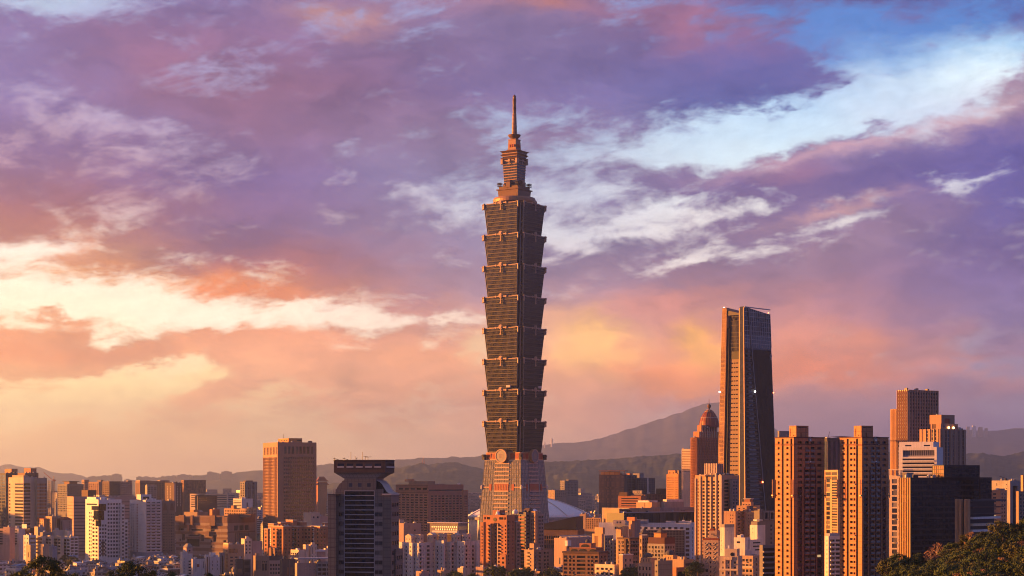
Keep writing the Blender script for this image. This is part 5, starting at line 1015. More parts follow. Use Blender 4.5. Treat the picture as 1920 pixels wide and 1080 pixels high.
bb = b.vol((1168, 1170, 1302), 962, 'black_clad', dD=-9, part='glass_wall', R=[(20, 1, .97, .96, 1171, 1301, 963, 990, 'glass_dark')], indiv=True, deep=(25, None)); b.box((1168, 1170, 1303), 960.3, 962, 'mullion_grey', 'roof_edge', dD=-9.5); b.done()
b = simple('office_building', 'small bright sandy pair of rooftop halls on the shopping centre', 'rooftop hall', (1193, 1222, 1238), 942, 1960, 40, 'sand', vis=953, L=[(1, 1, .18, .95, 1206, 1212, 943, 954, 'brown_tile')], roofbox=[((1196, 1216, 1233), 938.5, 'white', 8)]); b.done()
b = simple('office_building', 'pale grey flat rooftop hall with a white roof edge right of the sandy halls', 'rooftop hall', (1240, 1247, 1282), 941, 1965, 60, 'concrete', vis=953, R=[(2, 1, .3, .4)], L=[(1, 1, .4, .5)]); b.box((1243, 1250, 1281), 936.5, 940.9, 'white_old', 'roof_slab', dD=2); b.done()
b = B('office_building', 'orange ribbon window office block carrying a four character roof sign', OB, (1159, 1201, 1215), 2350, 30, vis=952, wmax=20)
o, wl, wr, z0, z1 = b.vol((1159, 1202, 1216), 929.5, 'brick_orange', L=[(1, 4, 1, .42, 1165, 1197, 932.5, 951)]); p = b.local(1202, -1)
for k, (pl, pr_, y0, m) in enumerate(((1161, 1179, 923, 'brown_dark'),)): b.vol((pl, pr_ - 3, pr_), y0, m, pb=930, dD=8, part='plant_room')
mb = MB(); uL = lambda px: b.along('L', px, 1202, 0); b.fbox(mb, 'L', o, uL(1203), uL(1185), b.z(928), b.z(919.5), -2.2, -1.6); 
for px in (1187, 1201): b.fbox(mb, 'L', o, uL(px) - .2, uL(px) + .2, z1 - 1, b.z(928) - .01, -2.1, -1.7)
sg = mb.build('sign_board', 'grey', b.root)
fc = bpy.data.curves.new('sign_lettering', 'FONT'); fc.body = '\u570b\u6cf0\u4eba\u58fd'; fc.size = 3.3; fc.align_x = 'CENTER'; fc.align_y = 'CENTER'; fc.extrude = .1; fc.offset = .03
fo = bpy.data.objects.new('sign_lettering', fc); COL.objects.link(fo); fo.parent = sg; fc.materials.append(MATS['cream'])
fo.location = b.P('L', o, uL(1194), b.z(923.7), -1.45); fo.rotation_euler = (math.pi / 2, 0, -math.pi / 2)
bpy.context.view_layer.update(); me = bpy.data.meshes.new_from_object(fo.evaluated_get(bpy.context.evaluated_depsgraph_get())); f2 = bpy.data.objects.new('sign_lettering', me); COL.objects.link(f2); f2.parent = sg; f2.location = fo.location; f2.rotation_euler = fo.rotation_euler; bpy.data.objects.remove(fo); f2.name = 'sign_lettering'
b.done()
# far glass towers
b = B('office_tower', 'brown finned office slab with an open roof frame in front of the dark hill', 'office tower', (1123, 1171, 1174), 2750, 12, vis=965, wmax=60)
o, wl, wr, z0, z1 = b.vol((1123, 1171, 1175), 890, 'brown_dark', L=[(5, 16, .92, .8, 1124, 1170, 892, 975, 'glass_amber')], deep=(None, 30)); b.ribs('L', o, wl, 0, b.z(890.5), 24, .55, .8, 'fin_brown'); mb = MB()
for i in range(6): y = wl * i / 5; mb.box(.2, 1.2, max(0, y - .5), min(wl, y + .5), z1 - .9, b.z(883.5))
mb.box(-.4, 30, -.4, wl + .4, b.z(883.5), b.z(882)); mb.build('roof_frame', 'brick_orange', b.root); b.vol((1126, 1160, 1163), 884.5, 'sand', pb=890.5, dD=14, part='plant_room'); b.done()
b = B('office_tower', 'pair of dark blue stepped office slabs with pale edge strips beside the brown slab', 'office tower', (1171, 1193, 1228), 2780, 40, vis=935, wmax=30)
b.vol((1172, 1175, 1194), 890.5, 'grey_dark', R=[(6, 14, .85, .8, 1175.5, 1193, 892, 960, 'glass_slate')]); b.box((1169.5, 1173, 1175), 888, 960, 'pale_trim', 'edge_strip', dD=-2); b.vol((1190, 1194, 1214), 896, 'grey_dark', dD=8, part='middle_slab', R=[(6, 12, .85, .8, None, None, 898, 950, 'glass_slate')]); b.box((1213, 1214.5, 1216), 895.5, 960, 'pale_trim', 'edge_strip', dD=4); b.vol((1214, 1216, 1228), 896, 'grey_dark', dD=8, part='right_slab', R=[(4, 12, .85, .8, None, None, 898, 950, 'glass_slate')]); b.vol((1187, 1199, 1207), 887.5, 'grey', pb=897, dD=22, part='plant_room'); b.vol((1174, 1181, 1185), 887.5, 'brick_orange', pb=891, dD=14, part='plant_room'); b.done()
b = simple('office_building', 'distant dark gabled slab block with a lit left side in front of the hills', OB, (1050, 1058.5, 1084), 901, 3800, 62, 'grey_mid', L=[(3, 8, .5, .5, None, None, 904, 930)], R=[(9, 9, .6, .5, None, None, 904, 930)], roofbox=[((1061, 1066, 1083), 899.3, 'grey_mid', 4)]); b.done()
b = simple('office_building', 'distant brown low block left of the dark gabled slab block', OB, (1028, 1040, 1062), 919, 3500, 50, 'tan', L=[(4, 4, .5, .5, None, None, 921, 932)], R=[(6, 4, .5, .5, None, None, 921, 932)], vis=935); b.done()
b = simple('office_building', 'dark low terrace block with lit left side between the finned slabs and the orange block', OB, (1212, 1222, 1249), 926, 2300, 50, 'brown_dark', R=[(5, 3, .7, .5, None, None, 928, 940)], L=[(3, 3, .5, .5, None, None, 928, 940)], roofbox=[((1230, 1237, 1249), 916, 'black_clad', 6)], vis=945); b.done()
b = B('office_tower', 'bright orange gridded office tower with a shaded grey right side', 'office tower', (1249, 1280, 1298), 2430, 42, vis=945, wmax=100)
o, wl, wr, z0, z1 = b.vol((1249.5, 1272, 1303), 889, 'ochre', L=[(6, 14, .45, .5, 1251, 1263, 894, 955), (4, 14, .4, .5, 1265, 1271, 894, 955)], R=[(7, 13, .5, .5, 1275, 1300, 896, 955, 'glass_dark')]); b.vol((1252.5, 1266, 1272), 882, 'ochre', pb=890, dD=6, part='crown_block', L=[(2, 1, .3, .6, None, None, 884, 889)]); b.vol((1270, 1273, 1302), 881.8, 'tan', pb=890, dD=1.5, part='sign_parapet'); mb = MB(); oo = b.local(1273, 1.5)
for a_, c_ in ((1275, 1277), (1279, 1281), (1282, 1284), (1285, 1286.4)): b.fbox(mb, 'R', oo, b.along('R', a_, 1273, 1.5), b.along('R', c_, 1273, 1.5), b.z(887), b.z(883.5), .02, .15)
mb.build('parapet_emblem', 'black', b.root); b.done()
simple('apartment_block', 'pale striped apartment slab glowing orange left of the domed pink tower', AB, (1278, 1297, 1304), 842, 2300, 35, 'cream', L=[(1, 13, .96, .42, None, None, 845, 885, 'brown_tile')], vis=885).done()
# --- pink tower with a bulb dome
b = B('office_tower', 'red brown stepped tower with a copper bulb dome and ball finial', 'office tower', (1293, 1318, 1352), 2150, 55, vis=930, wmax=80)
o, wl, wr, z0, z1 = b.vol((1294.5, 1307, 1356), 820, 'brick_orange', L=[(5, 26, .5, .55, None, None, 824, 955, 'glass_amber')], R=[(14, 26, .5, .55, None, None, 824, 955, 'glass_amber')]); b.ribs('R', o, wr, b.z(960), b.z(820), 15, .55, .6, 'brick_orange', 'pier'); b.ribs('L', o, wl, b.z(960), b.z(820), 6, .55, .6, 'brick_orange', 'pier')
o2, wl2, wr2, _, _ = b.vol((1300, 1311, 1350), 809, 'brick_orange', pb=821, dD=8, part='upper_block', R=[(10, 1, .5, .8, None, None, 811, 820, 'glass_amber')]); b.ribs('R', o2, wr2, b.z(820.5), b.z(807.5), 9, .6, .6, 'cream', 'crown_pier')
o3, wl3, wr3, _, _ = b.vol((1307.5, 1315, 1345), 797, 'brick_orange', pb=810, dD=13, part='upper_block', R=[(8, 1, .5, .8, 1317, 1344, 800, 809, 'brown_dark')]); b.ribs('R', o3, wr3, b.z(809), b.z(797), 7, .6, .6, 'cream', 'crown_pier')
p = b.local(1329.5, 30); s_ = b.s
MB().lathe(p[0], p[1], [(19.5 * s_, b.z(800)), (19 * s_, b.z(796)), (18 * s_, b.z(789)), (15.5 * s_, b.z(781)), (11.5 * s_, b.z(774)), (7 * s_, b.z(769)), (4 * s_, b.z(766.5)), (2 * s_, b.z(765.5))], 28).build('dome', 'copper_roof', b.root); mb = MB()
pr = [(19.1, 796), (18.1, 789), (15.6, 781), (11.6, 774), (7.1, 769), (4, 766.5)]
for k in range(12):
    t = 2 * math.pi * k / 12
    for (r0, y0), (r1, y1) in zip(pr, pr[1:]): mb.bar((p[0] + r0 * s_ * math.cos(t), p[1] + r0 * s_ * math.sin(t), b.z(y0)), (p[0] + r1 * s_ * math.cos(t), p[1] + r1 * s_ * math.sin(t), b.z(y1)), .3)
mb.build('dome_rib', 'bronze_trim', b.root)
for (r, y) in ((8, 769.5), (5, 767), (15.6, 782)): MB().lathe(p[0], p[1], [(r * s_, b.z(y + .6)), ((r + 1) * s_, b.z(y)), (r * s_, b.z(y - .6))], 24).build('dome_ring', 'cream', b.root)
MB().lathe(p[0], p[1], [(2.2 * s_, b.z(766)), (1.2 * s_, b.z(764.5)), (2.6 * s_, b.z(763)), (3.7 * s_, b.z(760)), (3.2 * s_, b.z(757.5)), (1.2 * s_, b.z(755.5)), (.6 * s_, b.z(754)), (.3 * s_, b.z(745))], 16).build('ball_finial', 'bronze', b.root)
mb = MB(); q = b.along('R', 1325, 1315, 13); mb.disc((o3[0] + q, o3[1] - .7, b.z(800.2)), (0, -1, 0), 2.6, .5, 18); mb.build('crest', 'brown_dark', b.root); mb = MB(); mb.disc((o3[0] + q, o3[1] - 1.3, b.z(800.2)), (0, -1, 0), 1.2, .3, 12); mb.box(o3[0] + q - 3.6, o3[0] + q + 3.6, o3[1] - .72, o3[1] - .66, b.z(803), b.z(797.5)); mb.build('crest_plate', 'cream', b.root); b.done()
# --- beige stepped apartment tower
b = B('apartment_tower', 'beige apartment tower with tall white corner piers stepping up to a ribbed crown', 'apartment tower', (1303, 1353, 1388), 1500, 42, vis=1050, wmax=100)
st = 6.5
o, wl, wr, z0, z1 = b.vol((1303.5, 1354, 1386), 891, 'sand', L=[(2, 23, .5, .55, 1306, 1311.5, 900, 1052), (1, 23, .9, .6, 1317, 1322.5, 900, 1052, 'glass_mix'), (1, 23, .9, .55, 1325.5, 1331, 900, 1052), (1, 23, .9, .55, 1335.5, 1341, 900, 1052), (1, 23, .9, .6, 1345, 1349.5, 900, 1052, 'glass_mix')], R=[(1, 23, .8, .6, 1357, 1368, 898, 1050), (2, 23, .6, .55, 1371, 1383, 898, 1050)], rec=.8); u = lambda px: b.along('L', px, 1354, 0)
for px, y in ((1304.6, 897), (1313.5, 889), (1323.8, 889), (1333.2, 887), (1343, 887), (1351, 889), (1353.4, 891)):
    mb = MB(); b.fbox(mb, 'L', o, max(u(px) - .55, .02), u(px) + .55, 0, b.z(y), .01, .9); mb.build('white_pier', 'beige_pale', b.root)
o2 = b.vol((1321, 1346, 1356), 869.5, 'beige', pb=892, dD=8, part='crown'); b.ribs('L', o2[0], o2[1], b.z(891), b.z(868.5), 8, .7, .8, 'beige_pale', 'crown_pier'); b.ribs('R', o2[0], o2[2], b.z(891), b.z(868.5), 3, .7, .8, 'pinkish', 'crown_pier'); b.vol((1312, 1322, 1330), 890, 'beige', pb=893, dD=6, part='crown_step'); b.vol((1354, 1357, 1370), 889.5, 'grey_dark', dD=4, part='stair_slot'); b.vol((1368, 1373, 1384), 898, 'grey', dD=2, part='right_wing', R=[(2, 22, .6, .6, None, None, 901, 1045)]); b.done()
# --- cluster between the beige tower and the twin towers
b = B('apartment_block', 'tan apartment block with a cluster of stacked rooftop houses before the glass tower', AB, (1357, 1396, 1420), 1400, 30, vis=1010, wmax=60)
b.vol((1357, 1379, 1398), 958.5, 'sand', L=[(2, 8, .35, .4, 1368, 1376, 963, 1013)], R=[(2, 8, .7, .4, 1382, 1396, 960, 1012)]); b.vol((1398, 1413, 1420), 959, 'sand', dD=3, part='right_wing', L=[(2, 8, .4, .35, 1402, 1410, 963, 1013)]); b.vol((1381, 1400, 1406), 948, 'sand', pb=960, dD=8, part='rooftop_house', L=[(2, 2, .4, .5)]); b.vol((1391, 1408, 1413), 941, 'sand', pb=949, dD=11, part='rooftop_house', L=[(3, 1, .6, .5)]); b.box((1393, 1408, 1414), 934.5, 936, 'mullion_grey', 'roof_frame', dD=12); b.box((1396, 1406, 1411), 936, 941.5, 'brick_orange', 'roof_house', dD=13); b.vol((1412, 1419, 1425), 947.5, 'sand', pb=960, dD=14, part='rooftop_house'); b.done()
b = B('apartment_block', 'grey apartment block with two large framed square bay windows on its top floor', AB, (1414, 1424, 1450), 1330, 60, vis=1020, wmax=30)
o, wl, wr, z0, z1 = b.vol((1414, 1424, 1451), 957.5, 'grey_mid', R=[(1, 6, .7, .5, 1428, 1431, 982, 1030), (1, 6, .7, .5, 1444, 1448, 982, 1030)]); mb = MB(); 
for a_, c_ in ((1431, 1439), (1442, 1449.5)):
    ua, uc = b.along('R', a_, 1424, 0), b.along('R', c_, 1424, 0); b.fbox(mb, 'R', o, ua, uc, b.z(975), b.z(973), .02, 1.6); b.fbox(mb, 'R', o, ua, uc, b.z(961), b.z(959), .02, 1.6); b.fbox(mb, 'R', o, ua, ua + .5, b.z(973), b.z(961), .02, 1.6); b.fbox(mb, 'R', o, uc - .5, uc, b.z(973), b.z(961), .02, 1.6)
mb.split('bay_frame', 'grey', b.root); mb = MB(); b.fbox(mb, 'R', o, b.along('R', 1431, 1424, 0) + .5, b.along('R', 1439, 1424, 0) - .5, b.z(973), b.z(961), .02, .12); b.fbox(mb, 'R', o, b.along('R', 1442, 1424, 0) + .5, b.along('R', 1449.5, 1424, 0) - .5, b.z(973), b.z(961), .02, .12); mb.split('bay_window', 'glass_dark', b.root); b.done()
b = B('apartment_block', 'white block with a bright yellow lit left end and a green roof railing', AB, (1406, 1420, 1436), 1250, 50, vis=1015, wmax=20)
b.vol((1406, 1420, 1435), 984.5, 'white_old', L=[(1, 2, .2, .3, 1409, 1413, 988, 1002)]); b.vol((1408, 1420, 1436), 978, 'grey_mid', pb=985, dD=3, part='roof_garden_room'); b.box((1412, 1419, 1430), 974.5, 976, 'white_paint', 'roof_sheet', dD=4); b.done()
b = B('apartment_block', 'plain white slab with a glowing left edge and few small windows', AB, (1350, 1358, 1378), 1280, 55, vis=1045, wmax=30)
b.vol((1350, 1358.5, 1377), 989, 'white_old', L=[(1, 3, .25, .25, 1351, 1354, 1010, 1035)], R=[(1, 1, .25, .3, 1361, 1366, 991, 997), (1, 5, .12, .7, 1370.5, 1373, 990, 1040)]); b.vol((1351, 1358.5, 1377), 983, 'grey', pb=989.6, dD=1, part='roof_railing'); b.done()
b = B('apartment_block', 'pinkish apartment block with diagonal braced window panels', AB, (1318, 1347, 1352), 1330, 22, vis=1075, wmax=60)
o, wl, wr, z0, z1 = b.vol((1318.5, 1347, 1351), 1013, 'beige', L=[(1, 8, .9, .6, 1322, 1328, 1016, 1085, 'grey'), (1, 8, .9, .45, 1330.5, 1334, 1016, 1085), (1, 8, .9, .6, 1337, 1343, 1016, 1085, 'grey')], deep=(None, 12)); mb = MB(); u = lambda px: b.along('L', px, 1347, 0)
for k in range(8):
    za = b.z(1016 + 8.6 * (k + .8)); zb = b.z(1016 + 8.6 * (k + .2))
    for a_, c_ in ((1322, 1328), (1337, 1343)): mb.bar((-.1, u(a_), za), (-.1, u(c_), zb), .3)
mb.split('diagonal_brace', 'beige_pale', b.root); b.box((1318, 1347.5, 1352), 1009.5, 1013.4, 'brick_red', 'roof_garden', dD=.3); b.vol((1329, 1344, 1350), 995, 'beige', pb=1012, dD=8, part='rooftop_house', L=[(1, 1, .8, .6, 1332, 1341, 1000, 1003)]); b.box((1331, 1338, 1342), 991, 995, 'roof_red', 'red_roof', dD=9); b.done()
b = B('apartment_block', 'pale apartment block with two white roof posts and a round arch window', AB, (1350, 1384, 1390), 1150, 22, vis=1085, wmax=50)
o, wl, wr, z0, z1 = b.vol((1349, 1384, 1389), 1043, 'beige_pale', L=[(1, 4, .8, .4, 1364, 1368, 1050, 1090), (1, 4, .5, .4, 1353, 1358, 1050, 1090), (1, 4, .5, .4, 1375, 1381, 1050, 1090)], deep=(None, 10)); u = lambda px: b.along('L', px, 1384, 0); v = b.vol((1359, 1382, 1387), 1029, 'beige_pale', pb=1044, dD=3, part='gable_wall'); uu = b.along('L', 1373, 1382, 3); mb = MB().disc((v[0][0] - .02, v[0][1] + uu, b.z(1040)), (-1, 0, 0), 1.25, .15, 18); mb.build('round_window', 'glass_dark', b.root)
mb = MB()
for px in (1360, 1370.5): b.fbox(mb, 'L', o, u(px) - .25, u(px) + .25, 0, b.z(1048), .02, .8)
b.fbox(mb, 'L', o, 0, wl, b.z(1070), b.z(1066.5), .02, 1.0); b.fbox(mb, 'L', o, u(1373), u(1359), b.z(1050), b.z(1044), .02, .8); mb.build('pilaster', 'cream', b.root)
mb = MB(); b.fbox(mb, 'L', v[0], 1.0, 1.9, b.z(1029), b.z(1023.5), -2, -1.2); mb.build('roof_post', 'white_paint', b.root); mb = MB(); b.fbox(mb, 'L', v[0], v[1] - 2.6, v[1] - 1.6, b.z(1029), b.z(1023.5), -2, -1.2); mb.build('roof_post', 'white_paint', b.root); b.done()
b = B('apartment_block', 'cream apartment block with paired dark windows and a planted roof terrace', AB, (1384, 1411, 1430), 1180, 35, vis=1085, wmax=50)
o, wl, wr, z0, z1 = b.vol((1386, 1412, 1430), 1042, 'beige', L=[(3, 4, .7, .5, 1391, 1411, 1046, 1085, 'glass_mix')], R=[(2, 4, .5, .5, 1415, 1428, 1044, 1084)]); [b.bands('L', o, wl, [b.z(y)], 1.2, 1.0, 'beige_pale', 'balcony') for y in (1065, 1084)]; b.vol((1389, 1397, 1416), 1031, 'white_old', pb=1043, dD=4, part='rooftop_house'); b.done()
b = B('apartment_block', 'dark terraced apartment block with planted balconies against the orange tower', AB, (1424, 1430, 1456), 1120, 62, vis=1085, wmax=30)
o, wl, wr, z0, z1 = b.vol((1424, 1430, 1460), 1022, 'grey_mid', R=[(1, 6, .9, .6, 1431, 1455, 1026, 1085)], rec=1.5); b.sill_slabs('R', o, wr, [b.z(1026 + 10 * (k + 1)) for k in range(6)], 1.4, 1.0, 'grey', 'balcony'); b.done()
b = B('apartment_block', 'low white terraces with a pink wall below the green roof railing block', AB, (1376, 1405, 1432), 1230, 35, vis=1035, wmax=20)
b.vol((1376, 1397, 1407), 1008, 'white_old', L=[(1, 1, .6, .6, 1379, 1390, 1014, 1020, 'glass_dark')]); b.vol((1396, 1406, 1430), 1012, 'white_old', dD=3, part='terrace', R=[(1, 3, .8, .4, 1410, 1428, 1015, 1035)]); b.done()
# --- between the orange towers
simple('apartment_block', 'thin grey roof frame with an open window peeping over the left orange tower', AB, (1458, 1461, 1481), 808, 1250, 60, 'grey', R=[(1, 1, .75, .6, 1472.5, 1478, 813, 820, 'pinkish')], vis=822).done()
b = B('office_tower', 'grey glass tower with a curved white roof between the two orange towers', 'office tower', (1545, 1551, 1602), 1500, 68, vis=885, wmax=60)
o, wl, wr, z0, z1 = b.vol((1545, 1550, 1602), 823, 'glass_slate', R=[(12, 9, .8, .6, 1551, 1568, 838, 880, 'glass_blue')]); b.ribs('R', o, wr, b.z(890), b.z(827), 22, .3, .4, 'steel', 'fin_cladding'); mb = MB(); mb.loft([[(-1 + (wr + 2) * i / 10, y, b.z(822) + 2.0 * math.sin(math.pi * (.15 + .7 * i / 10))) for i in range(11)] + [(-1 + (wr + 2) * (10 - i) / 10, y, b.z(822) - .5 + 2.0 * math.sin(math.pi * (.15 + .7 * (10 - i) / 10))) for i in range(11)] for y in (-1.5, wl + 14)]); mb.build('curved_roof', 'mullion_grey', b.root); b.box((1546, 1551, 1575), 821, 827.5, 'grey_dark', 'top_floor', dD=-1); MB().bar((3, 3, b.z(820)), (4, 3, b.z(809)), .2).build('mast', 'steel_dark', b.root); b.done()
b = B('apartment_block', 'orange apartment block with grey framed windows seen through the gap of the twin towers', AB, (1545, 1551, 1577), 1350, 66, vis=1000, wmax=60)
o, wl, wr, z0, z1 = b.vol((1536, 1571, 1577), 881, 'sand', L=[(2, 2, .9, .7, 1547, 1570, 884, 900, 'grey_dark'), (1, 12, .8, .75, 1548.5, 1557, 897, 1002, 'glass_mix'), (1, 21, .9, .62, 1559.5, 1571, 897, 1002, 'glass_mix')]); b.done()
b = B('apartment_block', 'white balcony apartment block low in the gap of the twin towers', AB, (1545, 1554, 1578), 1200, 62, vis=1085, wmax=60)
o, wl, wr, z0, z1 = b.vol((1545, 1553.5, 1578), 1005, 'white_old', L=[(1, 9, .4, .4, 1549, 1552, 1010, 1085)], R=[(2, 9, .8, .6, 1555.5, 1577, 1010, 1085, 'glass_mix')], rec=1.2); b.sill_slabs('R', o, wr, [b.z(1010 + 8.35 * (k + 1)) for k in range(9)], 1.3, .95, 'white', 'balcony', wr * .08, wr); b.box((1549, 1556, 1574), 1000, 1005.5, 'blue_grey', 'roof_garden', dD=3); b.done()
# --- right side
b = B('apartment_tower', 'tall dark residential tower ribbed with pale vertical fins', 'apartment tower', (1670, 1704, 1760), 1500, 56, vis=880, wmax=100)
o, wl, wr, z0, z1 = b.vol((1682, 1703, 1760), 731.5, 'grey_beige', L=[(5, 26, .7, .62, None, None, 734, 905, 'glass_amber')], R=[(11, 26, .72, .62, None, None, 734, 905, 'glass_mix')]); b.ribs('L', o, wl, 0, z1 + .4, 6, .5, .8, 'sand', 'pale_fin', u0=-.5, u1=wl + .5); b.ribs('R', o, wr, 0, z1 + .4, 12, .45, .8, 'beige', 'pale_fin', u0=-.3, u1=wr + .3); b.box((1681.5, 1703, 1760.5), 730.6, 732, 'bronze_trim', 'roof_rim', dD=-.5)
o2 = b.vol((1670, 1681, 1684), 766.5, 'grey_beige', dD=14, part='side_wing', L=[(4, 20, .7, .62, None, None, 772, 900, 'glass_amber')]); b.ribs('L', o2[0], o2[1], 0, b.z(766), 5, .6, .8, 'sand', 'pale_fin'); b.done()
b = B('apartment_tower', 'stepped tan tower with dark vertical window slots and an orange roof opening', 'apartment tower', (1723, 1763, 1811), 1400, 48, vis=872, wmax=100)
o, wl, wr, z0, z1 = b.vol((1724, 1763, 1811), 804, 'office_tan', L=[(1, 14, .8, .75, 1727, 1729, 806, 900), (1, 14, .8, .8, 1737, 1740, 806, 900), (1, 14, .9, .85, 1746, 1756, 796, 905)], R=[(1, 13, .9, .88, 1772, 1781, 806, 898, 'glass_slate'), (1, 13, .9, .88, 1797, 1800, 806, 898, 'glass_slate'), (1, 13, .6, .88, 1765, 1768, 806, 898), (1, 13, .6, .88, 1787, 1790, 806, 898), (1, 13, .6, .88, 1804, 1808, 806, 898)]); b.ribs('R', o, wr, 0, z1, 6, .7, .5, 'beige', 'pale_fin'); b.ribs('L', o, wl, 0, z1, 5, .9, .5, 'sand', 'pale_fin')
o2 = b.vol((1745, 1764, 1796), 794, 'office_tan', pb=805, dD=5, part='upper_step', L=[(1, 1, .8, .9, 1747, 1756, 794.5, 804, 'brown_dark')], R=[(3, 1, .5, .5, None, None, 796, 803)]); o3 = b.vol((1743, 1765, 1790), 777.5, 'office_tan', pb=795, dD=9, part='roof_tower', R=[(1, 1, .9, 1, 1770.5, 1781.5, 784.5, 793.5, 'red_panel')]); MB().bar((o3[0][0] + 4, o3[0][1] + 4, b.z(778)), (o3[0][0] + 4, o3[0][1] + 4, b.z(772)), .2).build('mast', 'steel_dark', b.root)
for px, y in ((1777.5, 801), (1786.5, 801)): u = b.along('R', px, 1764, 5); MB().lathe(o2[0][0] + u, o2[0][1] - .7, [(.05, b.z(y) - .9), (.8, b.z(y) - .5), (.8, b.z(y) + .5), (.05, b.z(y) + .9)], 8).build('roof_lamp', 'lamp_warm_bright', b.root)
b.done()
b = B('apartment_block', 'bright white terrace apartment block with open balcony storeys', AB, (1685, 1756, 1768), 1250, 24, vis=895, wmax=60)
o, wl, wr, z0, z1 = b.vol((1685, 1756.5, 1768), 838, 'white', L=[(1, 1, 1, 1, 1693, 1752, 844, 857, 'glass_dark'), (1, 6, 1, .62, 1692, 1752, 858, 903, 'glass_dark')], rec=2.0, deep=(None, 14)); b.vol((1686, 1750, 1761), 828, 'white', pb=839, dD=3, part='upper_storey', L=[(1, 1, 1, 1, 1697, 1709, 834, 836.5), (1, 1, 1, 1, 1732, 1744, 834, 836.5)]); mb = MB(); u = lambda px: b.along('L', px, 1756.5, 0)
for k, y in enumerate((865.5, 873, 880.5, 888, 895.5)): pass
b.sill_slabs('L', o, wl, [b.z(865 + 7.5 * k) for k in range(5)], .8, .8, 'white', 'balcony', u(1752), u(1692)); mb = MB()
for i in range(18): q = u(1752) + (u(1693) - u(1752)) * i / 17; b.fbox(mb, 'L', o, q - .1, q + .1, b.z(857), b.z(844), -1.4, -1.2)
b.fbox(mb, 'L', o, u(1752), u(1693), b.z(857), b.z(854), -1.15, -1.0); mb.build('terrace_screen', 'mullion_grey', b.root); b.done()
b = B('apartment_block', 'pale apartment block with a roof pergola wedged left of the black glass block', AB, (1668, 1684, 1690), 1180, 30, vis=1040, wmax=40)
o, wl, wr, z0, z1 = b.vol((1667, 1688, 1692), 891, 'beige_pale', L=[(1, 13, .9, .75, 1672, 1682.5, 897, 1040, 'glass_mix'), (1, 13, .6, .5, 1684, 1687, 897, 1040)]); b.box((1666, 1694, 1712), 880, 881.5, 'pale_trim', 'pergola_roof', dD=-1); mb = MB()
for px in (1668, 1675, 1682, 1690): q = b.local(px, 1); mb.box(q[0], q[0] + .5, q[1], q[1] + .5, b.z(891.5), b.z(881.5))
mb.split('pergola_post', 'beige_pale', b.root); b.vol((1688, 1700, 1713), 886, 'concrete', dD=8, part='side_wall'); b.done()
b = B('office_building', 'black glass office block with a glowing orange glass end wall', OB, (1685, 1707.5, 1860), 1050, 66, vis=1040, wmax=100)
o, wl, wr, z0, z1 = b.vol((1685, 1707.5, 1838), 895.5, 'black_clad', L=[(6, 22, .92, .9, None, None, 898, 1060, 'glass_sunset_gold')], R=[(24, 15, .94, .62, 1709, 1836, 899, 1055, 'glass_curtain'), ], rec=.3)
o2 = b.vol((1748, 1770, 1837), 872, 'black_clad', pb=896, dD=4, part='upper_storey', L=[(6, 3, .9, .85, None, None, 873, 895, 'glass_sunset_gold')], R=[(10, 3, .92, .7, None, None, 874, 894, 'glass_curtain')], rec=.3)
b.vol((1836, 1838, 1859.5), 895, 'black_clad', dD=9, part='right_wing', R=[(6, 12, .9, .7, None, None, 898, 1010, 'glass_curtain')], rec=.3); b.ribs('L', o, wl, 0, z1, 7, .25, .3, 'bronze_trim', 'mullion', u0=-.1, u1=wl + .1); b.done()
b = B('clubhouse', 'terraced dark building with orange vertical slat screens and white floor edges beside the wooded hill', 'building', (1791, 1818, 1870), 980, 40, vis=1010, wmax=20)
for pl, pr_ in ((1791.5, 1804), (1808.5, 1818)):
    mb = MB(); oo = b.local(1818, 0); n = 5 if pl < 1800 else 4
    for i in range(n): u = b.along('L', pl + (pr_ - pl) * (i + .5) / n, 1818, 0); b.fbox(mb, 'L', oo, u - .22, u + .22, 0, b.z(936.5), .02, 1.0)
    b.fbox(mb, 'L', oo, b.along('L', pr_, 1818, 0), b.along('L', pl, 1818, 0), 0, b.z(936), -.9, .01); mb.split('slat_screen', 'sand', b.root)
o = b.local(1818, 1.5); _, wl, wr = solve(1790, 1818, 1868, 981.5, b.a); MB().box(o[0] + .4, o[0] + wr, o[1] + 1.2, o[1] + wl, 0, b.z(938)).build('core', 'black_clad', b.root)
for y, px, m, t in ((937, 1880, 'grey_dark', 1.0), (950.5, 1876, 'brown_dark', .6), (963, 1872, 'grey_dark', .5), (969.5, 1870, 'white', 1.2), (982, 1860, 'cream', 1.3), (993.5, 1850, 'white', 1.2), (1005, 1850, 'white', 1.2)): w2 = b.along('R', px, 1818, 1.5); MB().box(o[0] + .2, o[0] + w2, o[1] - 2, o[1] + 1.19, b.z(y) - t, b.z(y)).build('floor_slab', m, b.root)
b.done()
b = B('office_building', 'pale grey arch shaped office block with an open dark middle', OB, (1855, 1895, 1917), 1700, 55, vis=985, wmax=20)
o, wl, wr, z0, z1 = b.vol((1858, 1894, 1917), 901, 'concrete', L=[(1, 1, .2, .7, 1866, 1872, 905, 912), (1, 10, .2, .3, 1884, 1890, 905, 980)], R=[(1, 1, .62, 1, 1896, 1911, 911, 1000, 'glass_slate')], rec=3.0); mb = MB(); p = b.local(1886, 8); mb.lathe(p[0], p[1], [(1.2, z1 - 1), (1.2, z1 + 2)], 8); mb.bar((p[0], p[1], z1 + 2), (p[0] - 3, p[1] + 5, z1 + 4), .25); mb.build('window_cradle', 'steel_dark', b.root); b.done()
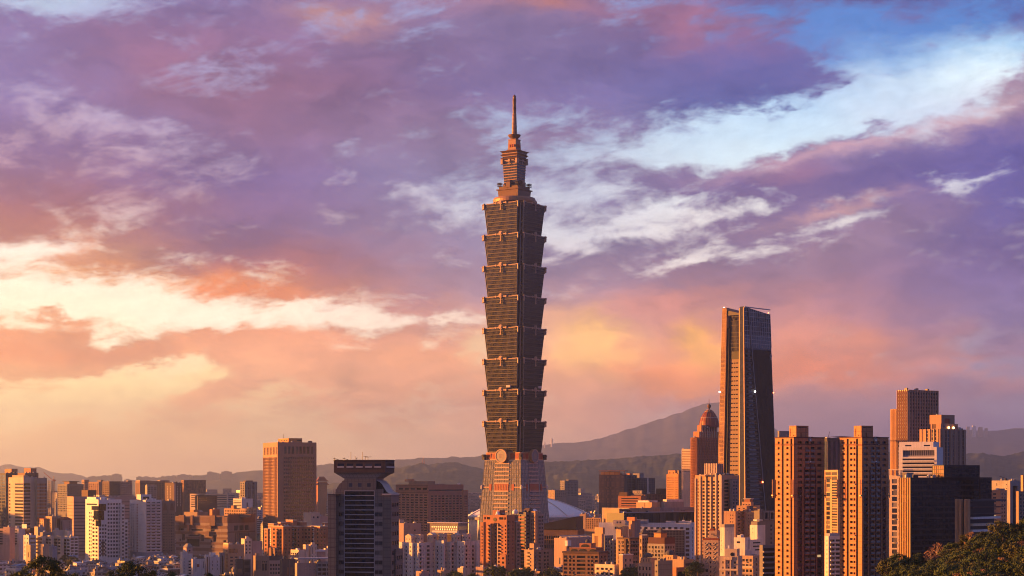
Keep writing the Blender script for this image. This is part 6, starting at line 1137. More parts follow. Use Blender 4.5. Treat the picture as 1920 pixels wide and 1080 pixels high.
b = simple('apartment_block', 'narrow apartment block with lit orange left side before the arch shaped office', AB, (1848, 1875, 1888), 919, 1500, 35, 'sand', L=[(1, 9, .7, .5, 1860, 1869, 923, 985, 'glass_mix')], R=[(2, 9, .6, .5, 1877, 1886, 923, 985)], vis=985, roofbox=[((1872, 1877, 1884), 916, 'grey', 3)]); b.done()
b = simple('apartment_block', 'tan apartment block cut by the right edge of the picture', AB, (1905, 1910, 1960), 921, 1450, 66, 'tan', R=[(4, 8, .5, .6, 1911, 1935, 925, 980, 'glass_mix')], vis=980, roofbox=[((1914, 1918, 1950), 891, 'sand', 20)]); b.done()
# --- stadium dome
t = empty('stadium', (X(993, 2750), 2750, 0), 0, 'huge pale shallow domed stadium roof behind the skyscraper base', 'stadium'); R0 = 116 * 2750 / F; zt = Z(932, 2750); zb = Z(966, 2750); mb = MB()
cap = [(R0 * (1 - q / 12.5), zb + (zt - zb) * (1 - (1 - q / 12.5) ** 2)) for q in range(13)]; pr = [(R0, 0), (R0, zb - 2)] + cap
mb.lathe(0, 0, pr, 64).build('roof_shell', 'dome_white', t, smooth=True); mb = MB()
for k in range(5):
    rr = [(r_ + .4, z_ + .5) for r_, z_ in cap]; th = -math.pi / 2 + (k - 2) * .62
    for (r0, a0), (r1, a1) in zip(rr, rr[1:]): mb.bar((r0 * math.cos(th), r0 * math.sin(th), a0), (r1 * math.cos(th), r1 * math.sin(th), a1), .7)
mb.build('roof_rib', 'pale_trim', t); MB().lathe(0, 0, [(R0 + 3, zb - 6), (R0 + 3.4, zb - 2.5), (R0 + 1, zb - 1)], 64).build('rim_walkway', 'concrete', t); ALLB.append((877, 1109, 2640, 2860, 985, 'domed stadium roof'))
# small pagoda roofed hotel far behind
t = empty('palace_hotel', (X(603, 4300), 4300, 0), R_(20), 'distant palace style hotel with a sweeping tiled roof on the hillside', 'hotel'); s_ = 4300 / F
MB().box(-9 * s_, 9 * s_, -6 * s_, 6 * s_, 0, Z(903, 4300)).build('body', 'brick_orange', t); mb = MB(); H = lambda w, d, y: [(-w * s_, -d * s_, Z(y, 4300)), (w * s_, -d * s_, Z(y, 4300)), (w * s_, d * s_, Z(y, 4300)), (-w * s_, d * s_, Z(y, 4300))]
mb.loft([H(12, 8.5, 902.5), H(8.5, 5.5, 899.5), H(6, 3.5, 896), H(4.5, .5, 893.5)]).build('roof', 'copper_roof', t); mb = MB().loft([H(13, 9.5, 909), H(9.4, 6.4, 905.5)]); mb.build('lower_roof', 'copper_roof', t)
# ================================================================== mid-rise buildings of the lower city
def low(name, label, cat, vols, D, a, vis=1085, wmax=30, slabs=(), domes=(), roofs=()):
    px = (min(v[0][0] for v in vols), vols[0][0][1], max(v[0][2] for v in vols)); b = B(name, label, cat, px, D, a, vis=vis, wmax=wmax)
    for v in vols:
        k = dict(v[3]) if len(v) > 3 else {}
        b.vol(v[0], v[1], v[2], **k)
    for q, y0, y1, m, dD in slabs: b.box(q, y0, y1, m, 'roof_slab', dD=dD)
    for px_, y, r, m, dD in domes:
        p = b.local(px_, dD); MB().lathe(p[0], p[1], [(r * b.s, b.z(y)), (r * .92 * b.s, b.z(y - r * .45)), (r * .6 * b.s, b.z(y - r * .8)), (.15 * b.s, b.z(y - r * 1.0)), (.1, b.z(y - r * 1.25))], 14).build('roof_dome', m, b.root)
    for q, y0, y1, m, dD, f in roofs:
        xl, xc, xr = q; _, wl, wr = solve(xl, xc, xr, D + dD, b.a); o = b.local(xc, dD); z0, z1 = b.z(y0), b.z(y1)
        MB().loft([[(o[0], o[1], z0), (o[0] + wr, o[1], z0), (o[0] + wr, o[1] + wl, z0), (o[0], o[1] + wl, z0)], [(o[0] + wr * f, o[1] + wl * f, z1), (o[0] + wr * (1 - f), o[1] + wl * f, z1), (o[0] + wr * (1 - f), o[1] + wl * (1 - f), z1), (o[0] + wr * f, o[1] + wl * (1 - f), z1)]]).build('hip_roof', m, b.root)
    b.done()
G = 'glass_mix'; K = 'black'
low('apartment_block', 'peach apartment block with square windows and red brown hip roofs before the banded office', AB, [((83, 97, 107), 968, 'sand', dict(L=[(3, 8, .45, .45, 85, 96.5, 970, 1002, K)], R=[(2, 8, .5, .45, 98, 106, 970, 1002, K)])), ((70, 82, 88), 973.5, 'sand', dict(dD=4, L=[(3, 6, .45, .5, None, None, 975, 1002, K)])), ((107, 118, 135), 975, 'pinkish', dict(dD=3, L=[(2, 6, .4, .5, None, None, 977, 1002, K)], R=[(1, 6, .15, .5, 126, 134, 977, 1002, K)])), ((99, 108, 112), 974, 'brown_dark', dict(dD=6))], 1950, 48, 1003, slabs=[((69, 82, 89), 972.3, 974, 'roof_red', 3.5)], roofs=[((105, 118, 137), 975, 970, 'roof_red', 2.5, .3)])
low('apartment_block', 'long cream white apartment row with lit balconies in the left foreground', AB, [((44, 54, 67.5), 1003.5, 'white_old', dict(L=[(2, 5, .3, .4, None, None, 1006, 1045, G)], R=[(1, 5, .9, .45, 56, 67, 1006, 1045)])), ((66, 80, 86), 1005, 'cream', dict(dD=4, L=[(2, 5, .8, .55, None, None, 1008, 1040, G)])), ((80, 96.5, 101), 1004, 'cream', dict(dD=2, L=[(3, 5, .85, .55, None, None, 1009, 1040, G)])), ((97, 114, 120), 1005, 'cream', dict(L=[(3, 5, .85, .55, None, None, 1009, 1040, G)])), ((118, 131.5, 147), 1005.5, 'white_old', dict(dD=-3, L=[(2, 5, .85, .6, None, None, 1010, 1042, G)], R=[(2, 6, .8, .6, None, None, 1008, 1042, G)])), ((64.5, 71, 85), 987.5, 'beige_pale', dict(dD=14, R=[(2, 1, .3, .2, None, None, 990, 996)])), ((99, 106, 120), 994, 'beige_pale', dict(dD=12, R=[(1, 2, .4, .4)])), ((120, 127, 136), 995, 'cream', dict(dD=11, R=[(1, 2, .6, .5)])), ((72, 80, 98), 998, 'grey', dict(dD=9))], 1800, 50, 1040)
low('apartment_block', 'small dark red brick block with a white rooftop tank room', AB, [((41, 56, 65), 995, 'brick_red', dict(L=[(2, 3, .2, .3, None, None, 998, 1020)])), ((41, 56, 65), 990, 'grey_dark', dict(dD=3, pb=996)), ((41, 50, 51), 983, 'white', dict(dD=6, pb=991))], 1885, 48, 1003)
low('apartment_block', 'white six storey block with strip windows and a dark side wall', AB, [((18.5, 35, 36), 991, 'white_old', dict(L=[(2, 6, .75, .45, 19.5, 33, 993, 1022)], deep=(None, 10))), ((32, 35.5, 41), 992, 'black_clad', dict(dD=.8))], 1850, 25, 1022)
low('apartment_block', 'pink apartment slab with tiny windows at the left edge', AB, [((6, 18, 19.5), 988, 'pinkish', dict(L=[(2, 6, .18, .3, 7, 17.5, 992, 1022)], deep=(None, 8))), ((-12, 6, 8), 991, 'pinkish', dict(dD=5, L=[(2, 6, .9, .55, None, None, 994, 1022)]))], 1830, 25, 1022)
low('house', 'small beige block lit on its left side below the cream apartment row', 'house', [((49, 57, 65), 1021.5, 'beige', dict(L=[(1, 2, .2, .3)])), ((72, 82, 92), 1020.5, 'beige', dict(dD=6))], 1700, 50, 1034)
low('house', 'small pale blue house with a row of windows below the cream apartment row', 'house', [((89, 98, 107), 1024, 'blue_grey', dict(L=[(3, 1, .5, .5, None, None, 1026, 1029)], R=[(2, 1, .4, .5, None, None, 1026, 1029)]))], 1720, 45, 1032)
low('apartment_block', 'ornate white tower house with a small pagoda like roof pavilion', AB, [((338, 342.5, 352), 1035, 'white_old', dict(R=[(1, 5, .3, .5, 344, 347, 1045, 1075)])), ((347, 352.5, 361), 1038, 'white_old', dict(dD=4, R=[(1, 5, .8, .5, None, None, 1050, 1078)])), ((344, 350, 361), 1027, 'pinkish', dict(dD=6, pb=1036, R=[(1, 1, .3, .6)]))], 1650, 60, 1075, roofs=[((342.5, 351, 363), 1027, 1020, 'roof_grey', 5.5, .3)])
low('apartment_block', 'plain white block with one small dark red window on its blank wall', AB, [((358, 361, 384), 1048, 'white_old', dict(R=[(1, 1, 1, 1, 369, 374, 1058, 1063.5, 'brick_red'), (1, 1, 1, 1, 367, 368, 1056, 1072, K), (1, 1, 1, 1, 381, 382, 1053, 1066, K)])), ((384, 386, 392), 1040, 'white_old', dict(dD=8, R=[(1, 1, .4, .95)]))], 1620, 66, 1078)
low('apartment_block', 'white block with a planted roof and thin pipes on its wall', AB, [((391, 393.5, 413), 1044, 'white_old', dict(R=[(2, 3, .12, .6, None, None, 1050, 1070)])), ((391.5, 396, 404), 1036, 'white', dict(dD=5, pb=1045)), ((411, 414, 421), 1036, 'grey', dict(dD=4, R=[(1, 1, .3, .9)]))], 1630, 66, 1076)
low('apartment_block', 'tan block with an orange lit glass corner and stacked balconies', AB, [((418, 428, 458), 1021, 'sand', dict(L=[(1, 5, .5, .5, 423, 428, 1030, 1065, 'brick_orange')], R=[(3, 1, .95, 1, 429, 446, 1029, 1037, 'glass_sunset_gold'), (3, 5, .6, .4, 430, 456, 1042, 1075)])), ((419, 428, 436), 1018.5, 'cream', dict(dD=2, pb=1022))], 1640, 55, 1066)
low('apartment_block', 'slim white stair tower with a bright lit left edge beside a grey blank wall', AB, [((452, 458.5, 472), 1010, 'cream', dict(R=[(2, 4, .5, .45, None, None, 1013, 1040, G)])), ((471, 473, 492), 1014.5, 'pinkish', dict(dD=6))], 1700, 58, 1041)
low('office_building', 'two dark grey framed blocks with pale edges low in front of the tan block', OB, [((441, 443.5, 456), 1048, 'grey_dark', dict(R=[(1, 1, .7, .45, None, None, 1062, 1078, 'brown_tile')])), ((455, 457, 470), 1049, 'grey_dark', dict(dD=3, R=[(1, 2, .8, .6, None, None, 1050, 1075, K)]))], 1560, 70, 1085)
low('office_building', 'brown cinema like block with narrow slot windows and a glazed front', 'hall', [((475, 479, 505), 1042, 'tan', dict(R=[(4, 1, .4, 1, 480, 489, 1051, 1068), (3, 1, .7, 1, 491, 501, 1052.5, 1055), (2, 1, .8, 1, 491, 501, 1057, 1070, 'glass_slate')])), ((503, 505, 526), 1051, 'pinkish', dict(dD=5, R=[(4, 3, .7, .6, None, None, 1056, 1078)])), ((500, 503, 530), 1042, 'grey_dark', dict(dD=14))], 1600, 70, 1082)
low('office_building', 'slate grey blank block with one pale vertical seam', OB, [((525, 529, 554), 1048.5, 'grey_dark', dict(R=[(1, 1, 1, 1, 542.8, 543.4, 1050, 1085, 'mullion_grey'), (1, 1, 1, 1, 538, 542, 1064, 1078, 'brown_tile'), (1, 1, 1, 1, 544, 549, 1064, 1078, 'brown_tile')]))], 1550, 70, 1085)
low('school_building', 'pink walled building under a wide thin flat roof', 'building', [((553, 557, 595), 1056, 'pinkish', dict(R=[(3, 3, .2, .12, 570, 593, 1059, 1078)])), ((590, 594, 622), 1053, 'grey', dict(dD=4, R=[(3, 3, .8, .6, None, None, 1056, 1080)]))], 1500, 68, 1085, slabs=[((552, 558, 640), 1046.5, 1049, 'mullion_grey', -3)])
low('apartment_block', 'cream terrace house cluster with orange lit parapets behind the wide flat roof', AB, [((541, 553, 560), 1041, 'sand', {}), ((545, 560, 572), 1031, 'cream', dict(dD=10, L=[(4, 1, .7, .6, None, None, 1036, 1041)])), ((568, 573, 579), 1021, 'cream', dict(dD=14, L=[(2, 1, .4, .5, None, None, 1024, 1027)])), ((576, 583, 594), 1021, 'cream', dict(dD=16, L=[(1, 1, .4, .5, None, None, 1024, 1027)], R=[(2, 4, .2, .8)]))], 1640, 50, 1046)
low('apartment_block', 'grey flat roofed block with a white gable end touching the near grey tower', AB, [((585, 589, 609), 1033, 'pinkish', dict(R=[(1, 2, .2, .3)])), ((607, 610, 622), 1028, 'cream', dict(dD=5, R=[(1, 3, .3, .3)]))], 1660, 66, 1046, slabs=[((586, 590, 610), 1031, 1034.5, 'roof_white', -1)])
low('apartment_block', 'grey stepped blocks with a planted roof behind the brick apartments', AB, [((569, 584, 600), 961, 'beige_pale', dict(R=[(2, 1, .4, .6, None, None, 967, 973)])), ((582, 599, 618), 968, 'pinkish', dict(dD=10, R=[(3, 1, .5, .5)]))], 2150, 50, 978)
low('apartment_block', 'brown pale windowed apartment slab behind the black wedge roofed hall', AB, [((1083, 1127, 1131), 971, 'sand', dict(L=[(10, 5, .6, .6, None, None, 973, 992, 'glass_mix')], deep=(None, 12))), ((1087, 1098, 1104), 964, 'beige', dict(dD=8)), ((1116, 1122, 1127), 964.5, 'beige', dict(dD=9))], 2150, 25, 992)
low('apartment_block', 'cream turret house with a dark dome left of the grey blank slab', AB, [((1201, 1221, 1230), 1046, 'sand', dict(L=[(3, 1, .3, .8, 1204, 1219, 1048, 1054, K)])), ((1196, 1222, 1235), 1057, 'beige', dict(dD=-2, L=[(4, 2, .5, .5, None, None, 1060, 1085)]))], 1360, 42, 1085, domes=[(1215, 1045.5, 9, 'grey_dark', 6)])
low('apartment_block', 'cream turret house with a dark dome behind the grey blank slab', AB, [((1243, 1262, 1271), 1041, 'sand', dict(L=[(3, 1, .3, .8, 1246, 1260, 1043.5, 1050, K)], R=[(3, 1, .3, .8)]))], 1390, 42, 1052, domes=[(1256.5, 1040.5, 9.5, 'grey_dark', 6)])
low('office_building', 'dark grey blank slab with a glowing orange left edge', OB, [((1227.5, 1234, 1261), 1051, 'grey_mid', dict(L=[(1, 3, .5, .3)], R=[(1, 2, .9, .05, None, None, 1055, 1072, K), (1, 1, .05, 1, 1243, 1245, 1052, 1085, 'grey')]))], 1310, 62, 1085)
low('apartment_block', 'brown terraces with a pale blank end wall right of the domed turrets', AB, [((1262, 1282, 1301), 1049, 'tan', dict(R=[(1, 3, .7, .4)])), ((1261, 1268, 1287), 1064, 'brick_orange', dict(dD=-8, R=[(1, 1, .8, .6)])), ((1289, 1296, 1302), 1055, 'grey_dark', dict(dD=3)), ((1300, 1307, 1330), 1061, 'grey_mid', dict(dD=-10, R=[(3, 2, .6, .5)]))], 1330, 48, 1085)
low('apartment_block', 'dark mansard roofed apartment block with grey bays under a lit pyramid roofed turret', AB, [((1214, 1246, 1266), 1020, 'grey', dict(L=[(5, 5, .6, .6, None, None, 1023, 1060, G)], R=[(4, 5, .6, .6, None, None, 1023, 1060, G)])), ((1226, 1239, 1250), 1000, 'ochre', dict(dD=8, pb=1012)), ((1215, 1246, 1265.5), 1008, 'maroon', dict(dD=.8, pb=1020.5))], 1530, 45, 1045, slabs=[((1225, 1239, 1251), 998.5, 1000.3, 'brown_dark', 7.5)], roofs=[((1231, 1239, 1246), 998.5, 989.5, 'grey_dark', 9, .45)])
low('apartment_block', 'slim grey apartment turret with a dark pyramid roof', AB, [((1199, 1204, 1217), 1004, 'tan', dict(L=[(1, 6, .5, .5)], R=[(3, 6, .5, .6, None, None, 1008, 1050)]))], 1545, 58, 1045, slabs=[((1198, 1204, 1218), 1000, 1002, 'brown_dark', -.5)], roofs=[((1198.5, 1204, 1217.5), 1000, 991, 'grey_dark', 0, .42)])
low('apartment_block', 'pale low blocks with long roofs at the foot of the tall brown apartments', AB, [((892, 906, 914), 1063, 'pinkish', dict(L=[(2, 1, .1, .8)])), ((913, 930, 932), 1063, 'blue_grey', dict(dD=4, L=[(2, 1, .3, .5, None, None, 1066, 1071)], deep=(None, 8))), ((962, 983, 990), 1069, 'sand', dict(dD=-12)), ((996, 1012, 1019), 1071, 'sand', dict(dD=-16))], 1480, 35, 1085)
low('house', 'pale cream block with a lit left wall below the white gabled apartments', 'house', [((820, 833, 843), 1069, 'beige', dict(L=[(1, 2, .4, .3)])), ((858, 868, 882), 1065, 'beige_pale', dict(dD=10, R=[(1, 1, .05, .9)])), ((780, 790, 804), 1071, 'pinkish', dict(dD=6))], 1540, 45, 1085)
# ================================================================== ground, hills, mountains
def gmat(name, c1, c2, scale, rough=.95):
    m, nt, b = nmat(name); tc = node(nt, 'ShaderNodeTexCoord'); n = node(nt, 'ShaderNodeTexNoise'); lk(nt, tc.outputs['Object'], n.inputs['Vector']); n.inputs['Scale'].default_value = scale; n.inputs['Detail'].default_value = 8
    r = node(nt, 'ShaderNodeMapRange'); lk(nt, n.outputs[0], r.inputs[0]); r.inputs[1].default_value = .38; r.inputs[2].default_value = .62
    lk(nt, mix_(nt, r.outputs[0], c1, c2), b.inputs['Base Color']); b.inputs['Roughness'].default_value = rough; b.inputs['Specular IOR Level'].default_value = .15
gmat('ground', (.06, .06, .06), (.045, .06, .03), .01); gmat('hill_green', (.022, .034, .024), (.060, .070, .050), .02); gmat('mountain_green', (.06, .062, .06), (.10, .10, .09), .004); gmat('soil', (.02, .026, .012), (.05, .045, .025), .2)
from mathutils import noise as mn
mb = MB(); mb.quad((-8200, -300, 0), (8200, -300, 0), (8200, 30200, 0), (-8200, 30200, 0)); g = mb.build('ground', 'ground'); g['kind'] = 'structure'
def ridge(name, prof, D, front, back, mat, step, amp, wl, seed):
    xs = []; px = prof[0][0]
    while px <= prof[-1][0]: xs.append(px); px += step
    rows = 22; mb = MB(); n = len(xs)
    def py(p):
        for (a, b), (c, d) in zip(prof, prof[1:]):
            if a <= p <= c: t = (p - a) / (c - a); t = t * t * (3 - 2 * t) * .5 + t * .5; return b + (d - b) * t
        return prof[-1][1]
    for j in range(rows + 6):
        t = j / rows
        for p in xs:
            if j <= rows: d = D - front * (1 - t); s = t ** .8
            else: d = D + back * (j - rows) / 5; s = 1 - ((j - rows) / 5) ** 1.5 * .98
            x = X(p, d); zr = Z(py(p), D)
            nz = mn.fractal(Vector((x / wl, d / wl, seed)), 1.0, 2.0, 6) * amp
            gul = mn.fractal(Vector((x / (wl * 9), d / (wl * 9), seed + 5)), 1.0, 2.0, 4) * amp * 5 * min(1, t * (1 - t) * 4 if j <= rows else 0)
            z = max(zr, 3) * s + (nz + gul) * min(1, s * 3) * (1 if zr > 3 else 0)
            mb.v.append((x, d, max(z, -.5)))
    for j in range(rows + 5):
        for i in range(n - 1): a = j * n + i; mb.f.append((a, a + 1, a + n + 1, a + n))
    o = mb.build(name, mat, smooth=True); o['kind'] = 'structure'
ridge('hills', [(430, 940), (480, 936), (545, 925), (590, 914), (640, 904), (680, 894), (710, 885), (740, 877), (765, 873), (790, 870), (830, 868), (858, 867), (880, 874), (910, 881), (950, 880), (985, 872), (1020, 867), (1060, 865), (1100, 862), (1120, 861), (1160, 860), (1200, 856), (1240, 853), (1280, 850), (1330, 848), (1450, 848), (1600, 846), (1700, 848), (1780, 849), (1820, 851), (1840, 849), (1860, 853), (1885, 854), (1920, 846), (2000, 850), (2150, 845)], 10500, 1800, 1400, 'hill_green', 2.2, 9, 55, 1.0)
ridge('hills', [(-250, 905), (130, 920), (200, 910), (260, 903), (310, 897), (340, 895), (400, 889), (440, 887), (480, 882), (540, 882), (590, 872), (640, 868), (690, 865), (740, 862), (790, 859), (830, 858), (880, 857), (905, 854), (960, 852), (1010, 870), (1060, 900), (1120, 930)], 20000, 2400, 1800, 'hill_green', 3, 15, 115, 3.0)
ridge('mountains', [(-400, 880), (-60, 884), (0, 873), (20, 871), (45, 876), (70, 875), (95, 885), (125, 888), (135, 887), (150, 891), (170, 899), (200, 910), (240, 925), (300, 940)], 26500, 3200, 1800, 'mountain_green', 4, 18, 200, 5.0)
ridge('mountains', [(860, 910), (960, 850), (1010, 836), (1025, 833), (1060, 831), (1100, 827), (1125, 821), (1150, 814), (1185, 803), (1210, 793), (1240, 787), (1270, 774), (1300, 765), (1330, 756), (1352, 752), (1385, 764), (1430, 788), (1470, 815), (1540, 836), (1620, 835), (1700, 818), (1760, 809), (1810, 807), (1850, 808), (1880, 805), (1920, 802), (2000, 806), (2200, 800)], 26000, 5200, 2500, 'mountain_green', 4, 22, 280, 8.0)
# things standing on the ridges
def tower_on(px, py0, py1, D, w, label, mat='dome_white'):
    x = X(px, D); MBx = MB().lathe(x, D, [(w, Z(py0, D)), (w, Z(py1 + 2, D)), (w * 1.1, Z(py1 + 2, D) + .2), (w * 1.1, Z(py1, D)), (w * .5, Z(py1, D) + 1)], 10); o = MBx.build('chimney', mat); tag(o, label, 'chimney'); return o
tower_on(1034.5, 838, 822.5, 21500, 11.0, 'tall pale chimney standing on the ridge right of the skyscraper'); tower_on(1021, 840, 830, 21800, 8.0, 'short pale chimney on the ridge close beside the skyscraper')
t = empty('lattice_mast', (X(794, 10480), 10480, Z(871, 10480)), 0, 'red and white lattice mast on the dark hill right of the grey tower', 'mast'); mb = MB()
for i, (sx, sy) in enumerate(((-1, -1), (1, -1), (1, 1), (-1, 1))): mb.bar((sx * 5, sy * 5, -4), (sx * .6, sy * .6, 17), .5)
for k in range(6): w = 5 - 4.4 * k / 6; mb.box(-w, w, -w, w, k * 2.9, k * 2.9 + .4)
t.scale = (2.1,) * 3; mb.build('frame', 'crane_red', t); MB().bar((0, 0, 16), (0, 0, 22), .4).build('aerial', 'pale_trim', t)
for px, y0, y1, w in ((168, 905, 894, 5), (176, 905, 892, 6), (185, 905, 893, 5), (196, 905, 891, 7), (206, 905, 891, 6), (219, 905, 888, 8), (225, 905, 893, 4), (262, 905, 893, 6), (275, 905, 893, 7), (288, 905, 894, 6), (300, 905, 895, 6), (305, 905, 892, 3), (316, 900, 892, 7), (326, 900, 891, 5), (344, 898, 889, 10), (395, 892, 884, 6), (404, 892, 886, 7), (425, 890, 883, 9), (240, 905, 898, 7), (250, 905, 900, 8), (357, 897, 890, 4)):
    D = 19000; x = X(px, D); h = w * D / F; mb = MB(); mb.box(x - h, x + h, D - h * .7, D + h * .7, 0, Z(y1 + 1.4, D)); mb.box(x - h * .5, x + h * .4, D - h * .4, D + h * .4, Z(y1 + 1.4, D) + .01, Z(y1, D)); tag(mb.build('distant_tower', 'tan'), 'hazy block tower on the far left skyline against the ridge', 'apartment tower', 'hazy block towers on the far left skyline')
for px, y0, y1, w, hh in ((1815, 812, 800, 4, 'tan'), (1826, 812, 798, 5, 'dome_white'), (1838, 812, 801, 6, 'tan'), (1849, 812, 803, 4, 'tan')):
    D = 24500; x = X(px, D); h = w * D / F * .6; mb = MB(); mb.box(x - h, x + h, D - h, D + h, Z(820, D), Z(y1, D)); tag(mb.build('ridge_building', hh), 'pale hazy block on the far right mountain ridge', 'building', 'hazy blocks on the far right ridge')
# ================================================================== crowded low houses
facade('f_white', (.60, .57, .57), (.03, .03, .035), 3.6, 3.2); facade('f_grey', (.24, .225, .23), (.025, .025, .03), 3.2, 3.3, .55, .5); facade('f_pink', (.36, .27, .25), (.03, .025, .03), 4.0, 3.2, .5, .5); facade('f_tan', (.29, .20, .15), (.03, .025, .025), 3.4, 3.3); facade('f_brown', (.15, .09, .075), (.02, .018, .02), 3.8, 3.2, .55, .5); facade('f_blue', (.30, .32, .38), (.03, .03, .04), 4.2, 3.3, .5, .5); facade('f_cream', (.50, .41, .33), (.035, .03, .03), 3.4, 3.2, .65, .55); facade('f_dark', (.075, .07, .08), (.018, .018, .022), 3.0, 3.4, .8, .6)
rng = random.Random(11)
def make_house(k, w, d, h, body, roof, extra):
    """a house: walls, roof, rooftop shed, tank; returns list of (name, mesh, sub)"""
    parts = []
    mb = MB(); mb.box(-w / 2, w / 2, -d / 2, d / 2, 0, h)
    parts.append(('wall', mb.mesh('wall', body)))
    mb = MB(); t = .25
    for a in ((-w / 2 - .1, w / 2 + .1, -d / 2 - .1, -d / 2 + t), (-w / 2 - .1, w / 2 + .1, d / 2 - t, d / 2 + .1), (-w / 2 - .1, -w / 2 + t, -d / 2 + t, d / 2 - t), (w / 2 - t, w / 2 + .1, -d / 2 + t, d / 2 - t)): mb.box(*a, h + .003, h + .9)
    parts.append(('parapet', mb.mesh('parapet', rng.choice(['white_old', 'grey', 'pinkish', 'concrete']))))
    parts.append(('roof', MB().box(-w / 2 + t, w / 2 - t, -d / 2 + t, d / 2 - t, h + .004, h + .12).mesh('roof', 'roof_grey')))
    if extra & 1:
        sw, sd = w * rng.uniform(.45, .75), d * rng.uniform(.4, .7); ox = (w - sw) * rng.uniform(-.35, .35); oy = (d - sd) * rng.uniform(-.35, .35); sh = rng.uniform(2.2, 3.0)
        parts.append(('roof_shed', MB().box(ox - sw / 2, ox + sw / 2, oy - sd / 2, oy + sd / 2, h + .13, h + sh).mesh('roof_shed', body)))
        mb = MB(); mb.loft([[(ox - sw / 2 - .4, oy - sd / 2 - .4, h + sh), (ox + sw / 2 + .4, oy - sd / 2 - .4, h + sh), (ox + sw / 2 + .4, oy + sd / 2 + .4, h + sh + .8), (ox - sw / 2 - .4, oy + sd / 2 + .4, h + sh + .8)], [(ox - sw / 2 - .4, oy - sd / 2 - .4, h + sh + .18), (ox + sw / 2 + .4, oy - sd / 2 - .4, h + sh + .18), (ox + sw / 2 + .4, oy + sd / 2 + .4, h + sh + .98), (ox - sw / 2 - .4, oy + sd / 2 + .4, h + sh + .98)]]); parts.append(('sheet_roof', mb.mesh('sheet_roof', roof)))
    if extra & 2:
        x, y = w * rng.uniform(-.35, .35), d * rng.uniform(-.35, .35); parts.append(('stair_house', MB().box(x - 1.8, x + 1.8, y - 1.6, y + 1.6, h + .13, h + 3.2).mesh('stair_house', body)))
        parts.append(('water_tank', MB().lathe(x, y, [(.9, h + 3.21), (.9, h + 4.6), (.2, h + 5.0)], 10).mesh('water_tank', 'tank')))
    if extra & 4:
        for z in [3.2 * i + 2.9 for i in range(int(h / 3.2))]: parts.append(('balcony', MB().box(-w / 2 - .9, w / 2 + .9, -d / 2 - .9, -d / 2 - .01, z, z + 1.0).mesh('balcony', 'white_old')))
    if extra & 8:
        for z in [3.2 * i + 2.9 for i in range(int(h / 3.2))]: parts.append(('balcony', MB().box(-w / 2 - .75, -w / 2 - .01, -d * .4, d * .4, z, z + 1.0).mesh('balcony', 'pinkish')))
    return parts
KINDS = []
SPEC = [('f_white', 'roof_white', 'white'), ('f_white', 'roof_grey', 'white'), ('f_grey', 'roof_white', 'grey'), ('f_grey', 'roof_grey', 'grey'), ('f_pink', 'roof_red', 'pinkish'), ('f_pink', 'roof_white', 'pinkish'), ('f_tan', 'roof_red', 'tan'), ('f_brown', 'roof_grey', 'brown'), ('f_blue', 'roof_blue', 'bluish'), ('f_cream', 'roof_white', 'cream'), ('f_cream', 'roof_grey', 'cream'), ('f_dark', 'roof_grey', 'dark grey')]
RN = {'roof_white': 'a white sheet roof', 'roof_grey': 'a grey sheet roof', 'roof_red': 'a rusty red sheet roof', 'roof_blue': 'a blue sheet roof'}
for k, (bm_, rf, cn) in enumerate(SPEC):
    for q in range(2):
        tall = q == 1
        w, d, h = rng.uniform(9, 15), rng.uniform(9, 14), (rng.uniform(11, 17) if not tall else rng.uniform(24, 40))
        ex = (1 if not tall or rng.random() < .4 else 0) | 2 | (rng.choice([4, 8, 12, 0]))
        lab = f'low {cn} house with {RN[rf]}' if not tall else (f'mid height {cn} block under {RN[rf]}' if ex & 1 else f'mid height {cn} block with a bare roof')
        KINDS.append(dict(parts=make_house(k, w, d, h, bm_, rf, ex), w=w, d=d, h=h, tall=tall, lab=lab, cn=cn))
placed = []
import re
CUT = re.compile(r' (with|of|cut|behind|glowing|carrying|before|seen|in|between|right|left|wedged|attached|below|touching|low|under|on|beside|peeping|ribbed|standing|alone|stepping|tanked|at) ')
def landmark(px, D):
    best = None
    for xl, xr, d0, d1, vis, lab in ALLB:
        if xr - xl < 12: continue
        dx = max(xl - px, 0, px - xr); dd = max(d0 - D, 0, D - d1); sc_ = dx + dd * .12
        if best is None or sc_ < best[0]: best = (sc_, 'in front of' if D < d0 and dx < 10 else 'behind' if D > d1 and dx < 10 else 'left of' if px < xl else 'right of' if px > xr else 'beside', ' '.join(CUT.split(lab)[0].split()[-4:]))
    return f'{best[1]} the {best[2]}'
def put_house(px, D, K, rz, sc, sz):
    where = landmark(px, D); ws = (K['lab'] + ' ' + where).split()
    while len((K['lab'] + ' ' + where).split()) > 16: w_ = where.split(); i_ = w_.index('the'); where = ' '.join(w_[:i_ + 1] + w_[i_ + 2:])
    ob = empty('city_house' if not K['tall'] else 'apartment_block', (X(px, D), D, 0), rz, K['lab'] + ' ' + where, 'house' if not K['tall'] else 'apartment block', K['lab'].replace('house', 'houses').replace('block', 'blocks') + ' ' + where)
    ob.scale = (sc, sc, sz)
    own = {}
    for n, me in K['parts']:   # the sheet roof belongs to its shed, the tank to its stair house
        o = bpy.data.objects.new(n, me); COL.objects.link(o); o.parent = own.get({'sheet_roof': 'roof_shed', 'water_tank': 'stair_house'}.get(n), ob); own[n] = o
    return ob
def allowed(px, D, hw, top, dd):
    for xl, xr, d0, d1, vis, _ in ALLB:
        if px + hw > xl and px - hw < xr:
            if D < d0 - dd * .5 and top < vis - 1: return False
            if d0 - dd * .6 - 4 < D < d1 + dd * .6: return False
    return True
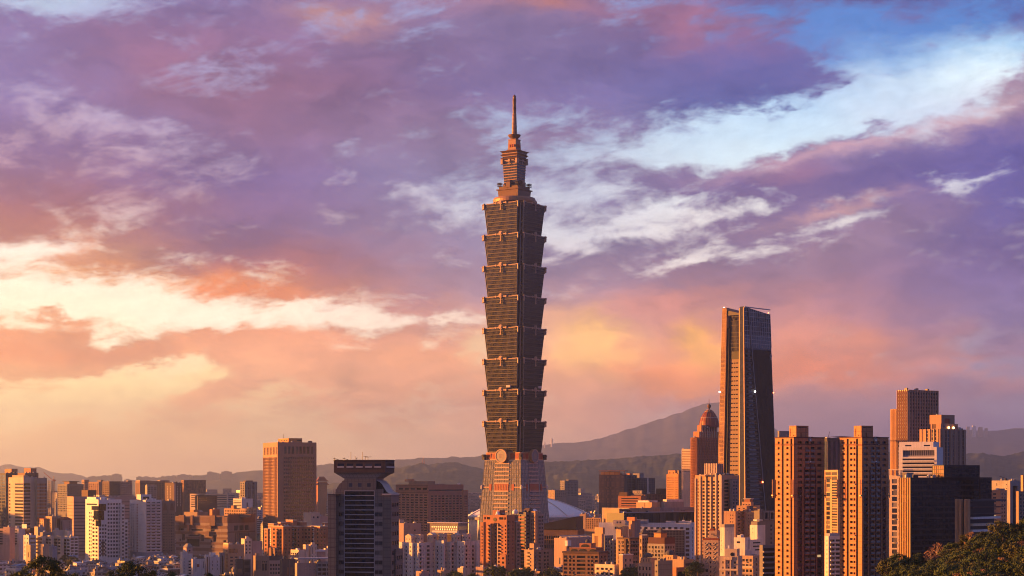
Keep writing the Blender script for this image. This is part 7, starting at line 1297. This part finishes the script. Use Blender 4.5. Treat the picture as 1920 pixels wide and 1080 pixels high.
def scatter(n, x0, x1, D0, D1, minpy, kinds, tries=40, gap=.62, maxpy=1082, szr=(.8, 1.25)):
    c = 0
    for _ in range(n * tries):
        if c >= n: break
        D = rng.uniform(D0, D1); px = rng.uniform(x0, x1); K = rng.choice(kinds); sz = rng.uniform(*szr); sc = rng.uniform(.85, 1.3)
        r = max(K['w'], K['d']) * sc * gap; top = HY + (CZ - (K['h'] + 3.5) * sz) / D * F; x = X(px, D); hw = r / D * F
        mp = minpy(px, D) if callable(minpy) else minpy
        if top < mp or top > maxpy: continue
        if any((x - a) ** 2 + (D - b_) ** 2 < (r + c_) ** 2 for a, b_, c_ in placed if abs(b_ - D) < 60): continue
        if not allowed(px, D, hw, top, r * 1.5): continue
        rz = math.pi / 2 - R_(rng.choice([44, 48, 52, 50])) + (math.pi / 2) * rng.randint(0, 3); put_house(px, D, K, rz, sc, sz); placed.append((x, D, r)); c += 1
    return c
LOW = [k for k in KINDS if not k['tall']]; TALL = [k for k in KINDS if k['tall']]
PALE = [k for k in LOW if k['cn'] in ('white', 'grey', 'bluish', 'pinkish', 'cream')]
cnt = [scatter(95, -15, 345, 1560, 2000, 1022, PALE), scatter(65, 300, 640, 1560, 2100, 1026, LOW), scatter(70, 720, 1460, 1350, 2300, 1030, LOW, 80),
       scatter(30, -15, 340, 2000, 2700, 985, LOW + TALL), scatter(35, 330, 640, 2350, 3300, 945, LOW + TALL), scatter(60, 560, 1330, 2900, 4000, 932, LOW + TALL), scatter(30, 1000, 1260, 2000, 2700, 955, LOW), scatter(16, 1440, 1930, 1500, 2600, 930, LOW + TALL, 30)]
FAR = [(k['parts'][0][1], k) for k in KINDS]
cnt.append(scatter(110, -20, 1300, 3000, 4600, lambda p, D: 922 if p < 480 else 930, TALL + LOW, 30))
# the hazy mass beyond, which nobody could count
mb = MB(); rr = random.Random(5)
for i in range(2600):
    D = rr.uniform(4300, 6900); px = rr.uniform(-150, 2050); x = X(px, D); w = rr.uniform(8, 24); d = rr.uniform(8, 20); h = rr.choice([14, 18, 22, 28, 40, 55]) * rr.uniform(.7, 1.2)
    if D > 5600 and px > 1250: continue
    if rr.random() < .5: mb.box(x - w, x + w, D - d, D + d, 0, h)
    else:
        a = rr.uniform(0, 1.5); c, s = math.cos(a), math.sin(a); P4 = [(x + c * p - s * q, D + s * p + c * q) for p, q in ((-w, -d), (w, -d), (w, d), (-w, d))]; mb.loft([[(p, q, 0) for p, q in P4], [(p, q, h) for p, q in P4]])
for i in range(420):   # the city goes on past the left edge; unseen blocks added to cast shade
    D = rr.uniform(1100, 4200); x = X(-60, D) - rr.uniform(40, 1100); w = rr.uniform(8, 20); h = rr.choice([14, 18, 24, 40, 55, 75]) * rr.uniform(.8, 1.2); mb.box(x - w, x + w, D - w, D + w, 0, h)
facade('f_far', (.30, .25, .23), (.04, .04, .045), 5.0, 3.6, .6, .5)
fc_ = mb.build('distant_city', 'f_far'); fc_['kind'] = 'stuff'; fc_['label'] = 'hazy mass of distant city blocks at the foot of the hills'; fc_['category'] = 'city blocks'
print('houses', cnt, len(placed), 'objects', len(bpy.data.objects))
# ================================================================== trees
def leafmat(name, c1, c2):
    m, nt, b = nmat(name); ge = node(nt, 'ShaderNodeNewGeometry'); oi = node(nt, 'ShaderNodeObjectInfo'); tc = node(nt, 'ShaderNodeTexCoord'); n = node(nt, 'ShaderNodeTexNoise'); lk(nt, tc.outputs['Object'], n.inputs['Vector']); n.inputs['Scale'].default_value = .5
    t = math_(nt, 'ADD', math_(nt, 'MULTIPLY', ge.outputs['Random Per Island'], .5), math_(nt, 'MULTIPLY', n.outputs[0], .5)); c = mix_(nt, t, c1, c2)
    v = node(nt, 'ShaderNodeVectorMath', operation='SCALE'); lk(nt, c, v.inputs[0]); lk(nt, math_(nt, 'MULTIPLY_ADD', oi.outputs['Random'], .8, .6), v.inputs['Scale']); lk(nt, v.outputs[0], b.inputs['Base Color']); b.inputs['Roughness'].default_value = .7; b.inputs['Specular IOR Level'].default_value = .2
leafmat('leaf_dark', (.018, .038, .011), (.060, .080, .026)); leafmat('leaf_olive', (.038, .050, .018), (.085, .085, .032)); leafmat('leaf_pink', (.16, .085, .05), (.30, .17, .10)); plain('bark', (.10, .07, .05), .9); plain('bark_pale', (.32, .24, .18), .9)
def tree_mesh(seed, r, h, ncl, leaf, per, flat=.8, airy=0):
    q = random.Random(seed); tk = MB(); cr = MB(); top = h - r * flat
    tk.loft([[(rad * math.cos(a) + ox, rad * math.sin(a) + oy, z) for a in [2 * math.pi * i / 7 for i in range(7)]] for rad, z, ox, oy in ((.34, -1.5, 0, 0), (.26, top * .5, q.uniform(-.3, .3), q.uniform(-.3, .3)), (.17, top * .95, 0, 0), (.05, h * .9, 0, 0))])
    cl = []
    for i in range(ncl):
        th = q.uniform(0, 2 * math.pi); u = q.uniform(-.75, 1); rr_ = r * math.sqrt(max(0, 1 - u * u)) * q.uniform(.55, 1.0) ; z = top + r * flat * u * q.uniform(.75, 1.05)
        cl.append((rr_ * math.cos(th), rr_ * math.sin(th), z, r * q.uniform(.20, .36)))
        if i % 3 == 0: tk.bar((0, 0, top * .7), (rr_ * math.cos(th) * .85, rr_ * math.sin(th) * .85, z - .2), .07, 3)
    for cx, cy, cz, cr_ in cl:
        for k in range(per):
            d = Vector((q.gauss(0, 1), q.gauss(0, 1), q.gauss(0, 1))).normalized() * cr_ * q.uniform(.55, 1.08); d.z *= .75
            nrm = (d.normalized() + Vector((q.uniform(-.8, .8), q.uniform(-.8, .8), q.uniform(-.3, .8)))).normalized(); a = nrm.orthogonal().normalized(); b_ = nrm.cross(a); ro = q.uniform(0, 6.28); a, b_ = a * math.cos(ro) + b_ * math.sin(ro), b_ * math.cos(ro) - a * math.sin(ro)
            s = leaf * q.uniform(.6, 1.3); c = Vector((cx, cy, cz)) + d
            cr.quad(c - a * s, c - b_ * s * .55, c + a * s, c + b_ * s * .55)
    return tk, cr
TREES = []
for i in range(6):
    tk, cr = tree_mesh(40 + i, 3.4 + .25 * i, 8 + .5 * i, 40, .34, 46, .72 + .06 * (i % 3)); TREES.append((tk.mesh('trunk', 'bark'), cr.mesh('crown', 'leaf_dark' if i % 3 else 'leaf_olive')))
for i in range(2):
    tk, cr = tree_mesh(80 + i, 2.6, 6.5, 22, .20, 22, .9); TREES.append((tk.mesh('trunk', 'bark_pale'), cr.mesh('crown', 'leaf_pink')))
for i in range(3):
    tk, cr = tree_mesh(90 + i, 3.8, 12, 34, .22, 60, .8); TREES.append((tk.mesh('trunk', 'bark'), cr.mesh('crown', 'leaf_dark')))
def plant(k, loc, sc, rz, label, group, name='broadleaf_tree'):
    t = empty(name, loc, rz, label, 'tree', group); t.scale = (sc,) * 3
    for n, me in zip(('trunk', 'crown'), TREES[k]): o = bpy.data.objects.new(n, me); COL.objects.link(o); o.parent = t
# wooded hill at the right
HP = [(1500, 1330), (1600, 1180), (1650, 1110), (1665, 1088), (1700, 1072), (1740, 1058), (1770, 1048), (1800, 1036), (1830, 1022), (1860, 1012), (1890, 1012), (1920, 1004), (1960, 992), (2100, 960), (2300, 940)]
def hp(p):
    for (a, b), (c, d) in zip(HP, HP[1:]):
        if a <= p <= c: return b + (d - b) * (p - a) / (c - a)
    return HP[0][1] if p < HP[0][0] else HP[-1][1]
def hillz(p, D):
    """ground height of the hill under picture column p at depth D (crest near 600 m)"""
    zc = Z(hp(p), 600)
    if D >= 600: return max(zc - ((D - 600) / 110) ** 2 * 26, -1)
    t = (600 - D) / 230; base = zc - 4 - 26 * t * t - 9 * t
    return max(base, -1)
mb = MB(); cols = [1480 + 12 * i for i in range(70)]; ds = [330 + 12 * i for i in range(42)]
for D in ds:
    for p in cols: mb.v.append((X(p, D), D, (hillz(p, D) + mn.fractal(Vector((p / 40, D / 30, 2)), 1, 2, 4) * 1.0) if p > 1500 else -1))
n = len(cols)
for j in range(len(ds) - 1):
    for i in range(n - 1): a = j * n + i; mb.f.append((a, a + 1, a + n + 1, a + n))
o = mb.build('hill', 'soil', smooth=True); o['kind'] = 'structure'
tr = random.Random(3); pts = []; c1 = c2 = 0
for _ in range(9000):
    D = tr.uniform(400, 606); p = tr.uniform(1640, 2010); z = hillz(p, D); x = X(p, D)
    py = HY + (CZ - z - 4) / D * F
    if py > 1112 or z < 20: continue
    if any((x - a) ** 2 + (D - b_) ** 2 < 3.6 ** 2 for a, b_ in pts): continue
    pts.append((x, D)); rare = tr.random()
    if len(pts) > 290: break
    if rare < .10 and 1700 < p: plant(6 + tr.randint(0, 1), (x, D, z - 1.2), tr.uniform(.8, 1.1), tr.uniform(0, 6.3), 'sparse pinkish lit tree standing out of the green wooded hill', 'sparse pinkish trees on the wooded hill', 'sparse_tree')
    else: plant(tr.randint(0, 5), (x, D, z - 2.4), tr.uniform(.62, .98), tr.uniform(0, 6.3), 'bushy dark green tree of the wood on the right hill', 'bushy trees covering the right hill')
print('hill trees', len(pts))
# slope at the photographer's feet with the dark trees in the lower left corner
mb = MB(); xs = [-90 + 6 * i for i in range(31)]; ys = [-60 + 12 * i for i in range(40)]
def nearz(x, y): return max(88 - .075 * max(y, 0) - (max(0, y - 300) / 60) ** 2 * 26 - max(0, abs(x) - 60) * .2, -1) if y < 400 else -1
for y in ys:
    for x in xs: mb.v.append((x, y, nearz(x, y) + mn.fractal(Vector((x / 20, y / 20, 9)), 1, 2, 3) * .5))
for j in range(len(ys) - 1):
    for i in range(len(xs) - 1): a = j * len(xs) + i; mb.f.append((a, a + 1, a + len(xs) + 1, a + len(xs)))
o = mb.build('slope', 'soil', smooth=True); o['kind'] = 'structure'
NEAR = [(45, 1066, 300, .62, 'round dark tree low in the left corner'), (78, 1044, 290, .78, 'tall ragged dark tree, highest in the left corner'), (98, 1050, 296, .66, 'dark tree leaning right of the tall ragged one in the left corner'), (30, 1072, 305, .5, 'small dark tree at the far left end of the corner trees'), (120, 1078, 300, .5, 'low olive tree right of the corner trees'), (140, 1076, 310, .5, 'low dark tree between the two dark clumps at the lower left'), (215, 1070, 300, .6, 'round dark tree starting the second clump from the left'), (240, 1055, 305, .62, 'upright dark tree with a thin leaning top in the second clump'), (262, 1062, 296, .72, 'broad dark tree in the middle of the second clump'), (282, 1070, 300, .6, 'dark tree closing the second clump on its right'), (160, 1080, 300, .5, 'olive treetop low between the dark clumps'), (322, 1075, 300, .55, 'low dark treetop below the ornate white tower house'), (392, 1074, 305, .5, 'round dark treetop below the white pipe walled block'), (350, 1080, 300, .45, 'tiny dark treetop between two white blocks')]
for i, (px, py, D, sc, lab) in enumerate(NEAR): zt = Z(py, D); h = 12.2 * sc; plant(8 + i % 3, (X(px, D), D, zt - h), sc, i * 1.3, lab, None)
for px, py, D, n_, sp in ((955, 1066, 1450, 9, 34), (1035, 1070, 1420, 7, 16), (868, 1076, 1480, 7, 24), (1300, 1058, 1300, 3, 12), (1180, 1066, 1380, 4, 20), (135, 1045, 1700, 3, 14), (445, 905, 3300, 3, 16)):
    for i in range(n_):
        p = px + tr.uniform(-sp, sp); q = py + tr.uniform(-6, 8); d = D + tr.uniform(-25, 25); plant(tr.randint(0, 5), (X(p, d), d, max(Z(q, d) - 9.5 * 1.3, -1) if D < 3000 else 0), 1.3, tr.uniform(0, 6), 'dark green city tree among the buildings at the foot of the towers', 'city trees among the buildings')
# ------------------------------------------------------------------ evening haze: one box of even air round the city
m = bpy.data.materials.new('haze'); m.use_nodes = True; nt = m.node_tree; nt.nodes.clear()
pv = nt.nodes.new('ShaderNodeVolumePrincipled'); pv.inputs['Color'].default_value = (.55, .72, 1.0, 1); pv.inputs['Density'].default_value = HAZE; pv.inputs['Anisotropy'].default_value = 0.6
ou = nt.nodes.new('ShaderNodeOutputMaterial'); nt.links.new(pv.outputs[0], ou.inputs['Volume']); MATS['haze'] = m
MB().box(-8400, 8400, -500, 30500, -3, 1300).build('haze', 'haze')['kind'] = 'stuff'
